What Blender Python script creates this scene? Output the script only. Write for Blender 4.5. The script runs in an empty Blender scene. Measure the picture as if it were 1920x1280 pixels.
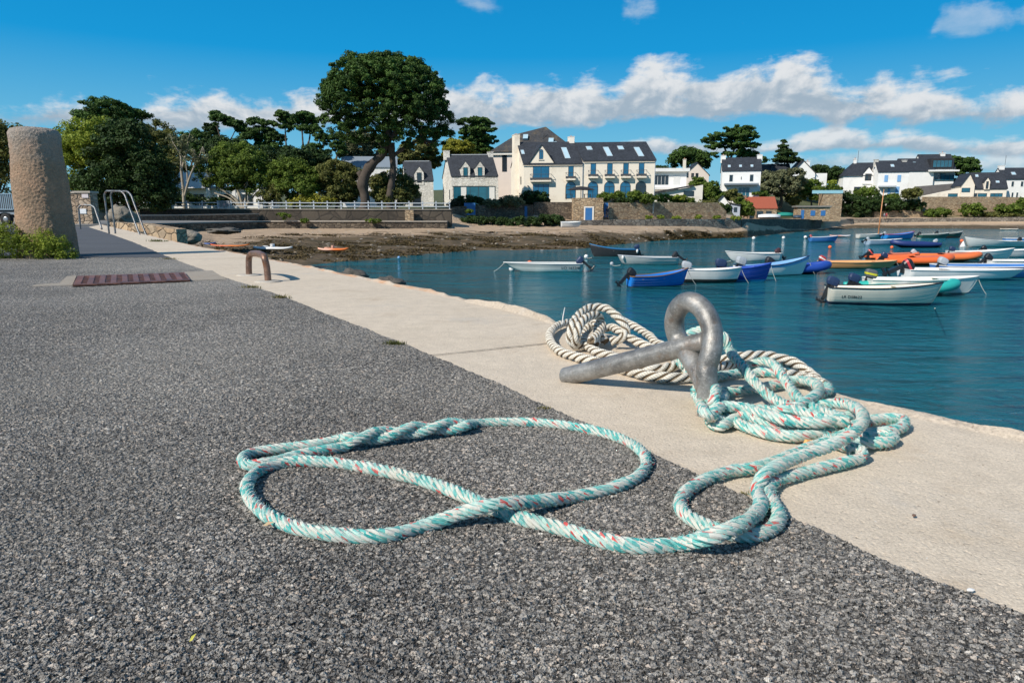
import bpy, bmesh, math, random
import numpy as np
from mathutils import Vector, Matrix, Quaternion, noise as mnoise

random.seed(7)
RNG = np.random.default_rng(11)
R = math.radians
SC = bpy.context.scene
COL = SC.collection

# ------------------------------------------------------------------ camera
F, HC = 1280.0, 0.5                     # focal length in units of a 1920 wide frame, eye height over the quay
TH = math.atan(240.0 / F)
CT, ST = math.cos(TH), math.sin(TH)
cam = bpy.data.objects.new('camera', bpy.data.cameras.new('camera'))
COL.objects.link(cam)
cam.location = (0, 0, HC)
cam.rotation_euler = (math.pi / 2 - TH, 0, 0)
cam.data.sensor_width = 36
cam.data.lens = 24
cam.data.clip_start = 0.02
cam.data.clip_end = 6000
SC.camera = cam
WZ = -3.2                               # level of the sea


def ray(px, py):
    a, b = px - 960.0, 640.0 - py
    return Vector((a, F * CT + b * ST, -F * ST + b * CT))


def G(px, py, z=0.0):                   # survey sight line -> point at height z
    d = ray(px, py)
    t = (z - HC) / d.z
    return Vector((d.x * t, d.y * t, z))


def At(px, py, Y):                      # survey sight line -> point at northing Y
    d = ray(px, py)
    t = Y / d.y
    return Vector((d.x * t, Y, HC + d.z * t))


def XatY(px, Y, z=0.0):
    zc = Y * CT - (z - HC) * ST
    return (px - 960.0) / F * zc


def scale_at(Y):                        # metres per 1920-frame unit at northing Y
    return Y * CT / F


# ------------------------------------------------------------------ object helpers
def tag(o, label=None, cat=None, group=None, kind=None):
    if label: o['label'] = label
    if cat: o['category'] = cat
    if group: o['group'] = group
    if kind: o['kind'] = kind
    return o


def empty(name, loc, rz=0.0):
    o = bpy.data.objects.new(name, None)
    o.empty_display_size = 0.2
    COL.objects.link(o)
    o.location = loc
    o.rotation_euler = (0, 0, rz)
    return o


class MB:
    def __init__(self):
        self.v, self.f, self.m = [], [], []

    def add(self, verts, faces, mat=0):
        b = len(self.v)
        self.v.extend([tuple(p) for p in verts])
        self.f.extend([tuple(i + b for i in f) for f in faces])
        self.m.extend([mat] * len(faces))
        return self

    def box(self, x0, x1, y0, y1, z0, z1, mat=0, M=None):
        p = [Vector(c) for c in ((x0, y0, z0), (x1, y0, z0), (x1, y1, z0), (x0, y1, z0), (x0, y0, z1), (x1, y0, z1), (x1, y1, z1), (x0, y1, z1))]
        if M is not None:
            p = [M @ q for q in p]
        return self.add(p, [(3, 2, 1, 0), (4, 5, 6, 7), (0, 1, 5, 4), (1, 2, 6, 5), (2, 3, 7, 6), (3, 0, 4, 7)], mat)

    def prism_y(self, poly, y0, y1, mat=0):       # poly in (x, z), counter clockwise seen from -y
        n = len(poly)
        p = [(x, y0, z) for x, z in poly] + [(x, y1, z) for x, z in poly]
        f = [tuple(range(n)), tuple(range(2 * n - 1, n - 1, -1))]
        f += [((i + 1) % n, i, i + n, (i + 1) % n + n) for i in range(n)]
        return self.add(p, f, mat)

    def prism_x(self, poly, x0, x1, mat=0):       # poly in (y, z)
        n = len(poly)
        p = [(x0, y, z) for y, z in poly] + [(x1, y, z) for y, z in poly]
        f = [tuple(range(n - 1, -1, -1)), tuple(range(n, 2 * n))]
        f += [(i, (i + 1) % n, (i + 1) % n + n, i + n) for i in range(n)]
        return self.add(p, f, mat)

    def prism_z(self, poly, z0, z1, mat=0):
        n = len(poly)
        p = [(x, y, z0) for x, y in poly] + [(x, y, z1) for x, y in poly]
        f = [tuple(range(n - 1, -1, -1)), tuple(range(n, 2 * n))]
        f += [(i, (i + 1) % n, (i + 1) % n + n, i + n) for i in range(n)]
        return self.add(p, f, mat)

    def loft(self, rings, mat=0, cap=True, closed=True):
        n = len(rings[0])
        p = [q for r in rings for q in r]
        f = []
        for i in range(len(rings) - 1):
            for j in range(n if closed else n - 1):
                k = (j + 1) % n
                f.append((i * n + j, i * n + k, (i + 1) * n + k, (i + 1) * n + j))
        if cap and closed:
            f.append(tuple(range(n - 1, -1, -1)))
            b = (len(rings) - 1) * n
            f.append(tuple(range(b, b + n)))
        return self.add(p, f, mat)

    def tube(self, pts, rad, n=8, mat=0, cap=True):
        pts = [Vector(p) for p in pts]
        rad = rad if hasattr(rad, '__len__') else [rad] * len(pts)
        rings, N = [], None
        for i, p in enumerate(pts):
            t = (pts[min(i + 1, len(pts) - 1)] - pts[max(i - 1, 0)]).normalized()
            if N is None:
                N = t.orthogonal().normalized()
            N = (N - t * N.dot(t)).normalized()
            B = t.cross(N)
            rings.append([p + (N * math.cos(a) + B * math.sin(a)) * rad[i] for a in [2 * math.pi * j / n for j in range(n)]])
        return self.loft(rings, mat, cap)

    def ball(self, c, r, seg=12, rings=8, mat=0, jit=0.0):
        c = Vector(c)
        r = Vector(r) if hasattr(r, '__len__') else Vector((r, r, r))
        rr = []
        for i in range(rings + 1):
            a = math.pi * (i + 0.001) / (rings + 0.002) - math.pi / 2
            row = []
            for j in range(seg):
                b = 2 * math.pi * j / seg
                d = Vector((math.cos(a) * math.cos(b), math.cos(a) * math.sin(b), math.sin(a)))
                k = 1 + (jit * mnoise.noise(d * 2.3 + c * 3.1) if jit else 0)
                row.append(c + Vector((d.x * r.x, d.y * r.y, d.z * r.z)) * k)
            rr.append(row)
        return self.loft(rr, mat)

    def lathe(self, prof, seg=16, c=(0, 0, 0), mat=0):
        c = Vector(c)
        return self.loft([[c + Vector((r * math.cos(2 * math.pi * j / seg), r * math.sin(2 * math.pi * j / seg), z)) for j in range(seg)] for r, z in prof], mat)

    def build(self, name, mats, parent=None, smooth=False, xf=None):
        me = bpy.data.meshes.new(name)
        v = [xf(p) for p in self.v] if xf else self.v
        me.from_pydata(v, [], self.f)
        mats = mats if isinstance(mats, (list, tuple)) else [mats]
        for m in mats: me.materials.append(m)
        if len(mats) > 1: me.polygons.foreach_set('material_index', self.m)
        if smooth: me.polygons.foreach_set('use_smooth', [True] * len(me.polygons))
        me.update()
        o = bpy.data.objects.new(name, me)
        COL.objects.link(o)
        if parent: o.parent = parent
        return o


def np_mesh(name, verts, faces, mat, parent=None, smooth=False, uv=None, tint=None):
    """verts (N,3); faces (M,k) int array with one k."""
    me = bpy.data.meshes.new(name)
    verts = np.asarray(verts, dtype=np.float32)
    faces = np.asarray(faces, dtype=np.int32)
    k = faces.shape[1]
    me.vertices.add(len(verts)); me.vertices.foreach_set('co', verts.ravel())
    me.loops.add(faces.size); me.loops.foreach_set('vertex_index', faces.ravel())
    me.polygons.add(len(faces))
    me.polygons.foreach_set('loop_start', np.arange(len(faces), dtype=np.int32) * k)
    me.polygons.foreach_set('loop_total', np.full(len(faces), k, dtype=np.int32))
    if smooth: me.polygons.foreach_set('use_smooth', np.ones(len(faces), dtype=bool))
    if uv is not None:
        l = me.uv_layers.new(name='UVMap')
        l.data.foreach_set('uv', np.asarray(uv, dtype=np.float32)[faces.ravel()].ravel())
    if tint is not None:
        a = me.attributes.new('tint', 'FLOAT', 'POINT')
        a.data.foreach_set('value', np.asarray(tint, dtype=np.float32))
    me.materials.append(mat)
    me.update(calc_edges=True)
    me.validate()
    o = bpy.data.objects.new(name, me)
    COL.objects.link(o)
    if parent: o.parent = parent
    return o


def catmull(P, ds):
    P = [np.array(p, dtype=float) for p in P]
    P = [2 * P[0] - P[1]] + P + [2 * P[-1] - P[-2]]
    out = []
    for i in range(1, len(P) - 2):
        p0, p1, p2, p3 = P[i - 1], P[i], P[i + 1], P[i + 2]
        # centripetal parametrisation keeps uneven spacing smooth
        t0 = 0.0
        t1 = t0 + max(np.linalg.norm(p1 - p0), 1e-6) ** 0.5
        t2 = t1 + max(np.linalg.norm(p2 - p1), 1e-6) ** 0.5
        t3 = t2 + max(np.linalg.norm(p3 - p2), 1e-6) ** 0.5
        for t in np.linspace(t1, t2, 24, endpoint=False):
            A1 = (t1 - t) / (t1 - t0) * p0 + (t - t0) / (t1 - t0) * p1
            A2 = (t2 - t) / (t2 - t1) * p1 + (t - t1) / (t2 - t1) * p2
            A3 = (t3 - t) / (t3 - t2) * p2 + (t - t2) / (t3 - t2) * p3
            B1 = (t2 - t) / (t2 - t0) * A1 + (t - t0) / (t2 - t0) * A2
            B2 = (t3 - t) / (t3 - t1) * A2 + (t - t1) / (t3 - t1) * A3
            out.append((t2 - t) / (t2 - t1) * B1 + (t - t1) / (t2 - t1) * B2)
    out.append(P[-2])
    Q = np.array(out)
    s = np.concatenate([[0], np.cumsum(np.linalg.norm(np.diff(Q, axis=0), axis=1))])
    n = max(int(s[-1] / ds), 4)
    t = np.linspace(0, s[-1], n)
    return np.stack([np.interp(t, s, Q[:, k]) for k in range(3)], axis=1)


# ------------------------------------------------------------------ materials
class NT:
    """Small helper for node trees."""
    def __init__(self, tree):
        self.t = tree
        self.n = tree.nodes
        self.l = tree.links

    def new(self, typ, **kw):
        nd = self.n.new(typ)
        for k, v in kw.items():
            setattr(nd, k, v)
        return nd

    def put(self, sock, val):
        if val is None: return
        if hasattr(val, 'is_output'): self.l.new(val, sock)
        else: sock.default_value = val

    def math(self, op, a, b=None, c=None, clamp=False):
        nd = self.new('ShaderNodeMath', operation=op, use_clamp=clamp)
        for i, x in enumerate((a, b, c)):
            if x is not None: self.put(nd.inputs[i], x)
        return nd.outputs[0]

    def mix(self, fac, a, b, blend='MIX'):
        nd = self.new('ShaderNodeMix', data_type='RGBA', blend_type=blend)
        self.put(nd.inputs[0], fac)
        for s, x in ((nd.inputs[6], a), (nd.inputs[7], b)):
            self.put(s, x if hasattr(x, 'is_output') else (x[0], x[1], x[2], 1.0))
        return nd.outputs[2]

    def noise(self, vec, scale, detail=4.0, rough=0.55, dist=0.0, col=False):
        nd = self.new('ShaderNodeTexNoise')
        self.put(nd.inputs['Vector'], vec)
        nd.inputs['Scale'].default_value = scale
        nd.inputs['Detail'].default_value = detail
        nd.inputs['Roughness'].default_value = rough
        nd.inputs['Distortion'].default_value = dist
        return nd.outputs['Color' if col else 'Fac']

    def voro(self, vec, scale, feature='F1', rnd=1.0):
        nd = self.new('ShaderNodeTexVoronoi', feature=feature)
        self.put(nd.inputs['Vector'], vec)
        nd.inputs['Scale'].default_value = scale
        nd.inputs['Randomness'].default_value = rnd
        return nd

    def ramp(self, fac, stops, interp='LINEAR'):
        nd = self.new('ShaderNodeValToRGB')
        cr = nd.color_ramp
        cr.interpolation = interp
        while len(cr.elements) < len(stops): cr.elements.new(0.5)
        for e, (p, c) in zip(cr.elements, stops):
            e.position = p
            e.color = (c, c, c, 1) if not hasattr(c, '__len__') else (c[0], c[1], c[2], 1)
        self.put(nd.inputs[0], fac)
        return nd.outputs[0]

    def sstep(self, x, a, b):
        nd = self.new('ShaderNodeMapRange', interpolation_type='SMOOTHSTEP')
        self.put(nd.inputs[0], x)
        self.put(nd.inputs[1], a); self.put(nd.inputs[2], b)
        nd.inputs[3].default_value = 0; nd.inputs[4].default_value = 1
        return nd.outputs[0]

    def vmap(self, vec, scale=(1, 1, 1), rot=(0, 0, 0), loc=(0, 0, 0)):
        nd = self.new('ShaderNodeMapping')
        self.put(nd.inputs[0], vec)
        nd.inputs[1].default_value = loc
        nd.inputs[2].default_value = rot
        nd.inputs[3].default_value = scale
        return nd.outputs[0]

    def bump(self, h, strength=0.3, dist=0.01):
        nd = self.new('ShaderNodeBump')
        nd.inputs['Strength'].default_value = strength
        nd.inputs['Distance'].default_value = dist
        self.put(nd.inputs['Height'], h)
        return nd.outputs[0]


def material(name):
    m = bpy.data.materials.new(name)
    m.use_nodes = True
    t = NT(m.node_tree)
    bs = t.n['Principled BSDF']
    co = t.new('ShaderNodeTexCoord').outputs['Object']
    return m, t, bs, co


_cache = {}


def paint(col, rough=0.5, var=0.12, scale=3.0, metal=0.0, bump=0.0, bscale=40.0, spec=0.5, dirt=None):
    key = (tuple(col), rough, var, scale, metal, bump, bscale, spec, dirt)
    if key in _cache: return _cache[key]
    m, t, bs, co = material('paint')
    n = t.noise(co, scale, 5, 0.6)
    f = t.math('MULTIPLY_ADD', n, 2 * var, 1 - var)
    c = t.mix(1.0, col, f, 'MULTIPLY')
    if dirt:
        c = t.mix(t.math('MULTIPLY', t.sstep(t.noise(co, scale * 0.6, 6, 0.7), 0.5, 0.75), 0.6), c, dirt)
    t.put(bs.inputs['Base Color'], c)
    bs.inputs['Roughness'].default_value = rough
    bs.inputs['Metallic'].default_value = metal
    bs.inputs['Specular IOR Level'].default_value = spec
    if bump:
        t.put(bs.inputs['Normal'], t.bump(t.noise(co, bscale, 6, 0.65), bump, 0.02))
    _cache[key] = m
    return m


def foliage_mat(name, dark, light, trans=0.25):
    m, t, bs, co = material(name)
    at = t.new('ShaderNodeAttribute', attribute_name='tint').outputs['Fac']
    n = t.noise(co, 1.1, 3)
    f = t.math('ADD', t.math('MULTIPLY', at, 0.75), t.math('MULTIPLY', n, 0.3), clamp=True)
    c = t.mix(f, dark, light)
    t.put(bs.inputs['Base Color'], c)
    bs.inputs['Roughness'].default_value = 0.65
    bs.inputs['Specular IOR Level'].default_value = 0.25
    tr = t.new('ShaderNodeBsdfTranslucent')
    t.put(tr.inputs[0], c)
    mx = t.new('ShaderNodeMixShader')
    mx.inputs[0].default_value = trans
    t.l.new(bs.outputs[0], mx.inputs[1]); t.l.new(tr.outputs[0], mx.inputs[2])
    t.l.new(mx.outputs[0], t.n['Material Output'].inputs['Surface'])
    return m


def stone_mat(name, cols, mortar, scale=2.2, squash=1.6, bump=0.6, dark_low=None):
    m, t, bs, co = material(name)
    v = t.vmap(co, (1, 1, squash))
    v2 = t.mix(0.12, v, t.noise(v, 3.0, 3, 0.5, 0, True), 'ADD')
    vo = t.voro(v2, scale)
    ve = t.voro(v2, scale, 'DISTANCE_TO_EDGE')
    c = t.ramp(t.math('FRACT', t.math('MULTIPLY', vo.outputs['Color'], 3.7)), [(i / (len(cols) - 1), k) for i, k in enumerate(cols)])
    c = t.mix(t.sstep(ve.outputs['Distance'], 0.02, 0.09), mortar, c)
    n = t.noise(co, 6, 6, 0.7)
    c = t.mix(1.0, c, t.math('MULTIPLY_ADD', n, 1.0, 0.5), 'MULTIPLY')
    big = t.noise(co, 0.25, 4, 0.6)
    c = t.mix(1.0, c, t.math('MULTIPLY_ADD', big, 0.9, 0.55), 'MULTIPLY')
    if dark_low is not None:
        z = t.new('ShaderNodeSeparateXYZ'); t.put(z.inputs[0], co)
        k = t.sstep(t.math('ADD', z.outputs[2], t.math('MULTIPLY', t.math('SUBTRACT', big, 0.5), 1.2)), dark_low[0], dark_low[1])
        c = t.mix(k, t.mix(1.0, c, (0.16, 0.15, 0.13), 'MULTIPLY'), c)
    t.put(bs.inputs['Base Color'], c)
    bs.inputs['Roughness'].default_value = 0.9
    h = t.math('ADD', t.sstep(ve.outputs['Distance'], 0.0, 0.12), t.math('MULTIPLY', n, 0.5))
    t.put(bs.inputs['Normal'], t.bump(h, bump, 0.08))
    return m


def slate_mat(col=(0.035, 0.04, 0.05), stain=None):
    m, t, bs, co = material('slate')
    w = t.new('ShaderNodeTexBrick')
    t.put(w.inputs['Vector'], t.vmap(co, (1, 1, 1), (R(90), 0, 0)))
    w.inputs['Scale'].default_value = 2.2
    w.inputs['Color1'].default_value = (*[c * 0.8 for c in col], 1)
    w.inputs['Color2'].default_value = (*[c * 1.35 for c in col], 1)
    w.inputs['Mortar'].default_value = (*[c * 0.5 for c in col], 1)
    w.inputs['Mortar Size'].default_value = 0.015
    n = t.noise(co, 0.8, 5, 0.65)
    c = t.mix(1.0, w.outputs[0], t.math('MULTIPLY_ADD', n, 0.9, 0.55), 'MULTIPLY')
    if stain:
        c = t.mix(t.sstep(t.noise(co, 0.5, 5, 0.7), 0.48, 0.72), c, stain)
    t.put(bs.inputs['Base Color'], c)
    bs.inputs['Roughness'].default_value = 0.62
    bs.inputs['Specular IOR Level'].default_value = 0.3
    return m


def window_glass(col=(0.015, 0.09, 0.17)):
    m, t, bs, co = material('window_glass')
    n = t.noise(co, 0.9, 3)
    t.put(bs.inputs['Base Color'], t.mix(n, [c * 0.5 for c in col], [c * 1.6 for c in col]))  # pane colour; the blue ones have the sky's reflection painted in
    bs.inputs['Roughness'].default_value = 0.06
    bs.inputs['Specular IOR Level'].default_value = 0.8
    return m
# ------------------------------------------------------------------ daylight
SUN_AZ, SUN_EL = R(40), R(39)           # azimuth of the shadow direction from +X, elevation
sd = Vector((math.cos(SUN_AZ) * math.cos(SUN_EL), math.sin(SUN_AZ) * math.cos(SUN_EL), -math.sin(SUN_EL)))
sl = bpy.data.lights.new('sun', 'SUN')
sl.energy = 5.0
sl.angle = R(0.53)
sl.color = (1.0, 0.935, 0.84)
so = bpy.data.objects.new('sun', sl)
COL.objects.link(so)
so.rotation_euler = sd.to_track_quat('-Z', 'Y').to_euler()
so.location = (-30, -10, 40)

W = bpy.data.worlds.new('World')
SC.world = W
W.use_nodes = True
wt = NT(W.node_tree)
bg = wt.n['Background']
sky = wt.new('ShaderNodeTexSky', sky_type='NISHITA')
sky.sun_disc = False
sky.sun_elevation = SUN_EL
sky.sun_rotation = math.atan2(-sd.x, -sd.y)
sky.air_density = 1.0
sky.dust_density = 0.15
sky.ozone_density = 3.0
tcw = wt.new('ShaderNodeTexCoord').outputs['Generated']
sp = wt.new('ShaderNodeSeparateXYZ'); wt.put(sp.inputs[0], tcw)
wx, wy, wz = sp.outputs
azn = wt.math('ARCTAN2', wx, wy)
eln = wt.math('ARCSINE', wz)
hs = wt.new('ShaderNodeHueSaturation')
hs.inputs['Saturation'].default_value = 1.42
hs.inputs['Hue'].default_value = 0.487
hs.inputs['Value'].default_value = 1.0
wt.put(hs.inputs['Color'], sky.outputs[0])
skyc = wt.mix(1.0, hs.outputs[0], (0.10, 0.10, 0.10), 'MULTIPLY')

# clean maritime air: the low sky stays blue instead of turning yellow
clear = wt.ramp(wt.math('DIVIDE', eln, R(60), clamp=True), [(0.0, (0.30, 0.60, 0.76)), (0.08, (0.16, 0.51, 0.74)), (0.2, (0.008, 0.315, 0.69)), (0.44, (0.002, 0.165, 0.475)), (0.62, (0.10, 0.22, 0.40)), (1.0, (0.10, 0.18, 0.31))])  # unseen upper sky is greyed to take the blue cast off the light
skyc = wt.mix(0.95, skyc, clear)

AZ0, AZ1, ELM = R(-75), R(75), R(25)
un = wt.math('DIVIDE', wt.math('SUBTRACT', azn, AZ0), AZ1 - AZ0, clamp=True)


def az_el(px, py):
    d = ray(px, py)
    return math.atan2(d.x, d.y), math.asin(d.z / d.length)


def curve(pts):                          # pts (px, py) of a skyline -> elevation as a function of azimuth
    nd = wt.new('ShaderNodeFloatCurve')
    cm = nd.mapping
    cu = cm.curves[0]
    P = []
    for px, py in pts:
        a, e = az_el(px, py)
        P.append(((a - AZ0) / (AZ1 - AZ0), max(0.0, e / ELM)))
    P = [(0.0, P[0][1])] + P + [(1.0, P[-1][1])]
    cu.points[0].location = P[0]; cu.points[1].location = P[-1]
    for p in P[1:-1]: cu.points.new(*p)
    for p in cu.points: p.handle_type = 'AUTO_CLAMPED'
    cm.update()
    wt.put(nd.inputs['Value'], un)
    nd.inputs['Factor'].default_value = 1.0
    return wt.math('MULTIPLY', nd.outputs[0], ELM)


cvec = wt.new('ShaderNodeCombineXYZ')
wt.put(cvec.inputs[0], azn); wt.put(cvec.inputs[1], wt.math('MULTIPLY', eln, 1.35))
cn1 = wt.noise(cvec.outputs[0], 17, 8, 0.56, 0.25)
cn2 = wt.noise(wt.vmap(cvec.outputs[0], (1, 1.5, 1), loc=(3.1, 1.7, 0)), 46, 7, 0.62, 0.3)
cn3 = wt.noise(wt.vmap(cvec.outputs[0], (1, 2.0, 1), loc=(5.3, 0.4, 2)), 8, 6, 0.6, 0.2)
# the same billows sampled a little towards the sun: their difference lights the tops and left flanks
OFF = (0.006, -0.009, 0)
cn1s = wt.noise(wt.vmap(cvec.outputs[0], loc=OFF), 17, 8, 0.56, 0.25)
relief = wt.math('SUBTRACT', cn1, cn1s)
puff = wt.math('SUBTRACT', wt.math('ADD', wt.math('MULTIPLY', cn1, 0.72), wt.math('MULTIPLY', cn2, 0.28)), 0.5)


def cloud(col, top, base, amp, soft, bsoft, dens, white, grey, gap=1.0):
    T, B = curve(top), curve(base)
    thick = wt.math('MAXIMUM', wt.math('SUBTRACT', T, B), 0.003)
    et = wt.math('DIVIDE', wt.math('SUBTRACT', T, eln), soft)
    eb = wt.math('DIVIDE', wt.math('SUBTRACT', eln, B), bsoft)
    env = wt.math('MINIMUM', wt.math('MINIMUM', et, eb), 1.0)
    env = wt.math('MAXIMUM', env, -1.5)
    d = wt.sstep(wt.math('ADD', wt.math('MULTIPLY', env, 0.42), wt.math('MULTIPLY', wt.math('ADD', puff, wt.math('MULTIPLY', wt.math('SUBTRACT', cn3, 0.46), gap)), amp)), -0.12, 0.36)
    d = wt.math('MULTIPLY', d, wt.sstep(wt.math('SUBTRACT', T, B), 0.002, 0.012))
    d = wt.math('MULTIPLY', d, dens)
    h = wt.math('DIVIDE', wt.math('SUBTRACT', eln, B), thick)
    sh = wt.math('ADD', wt.math('MULTIPLY', h, 0.85), wt.math('MULTIPLY', puff, 1.1))
    sh = wt.math('ADD', sh, wt.math('MULTIPLY', relief, 2.4))
    k = wt.sstep(sh, -0.05, 0.95)
    cc = wt.mix(k, grey, white)
    return wt.mix(d, col, cc)


CW, CG = (0.77, 0.79, 0.81), (0.36, 0.455, 0.55)
# high wisps
skyc = cloud(skyc, [(-300, -60), (780, 0), (845, 2), (860, -4), (890, 0), (930, 12), (960, 20), (1160, 30), (1185, 3), (1215, 5), (1240, 26), (1300, 40), (1730, 75), (1760, 22), (1800, 6), (1850, 12), (1885, 28), (1930, 8), (2100, 0)],
             [(-300, -60), (780, 0), (845, 2), (860, 8), (930, 22), (960, 20), (1160, 30), (1190, 42), (1240, 26), (1300, 40), (1730, 75), (1780, 66), (1850, 58), (1930, 48), (2100, 40)],
             1.5, 0.030, 0.020, 0.40, CW, (0.45, 0.58, 0.68))
# low rows near the land on the right
skyc = cloud(skyc, [(-300, 330), (1400, 318), (1450, 302), (1530, 292), (1600, 285), (1700, 296), (1800, 300), (1900, 294), (2200, 300)],
             [(-300, 330), (1400, 318), (1450, 316), (1530, 318), (1700, 320), (1900, 322), (2200, 322)], 1.5, 0.012, 0.006, 0.7, CW, (0.36, 0.50, 0.60))
skyc = cloud(skyc, [(-300, 300), (1120, 290), (1180, 266), (1250, 258), (1300, 262), (1420, 272), (1480, 262), (1560, 250), (1600, 246), (1640, 257), (1700, 252), (1760, 258), (1840, 268), (1900, 260), (2200, 262)],
             [(-300, 300), (1120, 290), (1180, 285), (1300, 290), (1420, 286), (1560, 284), (1640, 280), (1760, 282), (1900, 290), (2200, 290)], 1.5, 0.013, 0.006, 0.92, CW, CG)
# the main band of cumulus
skyc = cloud(skyc, [(-500, 195), (-200, 185), (0, 202), (60, 190), (100, 184), (150, 186), (178, 214), (230, 222), (262, 212), (290, 191), (330, 187), (400, 177), (450, 190), (500, 196), (540, 185), (580, 182), (610, 192), (700, 200), (800, 165), (850, 152), (885, 154), (920, 166), (980, 174), (1030, 162), (1080, 172), (1115, 160), (1145, 178), (1175, 150), (1210, 128), (1250, 122), (1300, 124), (1350, 136), (1400, 120), (1450, 126), (1480, 112), (1520, 122), (1560, 146), (1600, 162), (1640, 149), (1665, 152), (1695, 171), (1725, 161), (1760, 164), (1800, 172), (1840, 184), (1900, 176), (1960, 166), (2200, 170), (2600, 190)],
             [(-500, 236), (0, 236), (150, 238), (240, 236), (330, 240), (480, 240), (600, 238), (850, 236), (1000, 238), (1100, 236), (1160, 222), (1300, 220), (1480, 221), (1570, 224), (1700, 230), (1850, 232), (2600, 236)],
             1.5, 0.024, 0.012, 0.98, CW, CG, 1.2)
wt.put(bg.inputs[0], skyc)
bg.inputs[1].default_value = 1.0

SC.view_settings.view_transform = 'Standard'
SC.view_settings.look = 'None'
SC.view_settings.exposure = 0
SC.render.engine = 'CYCLES'
SC.cycles.feature_set = 'EXPERIMENTAL'
SC.cycles.dicing_rate = 1.0
SC.cycles.offscreen_dicing_scale = 8
SC.cycles.max_bounces = 6
SC.cycles.caustics_reflective = False
SC.cycles.caustics_refractive = False
SC.cycles.use_denoising = True
try:
    SC.cycles.denoiser = 'OPENIMAGEDENOISE'
except Exception:
    pass

# ------------------------------------------------------------------ ground materials
def asphalt_mat():
    m, t, bs, co = material('asphalt')
    jit = t.mix(0.010, co, t.noise(co, 170, 2, 0.6, 0, True), 'ADD')
    jit = t.vmap(jit, (0.85, 1.2, 1), rot=(0, 0, R(25)))
    a = t.voro(jit, 168)
    b = t.voro(t.vmap(jit, loc=(3.3, 1.2, 0.7)), 300)
    sa = t.new('ShaderNodeSeparateColor'); t.put(sa.inputs[0], a.outputs['Color'])
    sb = t.new('ShaderNodeSeparateColor'); t.put(sb.inputs[0], b.outputs['Color'])
    stops = [(0.0, (0.125, 0.116, 0.107)), (0.30, (0.19, 0.178, 0.163)), (0.55, (0.275, 0.257, 0.234)), (0.74, (0.36, 0.335, 0.302)), (0.86, (0.41, 0.37, 0.32)), (0.94, (0.47, 0.385, 0.315)), (0.985, (0.54, 0.49, 0.43)), (1.0, (0.66, 0.62, 0.56))]
    ca = t.ramp(sa.outputs[0], stops)
    cb = t.ramp(sb.outputs[0], [(p, [k * 0.8 for k in c]) for p, c in stops])
    ha = t.math('SUBTRACT', t.math('MULTIPLY_ADD', sa.outputs[1], 0.9, 0.45), t.math('MULTIPLY', a.outputs['Distance'], 1.25))
    hb = t.math('SUBTRACT', t.math('MULTIPLY_ADD', sb.outputs[1], 0.55, 0.15), t.math('MULTIPLY', b.outputs['Distance'], 1.0))
    pick = t.sstep(t.math('SUBTRACT', ha, hb), -0.05, 0.05)
    c = t.mix(pick, cb, ca)
    h = t.math('MAXIMUM', ha, hb)
    h = t.math('MAXIMUM', h, -0.1)
    gap = t.sstep(h, 0.0, 0.30)
    c = t.mix(gap, (0.030, 0.028, 0.026), c)
    big = t.noise(co, 1.3, 5, 0.6)
    c = t.mix(1.0, c, t.math('MULTIPLY_ADD', t.sstep(big, 0.2, 0.8), 0.55, 0.76), 'MULTIPLY')
    spot = t.sstep(t.noise(t.vmap(co, loc=(11, 4, 0)), 2.3, 4, 0.5), 0.66, 0.74)
    c = t.mix(t.math('MULTIPLY', spot, 0.35), c, (0.05, 0.047, 0.043))
    # tyre-worn paler surface away from the rim of the quay
    w = t.noise(t.vmap(co, (0.5, 0.5, 1)), 1.0, 3)
    c = t.mix(t.math('MULTIPLY', t.sstep(w, 0.35, 0.7), 0.35), c, (0.40, 0.37, 0.325))
    fine = t.noise(co, 700, 3, 0.6)
    c = t.mix(1.0, c, t.math('MULTIPLY_ADD', fine, 0.7, 0.65), 'MULTIPLY')
    t.put(bs.inputs['Base Color'], c)
    bs.inputs['Roughness'].default_value = 0.72
    bs.inputs['Specular IOR Level'].default_value = 0.35
    dp = t.new('ShaderNodeDisplacement')
    dp.inputs['Midlevel'].default_value = 0.3
    dp.inputs['Scale'].default_value = 0.0034
    t.put(dp.inputs['Height'], h)
    t.l.new(dp.outputs[0], t.n['Material Output'].inputs['Displacement'])
    m.displacement_method = 'BOTH'
    return m


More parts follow.
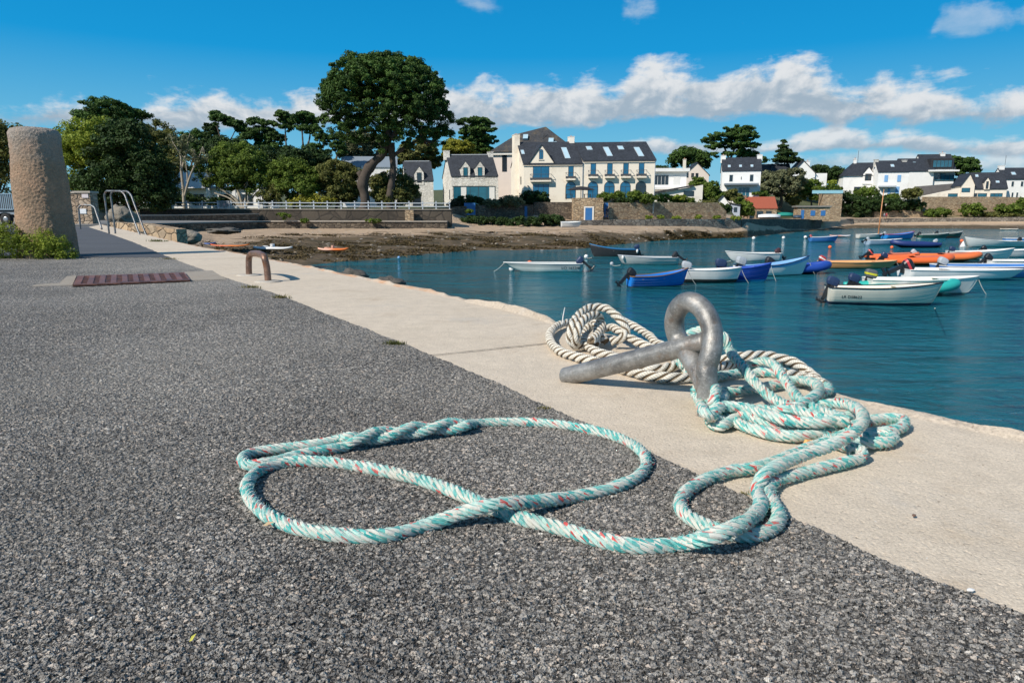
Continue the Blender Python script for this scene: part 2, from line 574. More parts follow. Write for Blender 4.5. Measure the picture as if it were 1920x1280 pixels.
def concrete_mat(name='concrete', base=(0.635, 0.53, 0.405), lichen=0.0, disp=0.0024, scale=1.0):
    m, t, bs, co = material(name)
    n1 = t.noise(co, 1.6, 6, 0.6)
    n2 = t.noise(co, 14, 6, 0.7)
    n3 = t.noise(co, 190 * scale, 4, 0.75)
    c = t.mix(n1, [k * 0.86 for k in base], [base[0] * 1.1, base[1] * 1.12, base[2] * 1.16])
    c = t.mix(1.0, c, t.math('MULTIPLY_ADD', n2, 0.5, 0.76), 'MULTIPLY')
    c = t.mix(1.0, c, t.math('MULTIPLY_ADD', t.sstep(n3, 0.25, 0.75), 0.5, 0.74), 'MULTIPLY')
    gr = t.voro(t.mix(0.02, co, t.noise(co, 90, 3, 0.6, 0, True), 'ADD'), 170 * scale)
    sg = t.new('ShaderNodeSeparateColor'); t.put(sg.inputs[0], gr.outputs['Color'])
    speck = t.math('MULTIPLY', t.math('GREATER_THAN', sg.outputs[0], 0.94), t.math('LESS_THAN', gr.outputs['Distance'], t.math('MULTIPLY', sg.outputs[2], 0.42)))
    c = t.mix(t.math('MULTIPLY', speck, 0.6), c, t.ramp(sg.outputs[1], [(0, (0.10, 0.08, 0.06)), (0.6, (0.26, 0.19, 0.13)), (1, (0.7, 0.68, 0.64))]))
    # rust brown and grey stains
    c = t.mix(t.math('MULTIPLY', t.sstep(t.noise(t.vmap(co, (1, 1, 1), loc=(4, 2, 0)), 3.2, 7, 0.7), 0.54, 0.74), 0.42), c, (0.40, 0.29, 0.18))
    c = t.mix(t.math('MULTIPLY', t.sstep(t.noise(t.vmap(co, (1, 1, 1), loc=(9, 5, 0)), 2.1, 7, 0.7), 0.55, 0.75), 0.35), c, (0.42, 0.43, 0.43))
    if lichen:
        yy = t.new('ShaderNodeSeparateXYZ'); t.put(yy.inputs[0], co)
        c = t.mix(t.math('MULTIPLY', t.math('MULTIPLY', t.sstep(t.noise(co, 2.4, 5, 0.7), 0.40, 0.6), lichen), t.sstep(yy.outputs[1], 3.9, 4.6)), c, (0.48, 0.25, 0.13))
    t.put(bs.inputs['Base Color'], c)
    bs.inputs['Roughness'].default_value = 0.88
    bs.inputs['Specular IOR Level'].default_value = 0.25
    pit = t.sstep(t.noise(co, 75 * scale, 5, 0.7), 0.30, 0.5)
    h = t.math('ADD', t.math('MULTIPLY', n2, 0.8), t.math('ADD', t.math('MULTIPLY', n3, 0.35), t.math('MULTIPLY', pit, 0.22)))
    if disp:
        dp = t.new('ShaderNodeDisplacement')
        dp.inputs['Midlevel'].default_value = 0.75
        dp.inputs['Scale'].default_value = disp
        t.put(dp.inputs['Height'], h)
        t.l.new(dp.outputs[0], t.n['Material Output'].inputs['Displacement'])
        m.displacement_method = 'BOTH'
    else:
        t.put(bs.inputs['Normal'], t.bump(h, 0.5, 0.01))
    return m


ASPH, CONC = asphalt_mat(), concrete_mat()


def adaptive(o):
    md = o.modifiers.new('dice', 'SUBSURF')
    md.subdivision_type = 'SIMPLE'
    md.levels = 0
    md.render_levels = 1
    o.cycles.use_adaptive_subdivision = True
    o.cycles.dicing_rate = 1.0


# border between asphalt and concrete, and the rim of the quay over the water (surveyed on the ground)
border = [G(*p) for p in ((2700, 1540), (2300, 1345), (1920, 1166), (1700, 1072), (1500, 984), (1300, 890), (1050, 775), (870, 694), (745, 642), (640, 601), (520, 553), (420, 521), (310, 481), (250, 455), (200, 437), (165, 426))]
rim = [G(*p) for p in ((2700, 1030), (2300, 920), (1920, 821), (1740, 781), (1695, 772), (1610, 751), (1555, 736), (1400, 696), (1200, 644), (1041, 604), (1004, 593), (957, 580), (891, 567), (825, 550), (720, 530), (660, 517), (600, 505), (544, 493), (502, 486), (461, 477), (375, 463), (320, 451), (265, 438), (225, 429), (190, 421))]


def dense(poly, step, grow=0.0):
    out = []
    for a, b in zip(poly[:-1], poly[1:]):
        d = (b - a).length
        st = step * max(0.4, (a.length / 2.0) ** 1.0)
        n = max(1, int(d / st))
        for i in range(n):
            out.append(a.lerp(b, i / n))
    out.append(poly[-1])
    return out


def strip(A, B, nx):
    """grid between two polylines (same length) -> verts, quad faces"""
    n = len(A)
    v, f = [], []
    for a, b in zip(A, B):
        for j in range(nx + 1):
            v.append(a.lerp(b, j / nx))
    for i in range(n - 1):
        for j in range(nx):
            p = i * (nx + 1) + j
            f.append((p, p + 1, p + nx + 2, p + nx + 1))
    return v, f


def resample(poly, n, ease=2.2):
    s = [0]
    for a, b in zip(poly[:-1], poly[1:]): s.append(s[-1] + (b - a).length)
    out = []
    for i in range(n):
        q = s[-1] * (i / (n - 1)) ** ease
        k = max(j for j in range(len(s)) if s[j] <= q + 1e-9)
        k = min(k, len(poly) - 2)
        out.append(poly[k].lerp(poly[k + 1], (q - s[k]) / max(s[k + 1] - s[k], 1e-9)))
    return out


def jag(p, amp, sc, seed):
    return Vector((p.x + amp * mnoise.noise(Vector((p.x * sc, p.y * sc, seed))), p.y + amp * mnoise.noise(Vector((p.x * sc, p.y * sc, seed + 7))), p.z))


def quay():
    n = 260
    rim_d = resample([Vector(p) for p in rim], n, 1.5)
    bor_d = resample([Vector(p) for p in border], n, 1.5)
    # concrete apron; it runs on under the asphalt a little
    inner = [b + (b - r).normalized() * 0.10 for b, r in zip(bor_d, rim_d)]
    R2 = [jag(jag(p, 0.022, 3.0, 1), 0.012, 14.0, 2) for p in rim_d]
    R3 = [p.lerp(r, 0.96) for p, r in zip(inner, R2)]
    v, f = strip(inner, R3, 8)
    mb = MB(); mb.add(v, f)
    ap = mb.build('quay_pavement', CONC)
    adaptive(ap); tag(ap, kind='structure')
    # rough weathered lip of the quay, with lumps of broken mortar
    v, f = [], []
    prof = [(0.0, 0.0), (0.25, 0.35), (0.5, 0.75), (0.75, 0.8), (1.0, 0.35), (1.05, -0.5), (1.0, -2.0)]
    for i, (p, q) in enumerate(zip(R3, R2)):
        d = (q - p).normalized()
        w = max((q - p).length + 0.01, 0.05)
        for j, (a, h) in enumerate(prof):
            x = p + d * (w * a)
            nz = (0.012 + 0.022 * mnoise.fractal(Vector((x.x * 6, x.y * 6, 3.0)), 1.0, 2.0, 4) + 0.010 * mnoise.noise(Vector((x.x * 40, x.y * 40, 1)))) * (1.0 if x.y < 5.5 else max(.25, 1 - (x.y - 5.5) / 3))
            bump = 0.030 * math.exp(-((x.x - 0.02) ** 2 + (x.y - 3.55) ** 2) / 0.10)
            x = x + Vector((0, 0, h * max(0.004, nz + bump) if h > 0 else h * 0.03 - 0.003))
            v.append(x)
        if i:
            k = len(prof)
            for j in range(k - 1):
                a = (i - 1) * k + j
                f.append((a, a + 1, a + k + 1, a + k))
    mb = MB(); mb.add(v, f)
    lip = mb.build('quay_edge', concrete_mat('edge_mortar', (0.50, 0.42, 0.33), 0.75, 0.006, 0.6))
    adaptive(lip); tag(lip, kind='structure')
    # masonry face down to the sea bed
    mb = MB()
    lo = [p + Vector((0, 0, -6 - p.z)) for p in R2]
    v, f = strip([p + Vector((0, 0, -0.02 - p.z)) for p in R2], lo, 6)
    mb.add(v, f)
    w = mb.build('quay_wall', stone_mat('quay_masonry', [(0.2, 0.18, 0.15), (0.3, 0.27, 0.22), (0.36, 0.31, 0.25)], (0.16, 0.14, 0.12), 1.6))
    tag(w, kind='structure')
    # asphalt: a sheet some millimetres proud of the concrete with a crumbled border
    A = [jag(jag(p, 0.012, 7.0, 5), 0.007, 45.0, 6) for p in resample([Vector(p) for p in border[:-3]], 420, 1.5)]
    A = [p + Vector((0, 0, 0.006)) for p in A]
    far = G(-400, 487); near_b = Vector((-9, -6, 0))
    B = []
    for i, p in enumerate(A):
        B.append(Vector((-7.5 - 2.0 * (i / len(A)), p.y - 0.4 * (1 - i / len(A)) * 3, 0.006)))
    # graded columns so that squares stay small next to the border
    v, f = [], []
    nx = 26
    for a, b in zip(A, B):
        for j in range(nx + 1):
            v.append(a.lerp(b, (j / nx) ** 1.7))
    for i in range(len(A) - 1):
        for j in range(nx):
            p = i * (nx + 1) + j
            f.append((p + 1, p, p + nx + 1, p + nx + 2))
    mb = MB(); mb.add(v, f)
    a = mb.build('asphalt_quay', ASPH)
    adaptive(a); tag(a, kind='structure')
    # sub base under everything near (also carries the ground to the left)
    mb = MB()
    pts = [(p.x, p.y) for p in inner] + [(-18, 31), (-60, 31), (-60, -8), (2.5, -8)]
    mb.prism_z(pts, -0.5, -0.012)
    g = mb.build('quay_ground', paint((0.13, 0.125, 0.115), 0.9, 0.3, 2.0))
    tag(g, kind='structure')


quay()

# the finer asphalt path that goes on to the gate
def far_path():
    b = [Vector(p) for p in border if p.y > 7.6]
    b = [G(322, 484)] + b
    A = [jag(p, 0.02, 6, 3) + Vector((0, 0, 0.010)) for p in dense(b, 0.02)]
    B = [Vector((-9.0 - 0.62 * max(p.y - 8, 0), p.y + 0.05, 0.010)) for p in A]
    v, f = strip(A, B, 8)
    mb = MB(); mb.add(v, [q[::-1] for q in f])
    m, t, bs, co = material('smooth_asphalt')
    n = t.noise(co, 90, 5, 0.7); n2 = t.noise(co, 0.9, 5, 0.6)
    c = t.mix(n, (0.05, 0.052, 0.058), (0.13, 0.13, 0.135))
    c = t.mix(1.0, c, t.math('MULTIPLY_ADD', n2, 0.8, 0.6), 'MULTIPLY')
    t.put(bs.inputs['Base Color'], c)
    bs.inputs['Roughness'].default_value = 0.8
    t.put(bs.inputs['Normal'], t.bump(n, 0.5, 0.01))
    o = mb.build('path', m)
    tag(o, kind='structure')
    # road behind it, left
    mb = MB()
    mb.prism_z([(-60, 20), (-17.5, 24.0), (-18.3, 33), (-16, 46), (-60, 60)], -0.05, 0.008)
    tag(mb.build('road', paint((0.19, 0.18, 0.165), 0.9, 0.25, 1.2)), kind='structure')


far_path()

# expansion joint across the apron
def joint(p0, p1, w, name='joint'):
    a, b = G(*p0), G(*p1)
    n = 60
    d = (b - a).normalized(); s = Vector((-d.y, d.x, 0))
    L, Rr = [], []
    for i in range(n + 1):
        p = jag(a.lerp(b, i / n), 0.006, 18, 4)
        k = w * (0.6 + 0.7 * abs(mnoise.noise(p * 30)))
        L.append(p + s * k + Vector((0, 0, 0.0042))); Rr.append(p - s * k + Vector((0, 0, 0.0042)))
    v, f = strip(L, Rr, 1)
    mb = MB(); mb.add(v, [q[::-1] for q in f])
    tag(mb.build(name, paint((0.13, 0.10, 0.07), 0.95, 0.5, 30.0)), kind='structure')


joint((803, 668), (1046, 643), 0.0045)
joint((322, 486), (500, 484), 0.007)
# concrete surround of the drain
def surround():
    m = concrete_mat('drain_concrete', (0.36, 0.31, 0.25), 0.0, 0, 1.0)
    mb = MB()
    def sl(ps):
        q = [G(*p) for p in ps]
        mb.prism_z([(p.x, p.y) for p in q][::-1], -0.01, 0.0105)
    sl([(346, 512), (398, 509), (424, 526), (358, 528)])
    sl([(60, 539), (136, 537), (144, 519), (126, 520), (112, 533), (66, 536)])
    tag(mb.build('drain_surround', m), kind='structure')


surround()

# ------------------------------------------------------------------ terrain: sea bed, foreshore, terraces and hill in one sheet
def terrain():
    C = {
        -1500: [(15, -.06), (20, -.06), (25, -.06), (30, -.06), (36, -.05), (40, 0), (50, .2), (60, .3), (120, 1), (180, 2.5), (400, 10), (1800, 30)],
        60: [(15, -.06), (20, -.06), (25, -.06), (30, -.06), (36, -.05), (40, .0), (70, .4), (86, .8), (120, 1), (180, 2.5), (400, 10), (1800, 30)],
        150: [(15, -.06), (20, -.06), (25, -.08), (31, -.2), (36, -.2), (40, -.1), (70, .2), (86, .8), (120, 1), (180, 2.5), (400, 10), (1800, 30)],
        200: [(15, -2.2), (18, -1.6), (22, -1.3), (28, -1.0), (40, -.7), (55, -.8), (86.0, -1.1), (87.4, 1.0), (120, 1.4), (180, 3), (400, 10), (1800, 30)],
        300: [(12, -3.0), (18, -2.3), (24, -1.9), (34, -1.5), (50, -1.4), (70, -1.3), (86.0, -1.15), (87.4, 1.0), (120, 1.4), (180, 3), (400, 10), (1800, 30)],
        400: [(8, -4.6), (20, -3.6), (30, -3.2), (45, -2.7), (60, -2.3), (76, -1.5), (86.2, -1.25), (87.6, 1.0), (120, 1.4), (180, 3), (400, 12), (1800, 30)],
        560: [(5, -6.5), (35, -4.2), (50, -3.2), (64, -2.75), (75, -1.9), (84, -1.3), (87.0, -1.28), (88.2, 1.0), (120, 1.4), (180, 3), (400, 12), (1800, 30)],
        700: [(4, -6.5), (45, -4.2), (56, -3.2), (68, -2.75), (78, -1.9), (84, -1.35), (87.0, -1.3), (88.2, 1.0), (120, 1.4), (180, 3), (400, 12), (1800, 30)],
        850: [(3, -6.5), (50, -4.4), (66, -3.2), (74, -2.8), (82, -2.0), (87, -1.35), (94, .0), (97, 1.2), (120, 1.7), (180, 4), (400, 14), (1800, 30)],
        900: [(3, -6.5), (50, -4.4), (69, -3.2), (76, -2.8), (84, -2.0), (91, -1.2), (98.8, -.1), (101.6, 1.9), (130, 2.2), (190, 5), (400, 14), (1800, 30)],
        1090: [(3, -6.5), (55, -4.4), (73, -3.2), (78, -2.8), (86, -2.0), (93.4, -1.3), (101.0, -.5), (103, 1.9), (130, 2.3), (190, 6), (400, 14), (1800, 30)],
        1250: [(3, -6.5), (80, -4.4), (97, -3.2), (98, -2.8), (99.5, -2.1), (100.5, -1.45), (106.0, -.45), (108, 1.9), (140, 3), (195, 6.5), (400, 15), (1800, 30)],
        1300: [(3, -6.5), (84, -4.4), (101.4, -3.2), (101.8, -2.9), (102.5, -2.2), (103.2, -1.5), (107.9, -.45), (110, 1.9), (150, 3.5), (200, 7), (400, 15), (1800, 30)],
        1372: [(3, -6.5), (88, -4.4), (105.4, -3.2), (105.9, -2.9), (106.8, -2.2), (107.5, -1.65), (110.4, -.6), (128, .4), (160, 4.2), (215, 8.6), (400, 16), (1800, 30)],
        1400: [(3, -6.5), (90, -4.4), (106.4, -3.2), (107, -2.9), (108, -2.2), (108.7, -1.7), (111, -.75), (153, -.5), (165, 4.5), (220, 9), (400, 16), (1800, 30)],
        1540: [(3, -6.5), (120, -4.4), (153, -3.2), (154.5, -3.1), (156, -3.05), (157.6, -3.0), (159.4, -.95), (174, -.6), (184, 2.5), (230, 8), (400, 16), (1800, 30)],
        1600: [(3, -6.5), (150, -4.4), (172, -3.2), (177, -2.95), (184, -2.6), (189.4, -2.3), (191.2, -.9), (204, -.4), (212, 3.6), (245, 9), (400, 16), (1800, 30)],
        1740: [(3, -6.5), (150, -4.4), (170, -3.2), (176, -2.95), (184, -2.6), (189.4, -2.3), (191.2, -.8), (198, -.4), (199.5, 3.4), (250, 9), (400, 16), (1800, 30)],
        1960: [(3, -6.5), (140, -4.4), (164, -3.2), (172, -2.9), (182, -2.5), (189.4, -2.2), (191.2, -.6), (197, -.4), (198.5, 3.6), (260, 10), (400, 16), (1800, 30)],
        3600: [(3, -6.5), (140, -4.4), (164, -3.2), (172, -2.9), (182, -2.5), (189.4, -2.2), (191.2, -.6), (197, -.4), (198.5, 3.6), (260, 10), (400, 16), (1800, 30)],
    }
    keys = sorted(C)
    cols = sorted(set(list(range(-1500, 60, 130)) + list(range(60, 2000, 12)) + list(range(2000, 3600, 130)) + keys))
    sub = [3, 5, 9, 10, 10, 4, 4, 4, 6, 6, 8]
    V, Zone = [], []
    nrow = sum(sub) + 1
    for px in cols:
        j = max(i for i in range(len(keys)) if keys[i] <= px)
        j = min(j, len(keys) - 2)
        a, b = keys[j], keys[j + 1]
        w = (px - a) / (b - a)
        cp = [(p[0] * (1 - w) + q[0] * w, p[1] * (1 - w) + q[1] * w) for p, q in zip(C[a], C[b])]
        row = []
        for k in range(11):
            for i in range(sub[k]):
                u = i / sub[k]
                row.append((cp[k][0] * (1 - u) + cp[k + 1][0] * u, cp[k][1] * (1 - u) + cp[k + 1][1] * u, k + u))
        row.append((cp[11][0], cp[11][1], 11.0))
        for Y, z, zn in row:
            X = XatY(px, Y, z)
            if 1.2 < zn < 5.0 and px > 170:
                z += 0.16 * mnoise.fractal(Vector((X * .16, Y * .22, 0)), 1.0, 2.0, 4) + 0.05 * mnoise.noise(Vector((X * 1.1, Y * 1.1, 2)))
            elif zn > 8.0:
                z += 0.25 * mnoise.noise(Vector((X * .05, Y * .05, 5)))
            V.append((X, Y, z)); Zone.append(zn)
    Fc = []
    for i in range(len(cols) - 1):
        for j in range(nrow - 1):
            p = i * nrow + j
            Fc.append((p, p + nrow, p + nrow + 1, p + 1))
    m, t, bs, co = material('foreshore')
    zn = t.new('ShaderNodeAttribute', attribute_name='tint').outputs['Fac']
    n = t.noise(t.vmap(co, (0.35, 0.8, 1)), 0.35, 8, 0.65)
    nf = t.noise(t.vmap(co, (0.7, 1.2, 1)), 2.2, 6, 0.75)
    sand = t.mix(nf, (0.36, 0.25, 0.16), (0.62, 0.47, 0.33))
    mud = t.mix(nf, (0.045, 0.030, 0.016), (0.24, 0.165, 0.085))
    kelp = t.mix(t.noise(co, 9, 5, 0.7), (0.016, 0.013, 0.006), (0.095, 0.072, 0.028))
    wp = t.noise(t.vmap(co, (0.55, 1.0, 1), loc=(7, 3, 0)), 0.75, 8, 0.72)
    weed = t.mix(t.sstep(wp, 0.44, 0.58), mud, kelp)
    zz = t.math('ADD', zn, t.math('MULTIPLY', t.math('SUBTRACT', n, 0.5), 2.6))
    c = t.mix(t.sstep(zz, 3.7, 4.25), weed, sand)
    pat = t.sstep(t.noise(t.vmap(co, (0.25, 0.9, 1)), 1.1, 6, 0.7), 0.53, 0.63)
    c = t.mix(t.math('MULTIPLY', pat, t.sstep(zn, 5.2, 4.2)), c, t.mix(nf, (0.03, 0.02, 0.012), (0.2, 0.13, 0.07)))
    stones = t.voro(t.vmap(co, (1, 1, 1)), 1.3)
    ss = t.new('ShaderNodeSeparateColor'); t.put(ss.inputs[0], stones.outputs['Color'])
    k = t.math('MULTIPLY', t.math('GREATER_THAN', ss.outputs[0], 0.8), t.math('LESS_THAN', stones.outputs['Distance'], 0.22))
    c = t.mix(t.math('MULTIPLY', k, t.sstep(zn, 5.5, 5.0)), c, (0.5, 0.46, 0.4))
    grass = t.mix(t.noise(co, 0.7, 6, 0.7), (0.028, 0.045, 0.014), (0.15, 0.15, 0.055))
    c = t.mix(t.sstep(zn, 6.6, 6.95), c, grass)
    t.put(bs.inputs['Base Color'], c)
    bs.inputs['Roughness'].default_value = 0.85
    t.put(bs.inputs['Normal'], t.bump(t.math('ADD', nf, n), 0.9, 0.25))
    o = np_mesh('terrain', V, Fc, m, smooth=True, tint=Zone)
    tag(o, kind='structure')
    return np.array(V).reshape(len(cols), nrow, 3), np.array(Zone).reshape(len(cols), nrow), np.array(cols)


TERR = terrain()

# ------------------------------------------------------------------ water
def water():
    m, t, bs, co = material('sea_water')
    dist = t.new('ShaderNodeVectorMath', operation='LENGTH')
    t.put(dist.inputs[0], co)
    n1 = t.noise(t.vmap(co, (0.55, 1.0, 1), rot=(0, 0, R(-14))), 2.6, 6, 0.62, 0.6)
    n2 = t.noise(t.vmap(co, (0.5, 1.0, 1), rot=(0, 0, R(10))), 0.33, 4, 0.6, 0.5)
    n3 = t.noise(t.vmap(co, (0.3, 1.0, 1), rot=(0, 0, R(-8))), 0.055, 4, 0.55, 0.3)
    h = t.math('ADD', t.math('MULTIPLY', n1, 0.46), t.math('MULTIPLY', n2, 2.0))
    calm = t.sstep(n3, 0.36, 0.62)
    h = t.math('MULTIPLY', h, t.math('MULTIPLY_ADD', calm, 0.75, 0.35))
    c = t.mix(n3, (0.006, 0.086, 0.116), (0.014, 0.150, 0.190))
    t.put(bs.inputs['Base Color'], c)
    bs.inputs['Roughness'].default_value = 0.06
    bs.inputs['IOR'].default_value = 1.33
    bs.inputs['Specular IOR Level'].default_value = 0.68
    t.put(bs.inputs['Normal'], t.bump(h, 1.0, 0.95))
    mb = MB()
    mb.add([(-40, 2, WZ), (900, 2, WZ), (900, 260, WZ), (-40, 260, WZ)], [(0, 1, 2, 3)])
    o = mb.build('water', m)
    tag(o, kind='structure')


water()
# ------------------------------------------------------------------ ropes
def rope_mat_teal():
    m, t, bs, co = material('teal_rope_fibre')
    uv = t.new('ShaderNodeUVMap', uv_map='UVMap').outputs[0]
    s = t.new('ShaderNodeSeparateXYZ'); t.put(s.inputs[0], uv)
    u, v = s.outputs[0], s.outputs[1]
    tw = t.math('MULTIPLY_ADD', v, 0.33, u)
    wob = t.math('MULTIPLY', t.math('SUBTRACT', t.noise(co, 45, 3), 0.5), 0.16)
    white, pale, teal, deep, red = (0.70, 0.70, 0.62), (0.46, 0.68, 0.61), (0.13, 0.50, 0.46), (0.035, 0.36, 0.35), (0.66, 0.10, 0.09)
    yi = t.math('FLOOR', t.math('MULTIPLY', t.math('ADD', tw, wob), 4.0))
    off = t.new('ShaderNodeTexWhiteNoise', noise_dimensions='1D'); t.put(off.inputs['W'], yi)
    al = t.math('FLOOR', t.math('ADD', t.math('MULTIPLY', v, 2.3), t.math('MULTIPLY', off.outputs[0], 9.0)))
    wn = t.new('ShaderNodeTexWhiteNoise', noise_dimensions='2D')
    cw = t.new('ShaderNodeCombineXYZ'); t.put(cw.inputs[0], yi); t.put(cw.inputs[1], al)
    t.put(wn.inputs['Vector'], cw.outputs[0])
    c = t.ramp(wn.outputs[0], [(0, white), (0.34, pale), (0.60, teal), (0.81, deep), (0.90, white), (0.958, red)], 'CONSTANT')
    cv = t.new('ShaderNodeCombineXYZ')
    t.put(cv.inputs[0], t.math('MULTIPLY', tw, 34)); t.put(cv.inputs[1], t.math('MULTIPLY', v, 1.6))
    fib = t.noise(cv.outputs[0], 1.0, 3, 0.6)
    c = t.mix(1.0, c, t.math('MULTIPLY_ADD', fib, 0.55, 0.70), 'MULTIPLY')
    c = t.mix(t.math('MULTIPLY', t.sstep(t.noise(co, 26, 4, 0.6), 0.40, 0.72), 0.42), c, (0.60, 0.62, 0.58))
    c = t.mix(t.math('MULTIPLY', t.sstep(t.noise(co, 8, 5, 0.65), 0.5, 0.72), 0.3), c, (0.45, 0.40, 0.30))
    t.put(bs.inputs['Base Color'], c)
    bs.inputs['Roughness'].default_value = 0.7
    bs.inputs['Specular IOR Level'].default_value = 0.25
    t.put(bs.inputs['Normal'], t.bump(fib, 0.8, 0.0022))
    return m


def rope_mat_white():
    m, t, bs, co = material('white_rope_fibre')
    uv = t.new('ShaderNodeUVMap', uv_map='UVMap').outputs[0]
    s = t.new('ShaderNodeSeparateXYZ'); t.put(s.inputs[0], uv)
    u, v = t.math('FRACT', s.outputs[0]), s.outputs[1]
    tw = t.math('MULTIPLY_ADD', v, -1.1, t.math('MULTIPLY', u, 1.0))
    ridg = t.math('ABSOLUTE', t.math('SUBTRACT', t.math('FRACT', t.math('MULTIPLY', tw, 5.0)), 0.5))
    cv = t.new('ShaderNodeCombineXYZ')
    t.put(cv.inputs[0], t.math('MULTIPLY', tw, 26)); t.put(cv.inputs[1], t.math('MULTIPLY', v, 1.2))
    fib = t.noise(cv.outputs[0], 1.0, 3, 0.6)
    c = t.mix(fib, (0.66, 0.61, 0.52), (0.88, 0.85, 0.76))
    c = t.mix(t.sstep(ridg, 0.38, 0.5), c, (0.26, 0.22, 0.16))
    # inner flanks of the strands turn dark brown along the grooves
    du = t.math('ABSOLUTE', t.math('SUBTRACT', u, 0.5))
    c = t.mix(t.sstep(du, 0.315, 0.285), c, (0.20, 0.145, 0.09))
    c = t.mix(t.math('MULTIPLY', t.sstep(t.noise(co, 9, 5, 0.65), 0.48, 0.72), 0.35), c, (0.40, 0.36, 0.28))
    t.put(bs.inputs['Base Color'], c)
    bs.inputs['Roughness'].default_value = 0.8
    bs.inputs['Specular IOR Level'].default_value = 0.2
    t.put(bs.inputs['Normal'], t.bump(t.math('ADD', t.math('MULTIPLY', ridg, -1.2), fib), 0.8, 0.003))
    return m


TEAL, WHITE = rope_mat_teal(), rope_mat_white()


def rope(name, paths, rad, mat, parent=None, pitch=3.5, nstr=6, nseg=8, ds=None, fuzz=160, hand=1, fuzz_len=0.006, raw=False):
    """laid rope: nstr twisted strands swept along each path, plus loose fibres"""
    rads = rad if isinstance(rad, tuple) else (rad, rad)
    rad = (rads[0] + rads[1]) / 2
    ds = ds or rad * 0.30
    VV, FF, UU = [], [], []
    base = 0
    hv, hf, hu = [], [], []
    rng = np.random.default_rng(len(paths) * 17 + int(rad * 1e5))
    ro, rs = (rad * 0.52, rad * 0.545) if nstr == 3 else (rad * 0.63, rad * 0.385)
    for path in paths:
        P = catmull(path, ds) if not raw else np.array(path)
        n = len(P)
        T = np.gradient(P, axis=0)
        T /= np.linalg.norm(T, axis=1)[:, None] + 1e-9
        N = np.zeros_like(P)
        up = np.array([0, 0, 1.0])
        N[0] = np.cross(T[0], up); N[0] /= np.linalg.norm(N[0]) + 1e-9
        for i in range(1, n):
            q = N[i - 1] - T[i] * np.dot(N[i - 1], T[i])
            N[i] = q / (np.linalg.norm(q) + 1e-9)
        B = np.cross(T, N)
        s = np.concatenate([[0], np.cumsum(np.linalg.norm(np.diff(P, axis=0), axis=1))])
        swell = (1 + 0.05 * np.sin(s * 37 + 1.3) + 0.04 * np.sin(s * 83)) * (rads[0] + (rads[1] - rads[0]) * (s / s[-1]) ** 2) / rad
        for k in range(nstr):
            ph = hand * 2 * np.pi * s / (pitch * 2 * rad) + 2 * np.pi * k / nstr
            O = np.cos(ph)[:, None] * N + np.sin(ph)[:, None] * B
            Q = -np.sin(ph)[:, None] * N + np.cos(ph)[:, None] * B
            C = P + O * (ro * swell)[:, None]
            a = np.linspace(0, 2 * np.pi, nseg + 1)
            ring = C[:, None, :] + rs * (np.cos(a)[None, :, None] * O[:, None, :] * 0.94 + np.sin(a)[None, :, None] * Q[:, None, :] * 1.08) * swell[:, None, None]
            VV.append(ring.reshape(-1, 3))
            uu = np.stack([np.broadcast_to(k + np.linspace(0, 0.9999, nseg + 1)[None, :], (n, nseg + 1)), np.broadcast_to((s / (2 * rad))[:, None], (n, nseg + 1))], axis=-1)
            UU.append(uu.reshape(-1, 2))
            i, j = np.meshgrid(np.arange(n - 1), np.arange(nseg), indexing='ij')
            p = base + i * (nseg + 1) + j
            FF.append(np.stack([p, p + 1, p + nseg + 2, p + nseg + 1], axis=-1).reshape(-1, 4))
            base += n * (nseg + 1)
            # end caps
            for e, fl in ((0, True), (n - 1, False)):
                cidx = base
                VV.append(C[e][None, :] + (T[e] * (0.3 * rs) * (-1 if fl else 1))[None, :]); UU.append(np.array([[k + 0.3, s[e] / (2 * rad)]]))
                base += 1
                st = base - 1 - n * (nseg + 1) - (0 if fl else 1) + e * (nseg + 1)
                for j in range(nseg):
                    q = [cidx, st + j, st + j + 1, st + j + 1] if not fl else [cidx, st + j + 1, st + j, st + j]
                    FF.append(np.array([q]))
        m = int(s[-1] * fuzz * 10)
        for _ in range(m):
            i = rng.integers(2, n - 2)
            an = rng.uniform(0, 2 * np.pi)
            o = np.cos(an) * N[i] + np.sin(an) * B[i]
            p0 = P[i] + o * rad * rng.uniform(0.85, 1.0)
            if p0[2] < 0.003: continue
            d = o * rng.uniform(0.2, 1.0) + T[i] * rng.uniform(-1.3, 1.3) + rng.normal(0, 0.35, 3)
            d /= np.linalg.norm(d)
            L = fuzz_len * rng.uniform(0.5, 1.5)
            p1 = p0 + d * L * 0.5
            d2 = d + rng.normal(0, 0.5, 3); d2 /= np.linalg.norm(d2)
            p2 = p1 + d2 * L * 0.5
            w = np.cross(d, rng.normal(0, 1, 3)); w /= np.linalg.norm(w) + 1e-9
            w *= 0.00028 * rad / 0.015
            b = len(hv)
            hv += [p0 - w, p0 + w, p1 + w, p1 - w, p2]
            uvp = [rng.uniform(0, 3), s[i] / (2 * rad)]
            hu += [uvp] * 5
            hf += [(b, b + 1, b + 2, b + 3), (b + 3, b + 2, b + 4, b + 4)]
    V = np.concatenate(VV + ([np.array(hv)] if hv else []))
    U = np.concatenate(UU + ([np.array(hu)] if hu else []))
    Fq = np.concatenate(FF + ([np.array(hf) + base] if hf else []))
    return quad_mesh(name, V, Fq, mat, parent, U)


